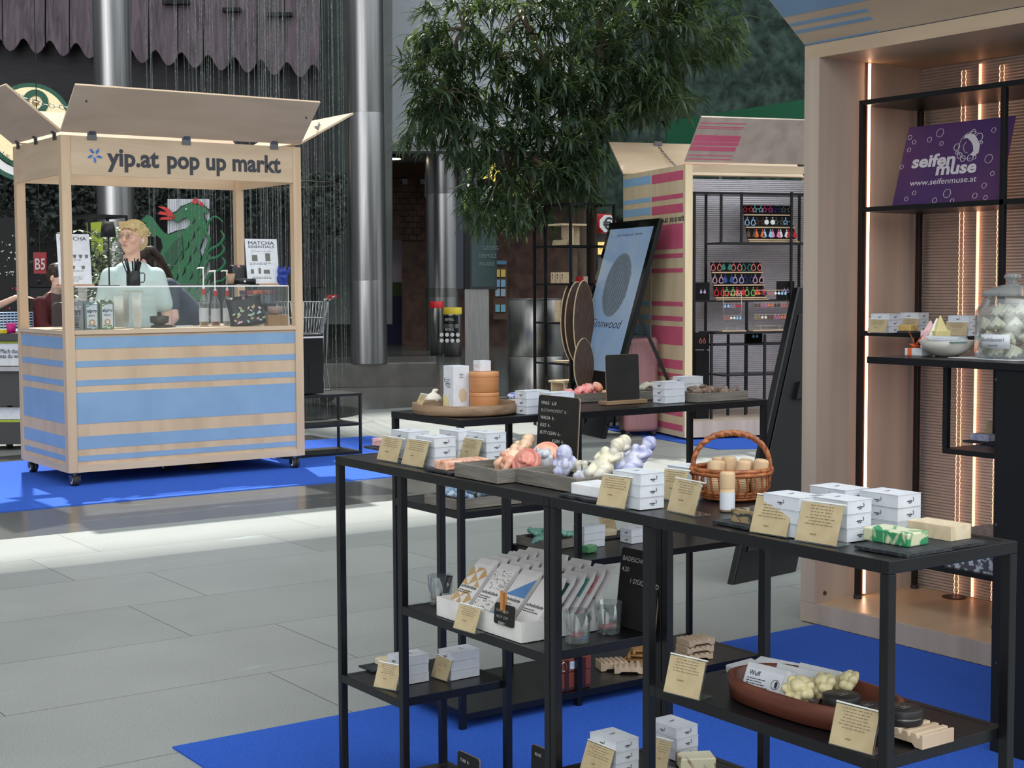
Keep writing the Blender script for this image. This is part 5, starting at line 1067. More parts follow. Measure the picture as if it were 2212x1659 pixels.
def pouch(px0, px1, y, z0, h, lab, floral=False, lean=0.1, rz=0):
    a, b_ = onp(px0, 650, y), onp(px1, 650, y); w_ = b_.x-a.x; t = thing('pouch', lab, 'pouch', ((a.x+b_.x)/2, y, z0)); t.rotation_euler = (-lean, rz, 0)
    b = MB(); n = 8; vs = []
    for i in range(n+1):
        f = i/n; d_ = .035*(1-f)**.7+.002; ww = w_/2*(1-.06*sin(f*pi))
        vs += [(-ww, -d_*.3, f*h), (-ww*.5, -d_, f*h), (ww*.5, -d_, f*h), (ww, -d_*.3, f*h), (ww*.5, d_, f*h), (-ww*.5, d_, f*h)]
    b.add(vs, [(i*6+j, i*6+(j+1) % 6, (i+1)*6+(j+1) % 6, (i+1)*6+j) for i in range(n) for j in range(6)]+[tuple(range(5, -1, -1)), tuple(range(n*6, n*6+6))], True); b.build('pouch_bag', cm('black_foil_bag', (30, 30, 33), .4), t)
    b = MB(); b.slab([(-.01, -.030, h*.15), (.012, -.030, h*.15), (.012, -.006, h*.98), (-.01, -.006, h*.98)], (0, -.001, 0)); b.build('label_strip', WHITEC, t)
    b = MB(); b.slab([(-.01, -.0095, h*.86), (.012, -.0095, h*.86), (.012, -.0068, h*.98), (-.01, -.0068, h*.98)], (0, -.001, 0)); b.build('pink_band', cm('dusty_pink', (200, 130, 150), .6), t)
    if floral:
        rr = random.Random(4)
        for k, c in enumerate(((228, 190, 200), (190, 214, 220), (180, 206, 160), (226, 190, 160))):
            b = MB(); [b.ell((rr.uniform(-w_*.42, w_*.42), -.036, rr.uniform(.02, h*.62)), (.016, .004, .008), 8, rot=Matrix.Rotation(rr.uniform(-1, 1), 3, 'Y')) for _ in range(7)]; b.build('petal_print', cm(f'pastel_{k}', c, .6), t)
    return t
pouch(496, 574, 11.2, KC+.002, .245, 'black pouch with pastel petals lying in the glass guard', True, .15, -.12)
p = onp(600, 700, 11.25); t = thing('cardboard_box', 'small brown cardboard box at the right end of the counter', 'box', (p.x, 11.27, KC)); MB().box(-.10, -.05, .0005, .085, .05, .085).build('carton', cm('brown_cardboard', (176, 134, 92), .8), t, bevel=.001); MB().box(-.0995, -.0505, .065, .0845, -.0498, .067).build('flap_seam', cm('cardboard_edge', (130, 96, 64), .8), t)
o = MB().lathe([(0, 0), (.03, 0), (.06, .03), (.07, .07), (.065, .07), (.05, .03), (0, .012)], 32).build('ceramic_bowl', cm('dusty_rose_ceramic', (178, 150, 140), .4), None, loc=(p.x-.02, 11.27, KC+.0855)); tag(o, 'dusty rose bowl on the cardboard box at the counter end', 'bowl')
o = MB().lathe([(0, 0), (.03, 0), (.055, .03), (.06, .07), (.055, .07), (.045, .03), (0, .012)], 32).build('ceramic_bowl', BL, None, loc=(p.x-.05, 11.30, KC+.11)); tag(o, 'dark bowl nested above the dusty rose bowl', 'bowl')
GT = GZ+.0065
def onz(px, y): return onp(px, 606, y).x
def menu(px0, px1, ytop, y, title, lab, lean=.12):
    x0, x1 = onz(px0, y), onz(px1, y); w_ = x1-x0; h = onp(px0, ytop, y).z-GT-.014; t = thing('menu_stand', lab, 'menu stand', ((x0+x1)/2, y, GT))
    MB().box(-w_/2-.01, -.02, .0004, w_/2+.01, .04, .0145).build('wooden_foot', cm('foot_maple', (190, 146, 112), .5), t); v = Vector((0, sin(lean), cos(lean))); nn = Vector((0, -cos(lean), sin(lean)))
    b = MB(); b.slab([Vector((-w_/2, 0, .015)), Vector((w_/2, 0, .015)), Vector((w_/2, 0, .015))+v*h, Vector((-w_/2, 0, .015))+v*h], nn*-.003); b.build('sheet', WHITEC, t)
    b = MB(); O = Vector((-w_/2, 0, .015))+nn*.0004; tt = title.split()
    for i, s in enumerate(tt): b.text(s, O+X_*w_/2+v*(h*(.87-.075*i)), X_, v, .042 if i == 0 else .030, w_*.8, .010, 'C')
    b.build('title_print', cm('slate_print', (82, 78, 96), .6), t); b = MB(); rr = random.Random(3)
    if len(tt) == 1:
        b.lines(O+X_*w_*.1+v*h*.78, X_, v, w_*.5, 3, h*.05, h*.012, 8, False)
        for r_, ys in enumerate((.52, .30)):
            for i in range(5 if r_ == 0 else 3): q = O+X_*w_*(.12+i*(.18 if r_ == 0 else .3))+v*h*ys; b.slab([q, q+X_*w_*.07, q+X_*w_*.1+v*h*.07, q-X_*w_*.02+v*h*.07], nn*.0004)
            b.lines(O+X_*w_*.1+v*h*(ys-.04), X_, v, w_*.8, 1, .01, h*.01, 9+r_, False)
        b.lines(O+X_*w_*.1+v*h*.14, X_, v, w_*.8, 3, h*.04, h*.012, 11, False)
    else:
        for (fx, fy, fw, fh) in ((.18, .50, .18, .14), (.60, .50, .16, .18), (.12, .22, .1, .1), (.36, .22, .08, .13), (.52, .22, .2, .09)): q = O+X_*w_*fx+v*h*fy; b.slab([q, q+X_*w_*fw, q+X_*w_*fw*.96+v*h*fh, q+X_*w_*fw*.04+v*h*fh], nn*.0004)
        b.lines(O+X_*w_*.1+v*h*.72, X_, v, w_*.8, 1, .01, h*.01, 9); b.lines(O+X_*w_*.1+v*h*.45, X_, v, w_*.8, 2, h*.03, h*.012, 10, False); b.lines(O+X_*w_*.1+v*h*.14, X_, v, w_*.7, 2, h*.03, h*.012, 12)
    b.build('printed_pictures', cm('grey_picture_print', (112, 110, 104), .6), t)
menu(128, 199, 504, 11.25, 'MATCHA', 'white drinks menu headed MATCHA, half behind the front left post'); menu(535, 604, 515, 11.22, 'MATCHA ESSENTIALS', 'white sheet headed MATCHA ESSENTIALS on the glass guard')
x = onz(236, 11.2); t = thing('table_lamp', 'small black table lamp standing on the glass guard', 'lamp', (x, 11.2, GT)); LK = cm('black_lamp_metal', (24, 24, 26), .5)
MB().lathe([(0, .0004), (.078, .0004), (.078, .007), (0, .008)], 36).build('base', LK, t); MB().cyl((0, 0, .0085), (0, 0, .40), .0055).build('pole', LK, t)
zt_, zb_ = onp(236, 479, 11.2).z-GT, onp(236, 512, 11.2).z-GT; MB().lathe([(.060, zb_), (.045, zt_), (.010, zt_+.001), (.0, zt_+.002)], 36).build('lamp_shade', LK, t, solid=.0015)
x = onz(288, 11.2); t = thing('straw_cup', 'black mug holding a fan of black straws on the glass guard', 'mug', (x, 11.2, GT)); MB().lathe([(0, .0005), (.050, .0005), (.052, .004), (.052, .115), (.048, .115), (.048, .01), (0, .009)], 36).build('mug_body', BL, t)
b = MB(); b.tube([(.051, 0, .10), (.085, 0, .10), (.094, 0, .09), (.09, 0, .04), (.082, 0, .03), (.052, 0, .028)], .004, 8); b.build('handle', BL, t)
rr = random.Random(2)
for k in range(17):
    a = rr.uniform(0, 2*pi); r = rr.uniform(.01, .036); f = rr.uniform(1.5, 2.1); MBB = MB().cyl((r*cos(a)*.5, r*sin(a)*.5, .02), (r*cos(a)*f*1.25, r*sin(a)*f*.5, rr.uniform(.18, .215)), .0045, n=8); o = MBB.build('black_straw', BL, None, loc=t.location); tag(o, 'black drinking straw standing in the black mug', 'straw', 'black straws in the mug')
p = onz(400, 11.2); o = MB().box(-.11, -.07, 0, .11, .07, .012).build('flat_tray', BL, None, loc=(p, 11.2, GT), bevel=.002); tag(o, 'flat black tray on the glass guard right of the straws', 'tray')
x = onz(523, 11.2); o = MB().lathe([(0, 0), (.14, 0), (.147, .006), (.14, .010), (0, .008)], 40, sy=.7).build('round_tray', BL, None, loc=(x, 11.2, GT)); tag(o, 'black round tray on the glass guard before the MATCHA ESSENTIALS sheet', 'tray')
t = thing('sugar_tin', 'black tin with a white round emblem on the black round tray', 'tin', (x+.03, 11.2, GT+.0105)); MB().lathe([(0, 0), (.085, 0), (.085, .043), (0, .044)], 36, sy=.8).build('tin_body', BL, t); MB().cyl((-.035, -.063, .022), (-.036, -.0655, .022), .008, n=12).build('emblem', WHITE, t)
o = MB().lathe([(0, 0), (.028, 0), (.037, .085), (.035, .085), (.027, .004), (0, .004)], 28).build('latte_glass', mat('iced_latte', (176, 140, 112), .15, trans=.4, c2=(206, 184, 160), ns=10), None, loc=(x-.10, 11.2, GT+.0105)); tag(o, 'small glass of brown drink at the left of the round tray', 'glass')
pouch(497, 534, 11.28, GT+.0105, .155, 'plain black pouch with white strip standing behind the tray tin', False, .0)
x = onz(609, 11.22); CATM = cm('cobalt_ceramic', (38, 62, 150), .4); b = MB(); b.ell((0, 0, .05), (.048, .042, .052)); b.ell((0, -.005, .112), (.042, .038, .034)); 
for s in (-1, 1): b.cap((s*.024, 0, .130), (s*.031, 0, .158), .014, .004); b.ell((s*.022, -.032, .010), (.018, .022, .012))
b.cap((.036, -.01, .08), (.060, -.012, .130), .014, .012); b.ell((.060, -.012, .138), .014); b.cap((-.03, -.03, .07), (-.008, -.042, .06), .012, .011)
tag(b.build('cat_figurine', CATM, None, loc=(x, 11.22, GT), remesh=.004, smooth=2), 'cobalt blue waving cat figurine at the right end of the glass guard', 'figurine')
# ---- table and cooler right of the drinks stall
p = at(763, 977, 0); tx0, tx1, tz = 5.74, 6.487, .543; t = table('low black steel table right of the drinks stall, carrying the black cooler', (tx0, 11.6, .0), [(tx0, 11.6, tx1, 12.03, tz)], [(x, y, tz-.0245) for x in (tx0+.012, tx1-.012) for y in (11.612, 12.018)], [(tx0+.02, 11.601, tx1-.001, 12.029, .28), (tx0+.02, 11.601, tx1-.001, 12.029, .03)])
cx1 = aty(699, 780, 11.62).x; ch = zf(722, 690, cx1, 11.62)-tz; t = thing('cooler', 'black cooler box with louvred side and white top edge beside the drinks stall', 'cooler', (5.76, 11.62, tz)); w_ = cx1-5.76
MB().box(0, 0, .012, w_, .36, ch-.03).build('housing', cm('gloss_black_plastic', (14, 14, 16), .15), t, bevel=.006); MB().box(0, -.001, ch-.0295, w_+.002, .361, ch-.018).build('white_edge', WHITE, t); MB().box(0, 0, ch-.0175, w_, .36, ch).build('lid', BLK, t)
for k in range(12): MB().box(w_*.60, -.006, .05+.018*k, w_*.94, -.0005, .058+.018*k).build('louvre', BLK, t)
# ---- shopping cart
q = W(655, 700, 19.0); t = thing('shopping_cart', 'silver wire shopping cart with red handle ends behind the drinks stall', 'shopping cart', (q.x, q.y, 0)); t.rotation_euler = (0, 0, radians(-35)); CH = cm('chrome_wire', (200, 204, 206), .2, metal=1)
b = MB(); L0, L1, T0, T1 = .52, .44, 1.28, .88
for k in range(17): f = k/16; b.bar((-.36+.66*f, -.26, T0), (-.28+.5*f, -.2, T1), .005); b.bar((-.36+.66*f, .26, T0), (-.28+.5*f, .2, T1), .005)
for k in range(9): f = k/8; b.bar((-.36, -.26+.52*f, T0), (-.28, -.2+.4*f, T1), .005); b.bar((.30, -.26+.52*f, T0), (.22, -.2+.4*f, T1), .005); b.bar((-.28, -.2+.4*f, T1), (.22, -.2+.4*f, T1), .004)
for z, k in ((T0, 1), ((T0+T1)/2, .9), (T1, .78)): b.tube([(-.36*k, -.26*k, z), (.30*k, -.26*k, z), (.30*k, .26*k, z), (-.36*k, .26*k, z)], .007, 6, closed=True)
b.build('wire_basket', CH, t); b = MB(); b.tube([(.30, -.24, 1.30), (.37, -.24, 1.34), (.37, .24, 1.34), (.30, .24, 1.30)], .012, 8); b.build('push_bar', WHITE, t)
for s in (-1, 1): MB().cyl((.37, s*.24, 1.34), (.37, s*.29, 1.34), .03, n=14).build('red_handle_end', RED, t)
for s in (-1, 1): b = MB(); b.tube([(.30, s*.2, 1.28), (.26, s*.2, .5), (.30, s*.24, .15), (-.36, s*.2, .15), (-.3, s*.18, .86)], .011, 7); b.build('frame', CH, t)
for x in (-.34, .30):
    for s in (-1, 1): b = MB(); b.cyl((x, s*.22-.015, .07), (x, s*.22+.015, .07), .068, n=20); b.bar((x, s*.22, .07), (x, s*.22, .15), .02); b.build('wheel', RUBBER, t)
# ================================================================ behind the drinks stall
def disc(b, c, r0, r1, th, n=48, a0=0, a1=2*pi, off=0):
    c = Vector(c)-CF*off
    for i in range(n):
        w0, w1 = a0+(a1-a0)*i/n, a0+(a1-a0)*(i+1)/n; P_ = lambda r, w: c+CR*r*cos(w)+CU*r*sin(w)
        if r0 <= 0: b.slab([c, P_(r1, w0), P_(r1, w1)], CF*th)
        else: b.slab([P_(r0, w0), P_(r1, w0), P_(r1, w1), P_(r0, w1)], CF*th)
    return b
d = 25.6; s_ = d/FPX; c = W(64, 272, d); t = thing('round_sign', 'round green and cream shop sign with an eye like ring at the left edge', 'sign', c); GRN = cm('bottle_green', (14, 84, 60), .5); CRM = cm('warm_cream', (240, 222, 176), .5, em=.25)
def nd(): b = MB(); b.M = sunk(t); return b
disc(nd(), c, 0, 84*s_, .05).build('cream_disc', CRM, t); disc(nd(), c, 84*s_, 93*s_, .08).build('green_rim', GRN, t); disc(nd(), c, 96*s_, 112*s_, .05, 40, pi*.95, pi*1.75).build('white_band', WHITE, t); disc(nd(), c, 112*s_, 122*s_, .06, 40, pi*.9, pi*1.8).build('outer_rim', GRN, t)
e_ = W(77, 222, d); disc(nd(), e_, 15*s_, 28*s_, .02, off=.03).build('green_ring', GRN, t); disc(nd(), e_, 0, 7*s_, .02, off=.03).build('gold_center', cm('dull_gold', (150, 120, 60), .4), t)
b = nd(); b.text('delle City', W(-4, 336, d-.06), CR*.8-CU*.6, CU*.8+CR*.6, .16, .42, .01); b.build('lettering', GRN, t)
d = 22; b = MB(); rr = random.Random(11)
IVY = mat('ivy_leaf', (36, 48, 42), .55, c2=(10, 15, 13), ns=1.5)
for k in range(2600):
    px = rr.uniform(-60, 745); py = 372+abs(rr.gauss(0, 1))*(48 if px < 330 else 34)+(rr.random()**3)*140*(1 if px < 140 or px > 640 else .4); c = W(px, py, 25.9+rr.uniform(-.35, .2)); r = rr.uniform(.035, .085); M = Matrix.Rotation(rr.uniform(0, 6.3), 3, CF) @ Matrix.Rotation(rr.uniform(-.9, .9), 3, 'X') @ Matrix.Rotation(rr.uniform(-.9, .9), 3, 'Z')
    pts = [(cos(w)*r*(1 if i % 2 else .62), sin(w)*r*(1 if i % 2 else .62)) for i, w in enumerate([2*pi*j/8 for j in range(8)])]; b.add([c+M @ (CR*x+CU*y) for x, y in pts]+[c-CF*.02], [(i, (i+1) % 8, 8) for i in range(8)])
for k in range(26): px = rr.uniform(-40, 740); pts = [W(px+rr.uniform(-14, 14)*i, 360+18*i, 26.0) for i in range(6)]; b.tube(pts, .015, 5)
tag(b.build('ivy', IVY), 'dark ivy hanging on the wall above the shop behind the drinks stall', 'ivy', kind='stuff')
# string curtain with hoop
t = thing('string_curtain', 'tall curtain of hanging glassy strings between two steel columns', 'string curtain', W(540, 850, 17.5).xy.to_3d()); STR = mat('glassy_string', (150, 160, 156), .25, .3, c2=(96, 106, 102), ns=30); b = MB(); b.M = sunk(t); rr = random.Random(8)
for k in range(112):
    px = 316+rr.random()*430 if k % 3 else 560+rr.random()*185; dd = rr.uniform(16.6, 19.2); q = W(px, 300, dd); r = rr.choice((.0012, .0016, .0024)); b.tube([(q.x, q.y, 0.02), (q.x, q.y, 7.2)], r, 4, caps=False)
    for _ in range(14): z = rr.uniform(.3, 6.5); b.ell((q.x, q.y, z), (r*2.1, r*2.1, r*rr.uniform(4, 16)), 6)
tag(b.build('strings', STR, t), kind='stuff')
c = W(620, 398, 18); b = MB(); b.M = sunk(t); b.tube([(c.x+.62*cos(w), c.y+.62*sin(w), c.z) for w in [2*pi*i/48 for i in range(48)]], .005, 6, closed=True); b.build('hoop', cm('thin_brass', (110, 98, 84), .3, metal=1), t)
MB().cyl((0, 0, 0), (0, 0, .015), 1.3, n=48).build('catch_basin', cm('dark_basin', (34, 34, 34), .2), t)
# dragon emblem
d = 20.5; s_ = d/FPX; t = thing('dragon_sign', 'green fire breathing panther emblem on a white corrugated panel', 'sign', W(410, 640, d)); 
def nd(): b = MB(); b.M = sunk(t); return b
b = nd(); 
for k in range(18): b.slab([W(362+k*5, 430, d), W(366.4+k*5, 430, d), W(366.4+k*5, 655, d), W(362+k*5, 655, d)], CF*.05)
b.build('corrugated_panel', cm('pale_corrugated', (196, 200, 206), .6), t)
def shape(pts, nm, m, off, th=.03):
    c0_ = W(0, 0, d-off); k_ = (d-off)/FPX; b = nd(); b.poly([(p[0]*k_, -p[1]*k_) for p in pts], c0_, CR, CU, CF*th); return b.build(nm, m, t)
body = [(372, 463), (383, 458), (392, 448), (405, 441), (416, 437), (424, 442), (437, 444), (452, 456), (447, 461), (438, 461), (441, 472), (446, 485), (447, 500), (438, 516), (430, 540), (434, 556), (428, 580), (440, 610), (446, 650), (372, 650), (352, 622), (346, 596), (354, 570), (344, 552), (352, 534), (348, 516), (336, 507), (330, 512), (322, 498), (312, 494), (316, 482), (305, 476), (318, 464), (328, 468), (345, 492), (355, 503), (366, 507), (384, 500), (399, 496), (409, 488), (411, 478), (404, 470), (395, 472), (385, 479), (378, 480), (374, 471)]
cxx, cyy = 390, 540
shape([(x+(2.2 if x > 395 else -2.2), y+(-2.2 if y < 520 else 1)) for x, y in body], 'black_outline', cm('black_paint', (10, 10, 10), .6), .03); shape(body, 'panther_body', cm('emblem_green', (28, 104, 62), .5), .05)
shape([(356, 548), (378, 520), (392, 510), (396, 540), (376, 572), (362, 590)], 'foreleg', cm('emblem_green_dark', (20, 78, 48), .5), .07)
RF = cm('emblem_red', (196, 42, 40), .5)
for f in ([(378, 469), (366, 462), (352, 452), (340, 446), (354, 446), (366, 452)], [(378, 470), (362, 466), (340, 462), (346, 456), (362, 459)], [(378, 473), (362, 475), (344, 474), (350, 469), (364, 468)], [(414, 438), (417, 430), (424, 428), (428, 434), (424, 441)], [(430, 442), (432, 434), (437, 438), (440, 446)]): shape(f, 'red_flame', RF, .06)
for (pts, w) in (([(432, 600), (440, 560), (452, 520), (444, 500), (452, 478), (466, 468), (482, 480)], 4.5), ([(436, 590), (450, 545), (472, 530), (484, 512), (476, 498)], 4.5), ([(434, 596), (450, 562), (470, 556), (484, 540), (480, 528)], 4.5), ([(440, 620), (456, 590), (474, 584), (486, 568), (480, 556)], 4.5), ([(444, 630), (462, 612), (480, 606), (490, 596)], 4)):
    b = nd(); sm_ = [W(*p_, d-.05) for p_ in pts]; 
    cur = []; 
    for i in range(len(sm_)-1):
        for j in range(5): f = j/5; p0_, p1_, p2_, p3_ = sm_[max(i-1, 0)], sm_[i], sm_[i+1], sm_[min(i+2, len(sm_)-1)]; cur.append(.5*((2*p1_)+(p2_-p0_)*f+(2*p0_-5*p1_+4*p2_-p3_)*f*f+(3*p1_-p0_-3*p2_+p3_)*f**3))
    cur.append(sm_[-1]); n_ = len(cur); b.tube(cur, [w*s_*(1-.75*(i/n_)**2) for i in range(n_)], 7); b.build('tail_curl', MATS['emblem_green'], t)
b = nd(); rr = random.Random(14)
for (x, y, L) in [(420, 500, 20), (408, 520, 22), (396, 545, 20), (412, 550, 22), (424, 530, 18), (400, 575, 22), (416, 585, 20), (384, 590, 18), (392, 612, 20), (410, 615, 22), (428, 610, 18), (370, 560, 14), (420, 470, 14), (430, 485, 14)]: p_ = W(x, y, d-.055); q_ = W(x-L*.35, y+L, d-.055); b.tube([p_, p_.lerp(q_, .5)+CR*.02, q_], [.003, .011, .002], 5)
b.build('fur_strokes', MATS['black_paint'], t)
MB_ = nd(); MB_.ell(W(402, 452, d-.07), .012, 8); MB_.build('eye', WHITE, t); b = nd(); b.bar(W(410, 655, d+.1), (*W(410, 655, d+.1).xy, 0), .08); b.build('support_post', BLK, t)
# hanging number board, lime sign on black rack, shrub
p = W(86, 568, 19); t = thing('number_board', 'small dark red hanging board reading B5', 'sign', p)
def nd(): b = MB(); b.M = sunk(t); return b
b = nd(); b.slab([W(72, 545, 19), W(100, 545, 19), W(99, 591, 19), W(73, 591, 19)], CF*.03); b.build('board', cm('dark_red_board', (142, 26, 34), .5), t); b = nd(); b.text('B5', W(76, 582, 18.99), CR, CU, .20, .125, .01); b.build('lettering', cm('grey_letter', (200, 190, 190), .6), t); b = nd(); b.cyl(W(86, 545, 19.02), W(86, 380, 19.02)+Z_*6, .006, n=6); b.build('hanging_wire', BLK, t)
p = W(230, 600, 15.5); t = thing('garment_rack', 'thin black square frame rack behind the drinks menu', 'rack', (p.x, p.y, 0))
def nd(): b = MB(); b.M = sunk(t); return b
top = W(192, 468, 15.3).z
A, B_, C_, D_ = [W(px, 470, dd) for px, dd in ((192, 15.0), (273, 15.3), (232, 15.7), (146, 15.5))]
for q in (A, B_, C_, D_): nd().bar((q.x, q.y, 0), (q.x, q.y, top), .025).build('post', BLK, t)
for q, r_ in ((A, B_), (B_, C_), (C_, D_), (D_, A)): nd().bar((q.x, q.y, top), (r_.x, r_.y, top), .025).build('top_bar', BLK, t)
p = W(205, 512, 15.3); t = thing('lime_sign', 'lime green sign with black words hanging in the black rack', 'sign', p)
def nd(): b = MB(); b.M = sunk(t); return b
b = nd(); b.slab([W(187, 481, 15.4), W(222, 479, 15.4), W(222, 552, 15.4), W(190, 552, 15.4)], CF*.02); b.build('board', cm('lime', (160, 178, 40), .5), t); b = nd(); b.text('Mach', W(198, 509, 15.38), CR, CU, .085, .13, .008); b.text('st!', W(197, 538, 15.38), CR, CU, .085, .06, .008); b.build('lettering', INK, t)
b = nd(); b.cyl(W(205, 480, 15.41), W(205, 470, 15.41), .003, n=6); b.build('hanging_wire', BLK, t)
LFM = mat('variegated_leaf', (196, 206, 176), .45, c2=(70, 104, 60), ns=8, lo=.4, hi=.6)
def leaf(b, p, d_, L, w_, up=Z_, droop=.5, n=3):
    d_ = d_.normalized(); s_ = d_.cross(up); s_ = s_.normalized() if s_.length > .01 else X_; vs = []; q = Vector(p); dd = d_.copy()
    prof = (0.15, .9, 1, .6, .05) if n > 3 else (.15, 1, .75, .05)
    m = len(prof)
    for i, k in enumerate(prof):
        nn_ = s_.cross(dd); vs += [q-s_*w_*k+nn_*w_*.25*k, q, q+s_*w_*k+nn_*w_*.25*k]; q = q+dd*L/(m-1); dd = (dd-Z_*droop/(m-1)).normalized()
    fs = []
    for i in range(m-1): a = i*3; fs += [(a, a+1, a+4, a+3), (a+1, a+2, a+5, a+4)]
    b.add(vs, fs, True)
rr = random.Random(5); p = W(232, 600, 14.2); t = thing('leafy_shrub', 'leafy pale green shrub in a black pot behind the seller', 'shrub', (p.x, p.y, 0)); b = MB()
for k in range(420):
    c = Vector((rr.gauss(0, .16), rr.gauss(0, .16), rr.uniform(.95, 2.0))); leaf(b, c, Vector((rr.gauss(0, 1), rr.gauss(0, 1), rr.uniform(-.2, 1))), rr.uniform(.10, .17), rr.uniform(.018, .03), droop=.8)
b.build('foliage', LFM, t); b = MB(); [b.tube([(0, 0, .4), (rr.gauss(0, .03), rr.gauss(0, .03), 1.0), (rr.gauss(0, .12), rr.gauss(0, .12), 1.8)], [.014, .01, .004], 6) for k in range(6)]; b.build('stem', cm('shrub_stem', (80, 70, 50), .8), t); MB().lathe([(0, .001), (.16, .001), (.21, .42), (.19, .42), (.18, .38), (0, .38)], 24).build('pot', BLK, t)
# info counter at the left edge
t = thing('info_counter', 'counter at the left edge with white sign and lime green stripes', 'counter', (W(10, 800, 13.6).x, W(10, 800, 13.6).y, 0)); 
def nd(): b = MB(); b.M = sunk(t); return b
def ps(x0, y0, x1, y1, d_, th, nm, m): nd().slab([W(x0, y0, d_), W(x1, y0, d_), W(x1, y1, d_), W(x0, y1, d_)], CF*th).build(nm, m, t)
ps(-220, 721, 47, 736, 13.6, .6, 'table_top', BLK); ps(-220, 737, 47, 742, 13.64, .02, 'lime_stripe', MATS['lime']); ps(-220, 742, 47, 790, 13.65, .02, 'sign_panel', WHITEC); ps(-220, 792, 47, 802, 13.5, .5, 'grey_ledge', GREY); ps(-220, 803, 47, 876, 13.62, .5, 'black_front', BLK); ps(-220, 880, 47, 906, 13.7, .02, 'lower_panel', WHITEC); ps(-220, 907, 47, 912, 13.68, .02, 'lime_stripe', MATS['lime']); ps(-220, 912, 47, 960, 13.7, .4, 'black_base', BLK)
ps(-214, 960, 40, 963+6, 13.75, .3, 'foot', BLK) if False else None
b = nd(); b.text('Mach doch', W(1, 763, 13.64), CR, CU, .058, .18, .002); b.text('was du willst', W(-3, 773.5, 13.64), CR, CU, .058, .23, .002); b.build('lettering', INK, t)
for x in (-200, 20): q = W(x, 940, 13.9); nd().bar((q.x, q.y, 0), (q.x, q.y, q.z), .05).build('leg', BLK, t)
ztop = W(10, 720, 13.65).z
q = W(16, 712, 13.8); t = thing('wire_basket', 'pale blue wire basket on the counter at the left edge', 'basket', (q.x, q.y, ztop)); b = MB()
for k in range(8): z = .01+.025*k; b.tube([(-.2, -.12, z), (.2, -.12, z), (.2, .12, z), (-.2, .12, z)], .003, 5, closed=True)
for k in range(13): x = -.2+.4*k/12; b.bar((x, -.12, 0.005), (x, -.12, .19), .004); b.bar((x, .12, 0.005), (x, .12, .19), .004)
b.M = Matrix.Rotation(YAW*-1, 4, 'Z'); b.build('wires', cm('pale_blue_wire', (150, 180, 214), .4), t)
for px, m, nm, lab in ((28, (190, 30, 120), 'magenta_cup', 'magenta cup on the counter at the left edge'), (6, (226, 210, 60), 'yellow_box', 'yellow packet at the very left edge of the counter')):
    q = W(px, 716, 13.62); o = (MB().lathe([(0, 0), (.035, 0), (.045, .09), (0, .091)], 20) if 'cup' in nm else MB().box(-.06, -.04, 0, .06, .04, .035)).build(nm, cm(nm, m, .5), None, loc=(q.x, q.y+.05, ztop)); tag(o, lab, 'cup' if 'cup' in nm else 'packet')
q = W(10, 580, 19.5); t = thing('menu_wall_board', 'large black board with small white and pink drawings at the left edge', 'board', q)
def nd(): b = MB(); b.M = sunk(t); return b
nd().slab([W(-80, 470, 19.5), W(62, 470, 19.5), W(62, 720, 19.5), W(-80, 720, 19.5)], CF*.04).build('board', cm('near_black', (8, 8, 8), .7), t)
for nm, c_, rows in (('white_chalk_marks', (200, 210, 200), ((508, 6), (525, 10), (545, 14), (560, 14), (575, 14), (590, 16), (612, 5))), ('pink_chalk_marks', (220, 50, 110), ((622, 8), (662, 6)))):
    b = nd(); rr = random.Random(6)
    for y, n in rows:
        for k in range(n): x = rr.uniform(-40, 50); w_ = rr.uniform(1, 6); yy_ = y+rr.uniform(-5, 5); b.slab([W(x, yy_, 19.49), W(x+w_, yy_-1, 19.49), W(x+w_*.8, yy_+rr.uniform(1, 4), 19.49)], CF*.004)
    b.build(nm, cm(nm, c_, .7), t)
q = W(10, 720, 19.6); 
b = MB(); b.M = sunk(t); b.bar((q.x, q.y, 0), q, .06); b.build('post', BLK, t)
# ================================================================ raspberry stall goods
def kp(px, py, yy): return loc(atp(px, py, C0+uy*yy, uy))
def kthing(name, lab, cat, lp, g=None):
    w = C0+ux*lp[0]+uy*lp[1]+Z_*lp[2]; return thing(name, lab, cat, w, a_k, g)
a_k = radians(-17)
t = kthing('shelf_rack', 'black steel shelf rack inside the raspberry stall', 'shelf rack', (.1, .6, .17))
def KB(): b = MB(); b.M = Matrix.Translation((-.1, -.6, -.17)); return b
yf, yb = .62, .98
def kpost(px, y0, y1, yy, nm='post', w=.022):
    a, c = kp(px, y0, yy), kp(px, y1, yy); KB().bar((a.x, yy, max(c.z, .172)), (a.x, yy, a.z), w).build(nm, BLK, t)
def kshelf(px0, px1, py, ya, yb_, th=.018):
    a, c = kp(px0, py, ya), kp(px1, py, ya); KB().box(a.x, ya, a.z-th, c.x, yb_, a.z).build('shelf', BLK, t)
x0 = kp(1500, 500, yf).x
kshelf(1497, 1760, 414, yf, yb); kshelf(1556, 1760, 523, yf, yb); kshelf(1500, 1760, 649, yf, yb)
for px in (1500, 1710): kpost(px, 415, 960, yf)
for px in (1558, 1602): kpost(px, 415, 523, yf+.01)
kpost(1613, 650, 960, yf); kpost(1525, 420, 960, yb); kpost(1727, 420, 960, yb)
t2 = t; t = kthing('display_table', 'black steel table with earring stands at the front of the raspberry stall', 'table', (.1, .1, .17))
def KB(): b = MB(); b.M = Matrix.Translation((-.1, -.1, -.17)); return b
ya = .16
a, c = kp(1534, 717, ya+.1), kp(1702, 721, ya+.1); zt = a.z
KB().box(a.x, ya, zt-.02, c.x+.25, ya+.36, zt).build('table_top', BLK, t)
for px in (1537, 1652): kpost(px, 722, 960, ya+.02)
for px in (1573, 1611): kpost(px, 722, 960, ya+.33)
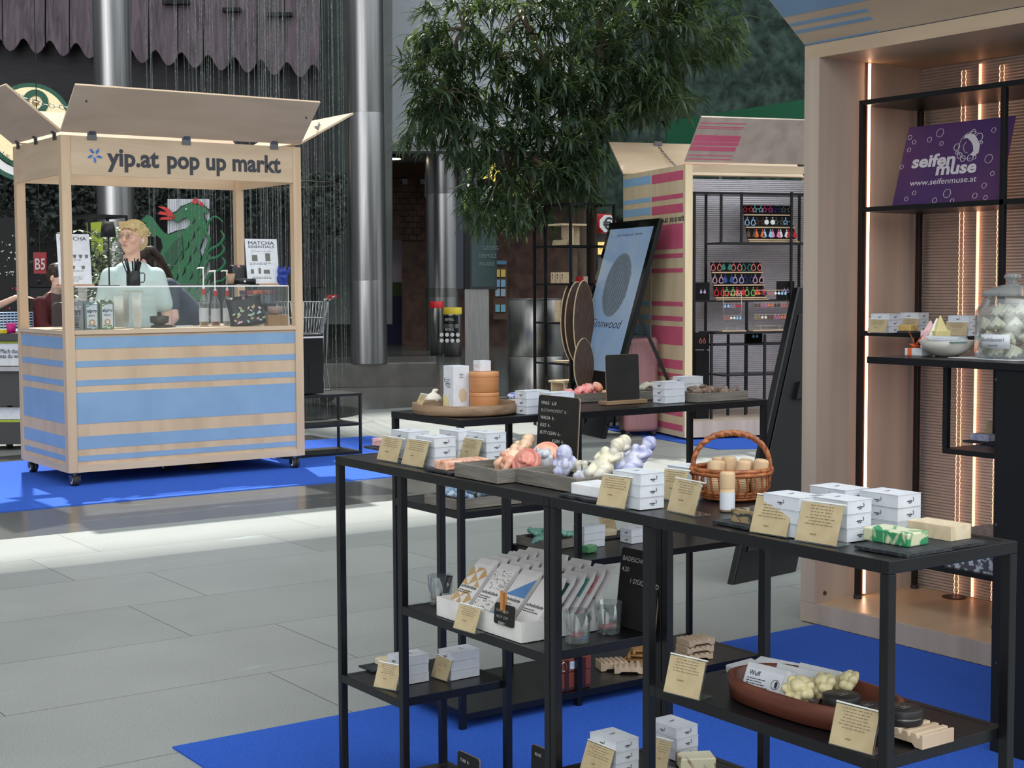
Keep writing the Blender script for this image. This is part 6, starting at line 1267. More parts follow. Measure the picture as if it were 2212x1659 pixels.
zs_ = kp(1500, 745, ya).z; KB().box(a.x, ya+.01, zs_-.015, c.x+.25, ya+.35, zs_).build('shelf', BLK, t); zs2 = kp(1500, 812, ya).z; KB().box(a.x+.1, ya+.01, zs2-.015, c.x+.25, ya+.35, zs2).build('shelf', BLK, t)
EC = {'red': (196, 30, 44), 'aqua': (150, 208, 214), 'magenta': (206, 50, 130), 'navy': (36, 44, 110), 'grey green': (90, 106, 96), 'white': (232, 234, 236), 'brown': (94, 60, 40), 'lilac': (178, 166, 208), 'orange': (222, 110, 60), 'coral': (226, 120, 110), 'teal': (50, 120, 110), 'dusty pink': (206, 160, 186), 'blue': (44, 74, 140), 'leaf green': (120, 180, 90), 'sky': (150, 196, 232), 'gold': (190, 160, 100), 'pink': (230, 130, 170), 'black': (50, 50, 52), 'ivory': (224, 214, 190)}
EM = {k: cm('earring_'+k.replace(' ', '_'), v, .45) for k, v in EC.items()}
EP = {}
def earring(kind, col, lp, lab, g=None, s=1.0):   # a pair hanging side by side
    key = (kind, col)
    if key not in EP:
        b = MB()
        for x in (-.019, .019):
            b.ell((x, -.003, .022), .0045, 6)
            if kind == 'drop': b.tube([(x+.012*cos(w)*(1-.35*sin(w)), -.002, -.004+.017*sin(w)) for w in [2*pi*i/14 for i in range(14)]], .0032, 5, closed=True)
            elif kind == 'star':
                pts = [((.017 if i % 2 == 0 else .008)*sin(pi*i/5), (.017 if i % 2 == 0 else .008)*cos(pi*i/5)) for i in range(10)]; b.tube([(x+p_[0], -.002, p_[1]-.002) for p_ in pts], .0028, 5, closed=True)
            elif kind == 'disc': b.cyl((x, -.001, -.002), (x, -.006, -.002), .014, n=12)
            elif kind == 'fan': b.poly([(-.005, .015), (.005, .015), (.014, -.012), (0, -.02), (-.014, -.012)], (x, -.001, 0), X_, Z_, (0, -.005, 0))
        EP[key] = b.build('earring_pair', EM[col], None); o = EP[key]
    else: o = EP[key].copy(); COL.objects.link(o)
    o.location = C0+ux*lp[0]+uy*lp[1]+Z_*lp[2]; o.rotation_euler = (0, 0, a_k); o.scale = (s, s, s)
    for q in ('group',):
        if q in o: del o[q]
    return tag(o, lab, 'earrings', g)
def eboard(corners, yy, zsh, rows, lab, where):   # corners px: top-left, top-right, bottom-right, bottom-left
    bl, br, tl = kp(*corners[3], yy), kp(*corners[2], yy), kp(*corners[0], yy+.10); w_ = br.x-bl.x; sh = tl.x-bl.x; h = tl.z-zsh; c = (bl.x, yy, zsh)
    t = kthing('earring_display', lab, 'display', c); v = Vector((sh, .10, h)); n = len(rows); VB = cm('black_velvet', (12, 12, 13), .95)
    b = MB(); b.slab([Vector((0, 0, .0)), Vector((w_, 0, 0)), Vector((w_, 0, 0))+v, v], Vector((0, .008, 0))); b.build('velvet_panel', VB, t)
    for i in range(n): q = v*((i+.02)/n)+v*.06; MB().box(q.x-.004, q.y-.022, q.z-.006, q.x+w_+.004, q.y-.001, q.z+.007).build('ledge', BIRCH, t)
    MB().box(-.01, -.05, .0005, w_+.01, -.004, .012).build('foot', BIRCH, t)
    rn = {0: 'bottom', n-1: 'top'}
    for i, row in enumerate(rows):
        for j, (kd, col) in enumerate(row):
            q = v*((i+.66)/n); x = q.x+w_*(j+.5)/len(row); pos = ['first', 'second', 'third', 'fourth', 'fifth', 'last'][j]
            earring(kd, col, (c[0]+x, c[1]+q.y-.008, c[2]+q.z), f'{col} {kd} earrings, {pos} pair in the {rn.get(i, "middle")} row of the {where}', None, w_/.30)
eboard(((1603, 443), (1710, 445), (1720, 518), (1616, 518)), yf+.08, kp(1650, 523, yf).z, [[('fan', 'brown'), ('fan', 'orange'), ('fan', 'sky'), ('fan', 'pink'), ('fan', 'white'), ('fan', 'red')], [('drop', 'sky'), ('star', 'brown'), ('disc', 'white'), ('star', 'grey green'), ('star', 'sky')], [('star', 'red'), ('star', 'aqua'), ('star', 'magenta'), ('star', 'navy'), ('star', 'grey green')]], 'tiered black earring display on the upper shelf of the raspberry stall', 'upper display')
eboard(((1534, 567), (1646, 566), (1654, 645), (1545, 645)), yf+.08, kp(1600, 649, yf).z, [[('drop', 'red'), ('drop', 'leaf green'), ('fan', 'red'), ('drop', 'leaf green'), ('fan', 'red')], [('drop', 'dusty pink'), ('fan', 'blue'), ('drop', 'lilac'), ('drop', 'navy'), ('drop', 'dusty pink')], [('drop', 'coral'), ('fan', 'teal'), ('drop', 'coral'), ('drop', 'teal'), ('drop', 'coral')]], 'tiered black earring display on the middle shelf of the raspberry stall', 'lower display')
for k, (px0, px1, y0, y1, col, yy, kd, w_) in enumerate(((1502, 1533, 610, 648, 'lilac', yf+.04, 'fan', 'left end of the middle shelf'), (1679, 1716, 607, 648, 'lilac', yf+.04, 'drop', 'right end of the middle shelf'), (1501, 1532, 718, 754, 'coral', ya+.12, 'drop', 'left end of the low table'), (1614, 1647, 728, 758, 'sky', ya+.3, 'disc', 'shelf under the table top'))):
    a, c = kp(px0, y1, yy), kp(px1, y0, yy); zb = (kp(1600, 649, yf).z if k < 2 else (zs_ if k == 3 else kp(px0, 756, ya+.12).z)); 
    if k == 3: c.z = zs_+.125
    if k == 2: zb = a.z-.004
    t = kthing('velvet_card', f'black velvet card with {col} earrings on the {w_}', 'display card', ((a.x+c.x)/2, yy, zb)); MB().box(-(c.x-a.x)/2, 0, .0005, (c.x-a.x)/2, .02, c.z-zb).build('card', MATS['black_velvet'], t)
    earring(kd, col, ((a.x+c.x)/2, yy-.004, (c.z+zb)/2), f'{col} {kd} earrings on the velvet card at the {w_}', None, 1.05)
x = kp(1516, 756, ya+.12).x; t = kthing('riser_block', 'black riser under the coral earring card', 'riser', (x, ya+.13, .1705)); MB().box(-.07, -.03, 0, .07, .03, kp(1516, 756, ya+.12).z-.004-.171).build('block', MATS['black_velvet'], t); 
def estand(px0, px1, y0, y1, rows, lab, where, cols):
    yy = ya+.14; a, c = kp(px0, y1, yy), kp(px1, y0, yy); w_ = c.x-a.x; h = c.z-zt; t = kthing('earring_stand', lab, 'display stand', ((a.x+c.x)/2, yy, zt)); PG = cm('rose_gold_wire', (214, 190, 170), .3, metal=.6)
    b = MB(); z0 = .03; b.tube([(-w_/2, 0, z0+.02), (-w_/2, 0, h), (w_/2, 0, h), (w_/2, 0, z0+.02)], .003, 6, closed=True)
    for i in range(rows): z = h-(h-z0-.02)*i/rows; b.bar((-w_/2, 0, z-.006), (w_/2, 0, z-.006), .003)
    b.bar((-w_*.3, 0, z0+.02), (-w_*.3, 0, .012), .004); b.bar((w_*.3, 0, z0+.02), (w_*.3, 0, .012), .004); b.build('wire_frame', PG, t); MB().box(-w_/2-.03, -.05, .0005, w_/2+.03, .05, .012).build('wooden_base', BIRCH, t)
    k = 0
    for i in range(rows):
        for j in range(cols):
            cc = ['red', 'pink', 'white', 'gold', 'orange', 'sky', 'ivory', 'black', 'dusty pink', 'brown', 'coral'][(i*5+j*3+(0 if where[0] == 'l' else 4)) % 11]
            earring(['disc', 'fan', 'drop'][(i+j) % 3], cc, ((a.x+c.x)/2-w_/2+w_*(j+.5)/cols, yy-.006, zt+h-(h-z0-.02)*i/rows-.032), f'{cc} earrings, {["first","second","third","fourth","fifth"][j]} pair in row {["one","two","three"][i]} of the {where} wire stand', None, min(1.1, w_/cols/.075)); k += 1
estand(1562, 1602, 628, 712, 3, 'small rose gold wire stand of colourful earrings', 'left', 3); estand(1628, 1699, 626, 716, 3, 'wide rose gold wire stand of earrings and key rings', 'right', 5)
# ================================================================ near stall goods
t = thing('purple_sign', 'purple soap maker sign with white bubbles leaning in the rack', 'sign', (5.12, 4.1, 1.8232)); PU = mat('purple_sign', (62, 38, 92), .45, c2=(84, 44, 88), ns=2)
def nd(): b = MB(); b.M = sunk(t); return b
sb, st_ = 5.07, 5.16
BLs, BRs, TLs, TRs = atx(1927, 446, sb), atx(2160, 430, sb), atx(1940, 275, st_), atx(2160, 257, st_); z0 = 1.8236; BLs.z = BRs.z = z0; zt_ = (TLs.z+TRs.z)/2; TLs.z = TRs.z = zt_; TLs.y = BLs.y-.01; 
TRs.y = BRs.y; U = (BRs-BLs).normalized(); V = (TRs-BRs).normalized(); NN = U.cross(V).normalized(); wS, hS = (BRs-BLs).length, (TRs-BRs).length
nd().slab([BLs, BRs, TRs, TLs], -NN*.003).build('sign_board', PU, t)
def sp_(px, py): q = atp(px, py, BLs, NN); return (q-BLs).dot(U), (q-BLs).dot(V)
def onS(px, py): u, v = sp_(px, py); return BLs+U*u+V*v+NN*.0008
SW = cm('sign_white', (206, 200, 206), .5); b = nd()
def tx(s, x0_, x1_, y, sz, bold): u0, v0 = sp_(x0_, y); u1, _ = sp_(x1_, y); b.text(s, BLs+U*u0+V*v0+NN*.0006, U, V, sz, u1-u0, bold)
tx('seifen', 1969, 2061, 363, .075, .035); tx('muse', 2021, 2107, 378, .075, .035); tx('www.seifenmuse.at', 1965, 2107, 402, .036, .006); b.build('lettering', SW, t)
b = nd()
def rg(px, py, r, th=.0012): c = onS(px, py); k = r*6.6/FPX; b.tube([c+U*k*cos(w)+V*k*sin(w) for w in [2*pi*i/20 for i in range(20)]], th, 5, closed=True)
for px, py, r in ((1966, 297, 5), (1975, 307, 4.5), (2008, 302, 5.5), (2031, 287, 9), (2034, 310, 4.5), (1964, 324, 4.5), (2147, 281, 5), (2136, 343, 9), (2144, 375, 4.5), (2126, 401, 5.5), (2106, 423, 5.5), (2129, 427, 4.5), (2046, 418, 9), (2057, 434, 4.5), (2019, 433, 5.5), (1975, 417, 4.5), (1958, 430, 4.5), (1948, 361, 4.5)): rg(px, py, r)
b.build('bubble_print', SW, t); b = nd()
for px, py, r in ((2103, 286, 6), (2115, 297, 9), (2120, 308, 3), (2067, 318, 7), (2067, 330, 3), (2073, 336, 6), (2080, 343, 6), (2096, 341, 7), (2105, 340, 4)): rg(px, py, r, .0016)
c = onS(2095, 314); k = 6.6/FPX; b.tube([c+U*k*27*cos(w)+V*k*29*sin(w) for w in [radians(60+i*10) for i in range(24)]], .0012, 5)
P_ = [(2105, 290), (2112, 300), (2117, 314), (2114, 330), (2104, 338), (2096, 334), (2103, 326), (2102, 314), (2098, 306), (2090, 298), (2082, 300), (2086, 292), (2096, 288)]; b.poly([sp_(*q) for q in P_][::-1], BLs+NN*.0004, U, V, NN*.0008)
b.tube([onS(*q) for q in ((2088, 306), (2084, 312), (2080, 317), (2083, 319), (2081, 322), (2083, 325), (2084, 329), (2090, 330))], .0012, 5); b.build('profile_logo', SW, t)
ZK = 1.2853
W3 = 'on the rack shelf in the near stall, '
stack(1921, 678, ZK, 3, 'of the left stack on the middle rack shelf', 'y'); stack(1984, 676, ZK, 3, 'of the second stack on the middle rack shelf', 'y'); stack(2092, 682, ZK, 3, 'of the stack behind the bowl in the near stall', 'y')
def cpx(l, r, z, h, lab, s): return card(at(*l, z), at(*r, z), h, lab, s, lean=.3)
sx1, sx2, sx3 = at(1921, 678, ZK+.08).x-.034, at(1984, 676, ZK+.08).x-.034, at(2092, 682, ZK+.08).x-.034
def cxx_(l, r, x, h, lab, s): a, c = atx(*l, x), atx(*r, x); return card((x, a.y, ZK), (x, c.y, ZK), h, lab, s, lean=.2, foot=.03)
cxx_((1873, 715), (1914, 718), sx1, .058, 'tan price card at the left end of the rack shelf', 61); cxx_((1947, 714), (1982, 716), sx2, .058, 'tan price card before the second stack in the rack', 62); cxx_((2040, 716), (2088, 718), sx3, .056, 'tan price card behind the bowl in the near stall', 63)
p = at(1968, 718, ZK); p.x -= .075; slate(rect(p.x+.03, p.y-.0, .07, .15), ZK, 'slate under the yellow brown soap on the rack shelf'); bar(p.x+.03, p.y+.0, ZK+.0065, .05, .11, .026, 0, SP['yell'], 'yellow brown cut soap on the rack shelf before the white boxes')
p = at(1965, 768, ZC); t = thing('gift_box', 'small white box tied with an orange ribbon on the high counter', 'gift box', (p.x+.035, p.y-.01, ZC)); t.scale = (.82, .82, .82); MB().box(-.035, -.045, .0004, .035, .045, .03).build('carton', WHITEC, t, bevel=.001); OR = cm('orange_ribbon', (232, 110, 60), .5)
b = MB(); b.box(-.0356, .008, 0.0002, .0356, .030, .0308); b.build('ribbon', OR, t); b = MB(); [leaf(b, (0, .018, .03), Vector(d_), L, .012, droop=.5) for d_, L in (((-.2, .3, 1), .085), ((.1, -.5, 1), .07), ((-.3, -.9, .4), .06), ((.2, .9, .5), .05))]; b.build('bow', OR, t)
p = at(2042, 772, ZC); o = MB().lathe([(0, .0005), (.036, .0005), (.052, .008), (.078, .026), (.094, .054), (.090, .055), (.074, .030), (.048, .014), (0, .010)], 40).build('porcelain_bowl', cm('cream_porcelain', (206, 202, 194), .3), None, loc=(p.x+.055, p.y+.04, ZC)); tag(o, 'wide cream bowl of folded papers on the high counter', 'bowl'); bw_ = o.location.copy()
for k in range(5): o = MB().box(-.06, -.03, 0, .06, .03, .003).build('paper_slip', WHITEC if k else cm('teal_paper', (90, 140, 130), .6), None, loc=(bw_.x+.01*k-.02, bw_.y-.03+.012*k, ZC+.050+.0035*k)); o.rotation_euler = (.0, 0, 1.2+.15*k); tag(o, 'paper slip lying in the wide cream bowl', 'paper slip', 'paper slips in the cream bowl')
rr = random.Random(9)
for k, (c_, lab) in enumerate((((236, 200, 80), 'yellow wrapped packet behind the cream bowl'), ((232, 190, 190), 'pale pink wrapped packet behind the bowl'), ((238, 236, 230), 'white packet with dark ribbon behind the bowl'), ((226, 212, 150), 'pale yellow cone packet behind the bowl'))):
    p = at((2064, 2086, 2046, 2104)[k], (757, 755, 758, 756)[k], ZC); b = MB().box(-.022, -.03, 0, .022, .03, .06+.015*(k % 2)); b.add([(-.02, -.028, .061), (.02, -.028, .061), (.02, .028, .061), (-.02, .028, .061), (0, 0, .105+.01*k)], [(0, 1, 4), (1, 2, 4), (2, 3, 4), (3, 0, 4)])
    o = b.build('gift_packet', cm(f'packet_{k}', c_, .5), None, loc=(min(p.x, cx0_+.46), p.y, ZC+.001), bevel=.002); o.rotation_euler = (0, 0, .4*k); tag(o, lab, 'packet')
jd = 6.42; p = at(2192, 778, ZC); jc = Vector((p.x+.085, p.y+.075, ZC)); jr = .119
t = thing('candy_jar', 'big lidded glass jar of cream meringue soaps on the high counter', 'jar', jc)
MB().lathe([(0, .003), (jr*.93, .003), (jr, .016), (jr, .155), (jr*.78, .192), (jr*.74, .205), (jr*.72, .205), (jr*.76, .190), (jr*.97, .153), (jr*.97, .018), (jr*.90, .01), (0, .01)], 48).build('jar_glass', GLASS, t)
MB().lathe([(jr*.80, .2055), (jr*.82, .212), (jr*.78, .219), (jr*.5, .234), (.017, .245), (.013, .254), (.028, .264), (.028, .272), (.017, .279), (0, .280)], 40).build('jar_lid', mat('jar_lid_glass', (200, 206, 206), .05, trans=.7, ior=1.2), t)
b = MB(); A0, A1 = radians(200), radians(245)
def lb(r_, z0_, z1_, a0_, a1_, bb): n = 10; vs = []; [vs.extend([(r_*cos(a0_+(a1_-a0_)*i/n), r_*sin(a0_+(a1_-a0_)*i/n), z0_), (r_*cos(a0_+(a1_-a0_)*i/n), r_*sin(a0_+(a1_-a0_)*i/n), z1_)]) for i in range(n+1)]; bb.add(vs, [(2*i, 2*i+2, 2*i+3, 2*i+1) for i in range(n)], True)
vd = atan2(-jc.y, -jc.x); a0_, a1_ = vd-.95, vd-.05; lb(jr+.001, .036, .082, a0_, a1_, b); b.build('paper_label', WHITEC, t, solid=.0006)
b = MB(); am = (a0_+a1_)/2; tn = Vector((-sin(am), cos(am), 0)); b.text('Badebusserl', Vector((cos(am), sin(am), 0))*(jr+.0035)+Z_*.060, tn, Z_, .018, .078, .002, 'C'); b.text('Lavendel', Vector((cos(am), sin(am), 0))*(jr+.0035)+Z_*.044, tn, Z_, .010, .032, 0, 'C'); b.build('label_text', INK, t)
MER = cm('meringue_cream', (226, 222, 200), .55)
k = 0
for lay in range(4):
    for i in range(8 if lay < 3 else 5):
        a = 2*pi*i/8+lay*.4; r = .076 if lay < 3 else .045; figsoap('meringue', MER, (jc.x+r*cos(a), jc.y+r*sin(a), ZC+.010+.043*lay), (rr.uniform(-.5, .5), rr.uniform(-.5, .5), rr.uniform(0, 6)), 'cream meringue shaped soap in the big glass jar', 'meringue soaps in the jar', s=.84)
o = MB().slab([(jc.x-.13, jc.y-.10, 0), (jc.x+.1, jc.y-.18, 0), (jc.x+.12, jc.y+.12, 0), (jc.x-.11, jc.y+.17, 0)], (0, 0, .0015)).build('paper_sheet', WHITEC, None, loc=(0, 0, ZC-.0001)); tag(o, 'pale paper sheet lying under the big glass jar', 'paper')
p = at(2113, 958, HZ); bar(p.x+.03, p.y-.0, HZ+.007, .05, .075, .024, 0, SP['lav'], 'lilac marbled soap on the small hanging shelf'); slate(rect(p.x+.04, p.y-.02, .10, .16), HZ, 'slate on the small hanging shelf under the counter'); card(Vector((p.x+.07, p.y+.03, HZ+.0065)), Vector((p.x+.07, p.y-.05, HZ+.0065)), .07, 'tan price card on the small hanging shelf', 64, lean=.2)
t = thing('fabric_box', 'box covered in blue and white flower fabric on the lowest rack shelf', 'box', (5.10, 3.52, .3102)); FAB = mat('flower_fabric', (190, 204, 208), .8, c2=(88, 84, 100), ns=42, det=1, lo=.46, hi=.54)
fy1 = atx(2035, 1225, 5.035).y; MB().box(-.050, -.45, .0, .25, fy1-3.52, .14).build('box_body', FAB, t); MB().box(-.052, -.452, .1402, .252, fy1-3.518, .148).build('box_lid', mat('pebble_lid', (150, 148, 146), .8, c2=(90, 88, 88), ns=60, bump=.6, bs=80), t)
b = MB(); rr = random.Random(1)
for k in range(16): c = Vector((5.12+rr.uniform(-.06, .1), fy1+.03+rr.uniform(-.02, .16), .32+rr.uniform(.01, .10))); b.ell(c-Vector((5.12, fy1+.1, .3102)), (.030, .030, .026), 10, fn=lambda v: 1+.22*sin(v.x*9+v.y*7)*sin(v.z*8))
tag(b.build('loofah_bunch', cm('natural_loofah', (160, 138, 116), .9), None, loc=(5.12, fy1+.1, .3102)), 'bunch of natural loofah pieces beside the flower fabric box', 'loofahs', kind='stuff')
GLW = mat('copper_reflection', (255, 190, 150), .5, em=2.4, c2=(255, 176, 134))  # reflections of the side light strip, drawn as glowing lines on the ribs
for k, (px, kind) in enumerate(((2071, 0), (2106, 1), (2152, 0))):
    yy_ = atx(px, 900, 5.452).y; t = thing('strip_or_reflection', ['left thin', 'bright middle', 'right thin'][k]+' glowing copper line imitating a light reflection on the near stall wall', 'light strip', (5.452, yy_, .1)); b = MB()
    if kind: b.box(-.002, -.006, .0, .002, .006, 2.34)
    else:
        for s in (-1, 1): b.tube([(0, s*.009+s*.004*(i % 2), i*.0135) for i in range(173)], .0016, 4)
    b.build('reflection_line', GLW, t)
# ================================================================ middle distance
def PX(b, x0, y0, x1, y1, d_, th): return b.slab([W(x0, y0, d_), W(x1, y0, d_), W(x1, y1, d_), W(x0, y1, d_)], CF*th)
q = W(1158, 700, 17.6); t = thing('steel_drum', 'brushed steel cylinder standing behind the black tower rack', 'cylinder', (q.x, q.y, 0)); r = .335; h = W(1158, 648, 17.3).z
for a, c in ((0, h*.5), (h*.5+.004, h)): MB().lathe([(r*.99, a), (r, a+.004), (r, c-.004), (r*.99, c)], 56).build('steel_wrap', STEEL, t)
MB().lathe([(0, h+.0005), (r, h+.0005), (r, h+.012), (0, h+.0125)], 48).build('top_plate', GREY, t)
def bin_(px0, px1, ytop, yb_, dd, lid, lab, txt):
    q0, q1 = W(px0, yb_, dd), W(px1, yb_, dd); c = (q0+q1)/2; r = (q1-q0).length/2; t = thing('waste_bin', lab, 'waste bin', (c.x, c.y, 0)); H = W(px0, ytop, dd).z
    MB().lathe([(0, 0.001), (r*.93, .001), (r*.93, .04), (r, .04), (r, H-.14)], 40).build('steel_body', STEELC, t); MB().lathe([(r*1.02, H-.139), (r*1.02, H-.01), (r*.95, H), (0, H)], 40).build('coloured_lid', lid, t)
    if txt:
        f = -CF.copy(); f.z = 0; f.normalize(); s_ = Vector((CR.x, CR.y, 0)).normalized(); b = MB(); n = 8
        for (z0_, z1_) in ((H-.34, H-.16), (H*.30, H*.58)):
            vs = []
            for i in range(n+1): a = (i/n-.5)*1.9-.25; pp = f*cos(a)*(r+.004)+s_*sin(a)*(r+.004); vs += [(pp.x, pp.y, z0_), (pp.x, pp.y, z1_)]
            b.add(vs, [(2*i, 2*i+2, 2*i+3, 2*i+1) for i in range(n)], True)
        b.build('black_label', BLK, t); a = -.25; f2 = f*cos(a)+s_*sin(a); s2 = s_*cos(a)-f*sin(a); b = MB()
        for zz_ in (H-.27, H*.53): b.text('RESTMÜLL', f2*(r+.02)+Z_*zz_, s2, Z_, .075, r*1.0, .01, 'C')
        for i in range(4):
            for j in range(2): c_ = f2*(r+.012)+s2*(i-1.5)*.115+Z_*(H*.45-.12*j); b.cyl(c_, c_+f2*.008, .042, n=12)
        b.build('white_print', WHITE, t)
bin_(929, 958, 651, 757, 31.5, MATS['signal_red'], 'steel waste bin with red lid at the foot of the rear column', False); bin_(958, 998, 664, 759, 31, cm('signal_yellow', (214, 190, 50), .5), 'steel waste bin with yellow lid and black general waste label', True)
q = W(1030, 700, 26); t = thing('info_pillar', 'tall navy display pillar with a dark green screen on a steel foot', 'display pillar', (q.x, q.y, 0))
def nd(): b = MB(); b.M = sunk(t); return b
NV = cm('navy_casing', (36, 46, 60), .35); PX(nd(), 985.5, 406, 1001, 624, 26, .5).build('side_casing', NV, t); PX(nd(), 1001, 406, 1016, 624, 26.05, .45).build('dark_gap', DARKW, t); PX(nd(), 1016, 406, 1073, 624, 26, .35).build('casing', NV, t); PX(nd(), 1020, 470, 1071, 619, 25.98, .015).build('screen', mat('dim_screen', (36, 62, 62), .2, em=.25, c2=(24, 44, 46), ns=1.5), t)
b = nd()
for s, y, x in (('GEORG', 540, 1043), ('DERMÜLZ', 557, 1035), ('(MAAREI', 574, 1034)): b.text(s, W(x, y, 25.96), CR, CU, .10, .30 if s[0] == 'D' else .27)
b.build('screen_text', cm('dim_text', (110, 130, 128), .5), t); q0, q1 = W(1004, 640, 26.15), W(1056, 640, 26.15); b = nd(); b.slab([(q0.x, q0.y, .001), (q1.x, q1.y, .001), (q1.x, q1.y, W(0, 622, 26.1).z+.15), (q0.x, q0.y, W(0, 622, 26.1).z+.15)], CF.xy.to_3d()*.3); b.build('steel_foot', STEEL, t)
t = thing('brochure_rack', 'wall rack of small yellow and blue brochures beside the display pillar', 'rack', W(1083, 620, 35.6)); b = MB(); b.M = sunk(t); PX(b, 1066, 575, 1096, 690, 35.7, .05); b.build('backing', cm('brown_backing', (86, 66, 52), .8), t)
for k, (y, c_) in enumerate(((590, (214, 190, 90)), (612, (120, 170, 200)), (632, (150, 170, 190)), (666, (110, 170, 190)))): b = MB(); b.M = sunk(t); PX(b, 1070, y-8, 1080, y+8, 35.65, .03); PX(b, 1082, y-8, 1092, y+8, 35.65, .03); b.build('brochures', cm(f'brochure_{k}', c_, .6), t)
b = MB(); b.M = sunk(t); PX(b, 1070, 563, 1094, 571, 35.6, .04); b.build('blue_header', cm('header_blue', (70, 130, 160), .5), t)
# cash machine
q = W(1310, 700, 19.5); t = thing('cash_machine', 'dark grey cash machine with red euro sign and yellow lit panel', 'cash machine', (q.x, q.y, 0))
def nd(): b = MB(); b.M = sunk(t); return b
AN = cm('anthracite_cabinet', (58, 62, 68), .45); a, c = W(1268, 480, 19.5), W(1420, 480, 19.5); b = nd(); b.slab([(a.x, a.y, .002), (c.x, c.y, .002), (c.x, c.y, a.z-.02), (a.x, a.y, a.z-.02)], CF.xy.to_3d()*.5); b.build('cabinet', AN, t)
b = nd(); e0, e1 = W(1288, 483, 19.42), W(1312, 483, 19.1); b.cyl(e0, e1, .125, n=32); b.build('red_drum', RED, t); ax = (e1-e0).normalized(); sd_ = Z_.cross(ax).normalized()*1; 
b = nd(); n6 = [(cos(pi/8+pi*i/4)*.118, sin(pi/8+pi*i/4)*.118) for i in range(8)]; b.poly(n6, e1+ax*.002, sd_, Z_, ax*.004); b.build('white_face', WHITE, t); b = nd(); b.text('€', e1+ax*.010-Z_*.075, sd_, Z_, .21, .125, .012, 'C'); b.build('euro_symbol', INK, t)
b = nd(); PX(b, 1292, 523, 1322, 549, 19.42, .06); b.build('lit_panel', mat('amber_panel', (240, 214, 140), .5, em=.9, c2=(226, 190, 110), ns=3), t); b = nd(); b.text('Geldautomat', W(1294, 539, 19.41), CR, CU, .055, .15); b.build('panel_text', cm('green_text', (60, 110, 70), .5), t); b = nd(); PX(b, 1292, 556, 1340, 600, 19.4, .08); b.build('blue_grey_panel', cm('blue_grey_panel', (80, 92, 108), .4), t)
# black tower rack with wooden goods
N0 = W(1233, 700, 15.35); N0.z = 0; dl = atx(1178, 500, N0.x).y-N0.y; dr = aty(1326, 500, N0.y).x-N0.x; hz_ = [zf(y, 1233, N0.x, N0.y) for y in (437, 520, 608, 697, 782)]
hz_ = [zf(y, 1233, N0.x, N0.y) for y in (438, 529, 612, 697, 786)]
t = thing('tower_rack', 'tall black steel tower rack of wooden goods in front of the tree', 'rack', (N0.x, N0.y, 0))
def nd(): b = MB(); b.M = sunk(t); return b
for (x, y) in ((0, 0), (0, dl), (dr, 0), (dr, dl), (0, dl*1.45)): nd().bar((N0.x+x, N0.y+y, 0), (N0.x+x, N0.y+y, hz_[0]), .024).build('post', BLK, t)
for i, z in enumerate(hz_):
    b = nd()
    for p_, q_ in (((0, 0), (0, dl)), ((0, dl), (dr, dl)), ((dr, dl), (dr, 0)), ((dr, 0), (0, 0)), ((0, dl), (0, dl*1.45))): b.bar((N0.x+p_[0], N0.y+p_[1], z-.01), (N0.x+q_[0], N0.y+q_[1], z-.01), .02)
    b.build('frame_bar', BLK, t)
    if i and i != 4: b = nd(); b.box(N0.x+.01, N0.y+.01, z-.008, N0.x+dr*.5, N0.y+dl-.01, z-.0005); b.build('shelf', BLK, t)
LW = mat('pale_limewood', (214, 192, 160), .6, c2=(196, 172, 138), ns=5, st=(1, 1, 6), det=5)
def wr(px, py, z): return at(px, py, z)
z = hz_[1]; cxy = Vector((N0.x+dr*.22, N0.y+dl*.5, z)); t = thing('meditation_stool', 'pale wooden stool on the top shelf of the tower rack', 'stool', cxy); hs = zf(484, 1210, cxy.x, cxy.y)-z; MB().box(-.16, -.12, hs-.02, .16, .12, hs).build('seat', LW, t); MB().box(-.012, -.09, .0005, .012, .09, hs-.021).build('leg', LW, t); MB().box(.05, -.01, .0005, .15, .01, hs-.021).build('brace', LW, t)
a, c = at(1166, 524, z), at(1212, 525, z); t = card(Vector((N0.x+.012, N0.y+dl*.78, z)), Vector((N0.x+.012, N0.y+dl*.18, z)), .055, 'wooden name strip below the stool on the tower rack', 70, lean=.3, n=1)
z = hz_[2]
for k, (fy, lab) in enumerate(((.82, 'left'), (.62, 'middle'), (.42, 'right'))): o = MB().box(0, -.028, .0005, .10, .028, .115).build('wooden_box', LW, None, loc=(N0.x+.03+.0*k, N0.y+dl*fy, z), bevel=.002); tag(o, f'{lab} one of three pale wooden boxes with little figure cutouts', 'box')
for k in range(3): b = MB(); x = -.0008; b.ell((x, 0, .085), (.001, .010, .012), 8); b.ell((x, 0, .055), (.001, .007, .014), 8); o = b.build('cutout_mark', INK, None); o.parent = [q for q in bpy.data.objects if q.name.startswith('wooden_box')][k]
for (xx, c_, lab) in ((.6, (170, 40, 50), 'small red and white packet on the tower rack shelf'), (.8, (206, 184, 160), 'small pale packet at the right of the tower rack shelf')): o = MB().box(0, -.03, .0005, .05, .03, .07).build('small_packet', cm('packet_'+str(c_[0]), c_, .6), None, loc=(N0.x+dr*xx*.55, N0.y+dl*.3, z)); tag(o, lab, 'packet')
z = hz_[3]
for k in range(2): o = MB().box(0, -.045, .0005, .09, .045, .225).build('tall_wooden_box', LW, None, loc=(N0.x+.02+.12*k, N0.y+dl*(.6-.28*k), z), bevel=.003); tag(o, ('left' if not k else 'right')+' tall pale wooden box on the middle of the tower rack', 'box')
o = MB().box(0, -.12, .0005, .25, .12, .02).build('wooden_board', LW, None, loc=(N0.x+.03, N0.y+dl*.5, hz_[4]), bevel=.002); tag(o, 'flat pale wooden board on the lowest tower rack shelf', 'board')
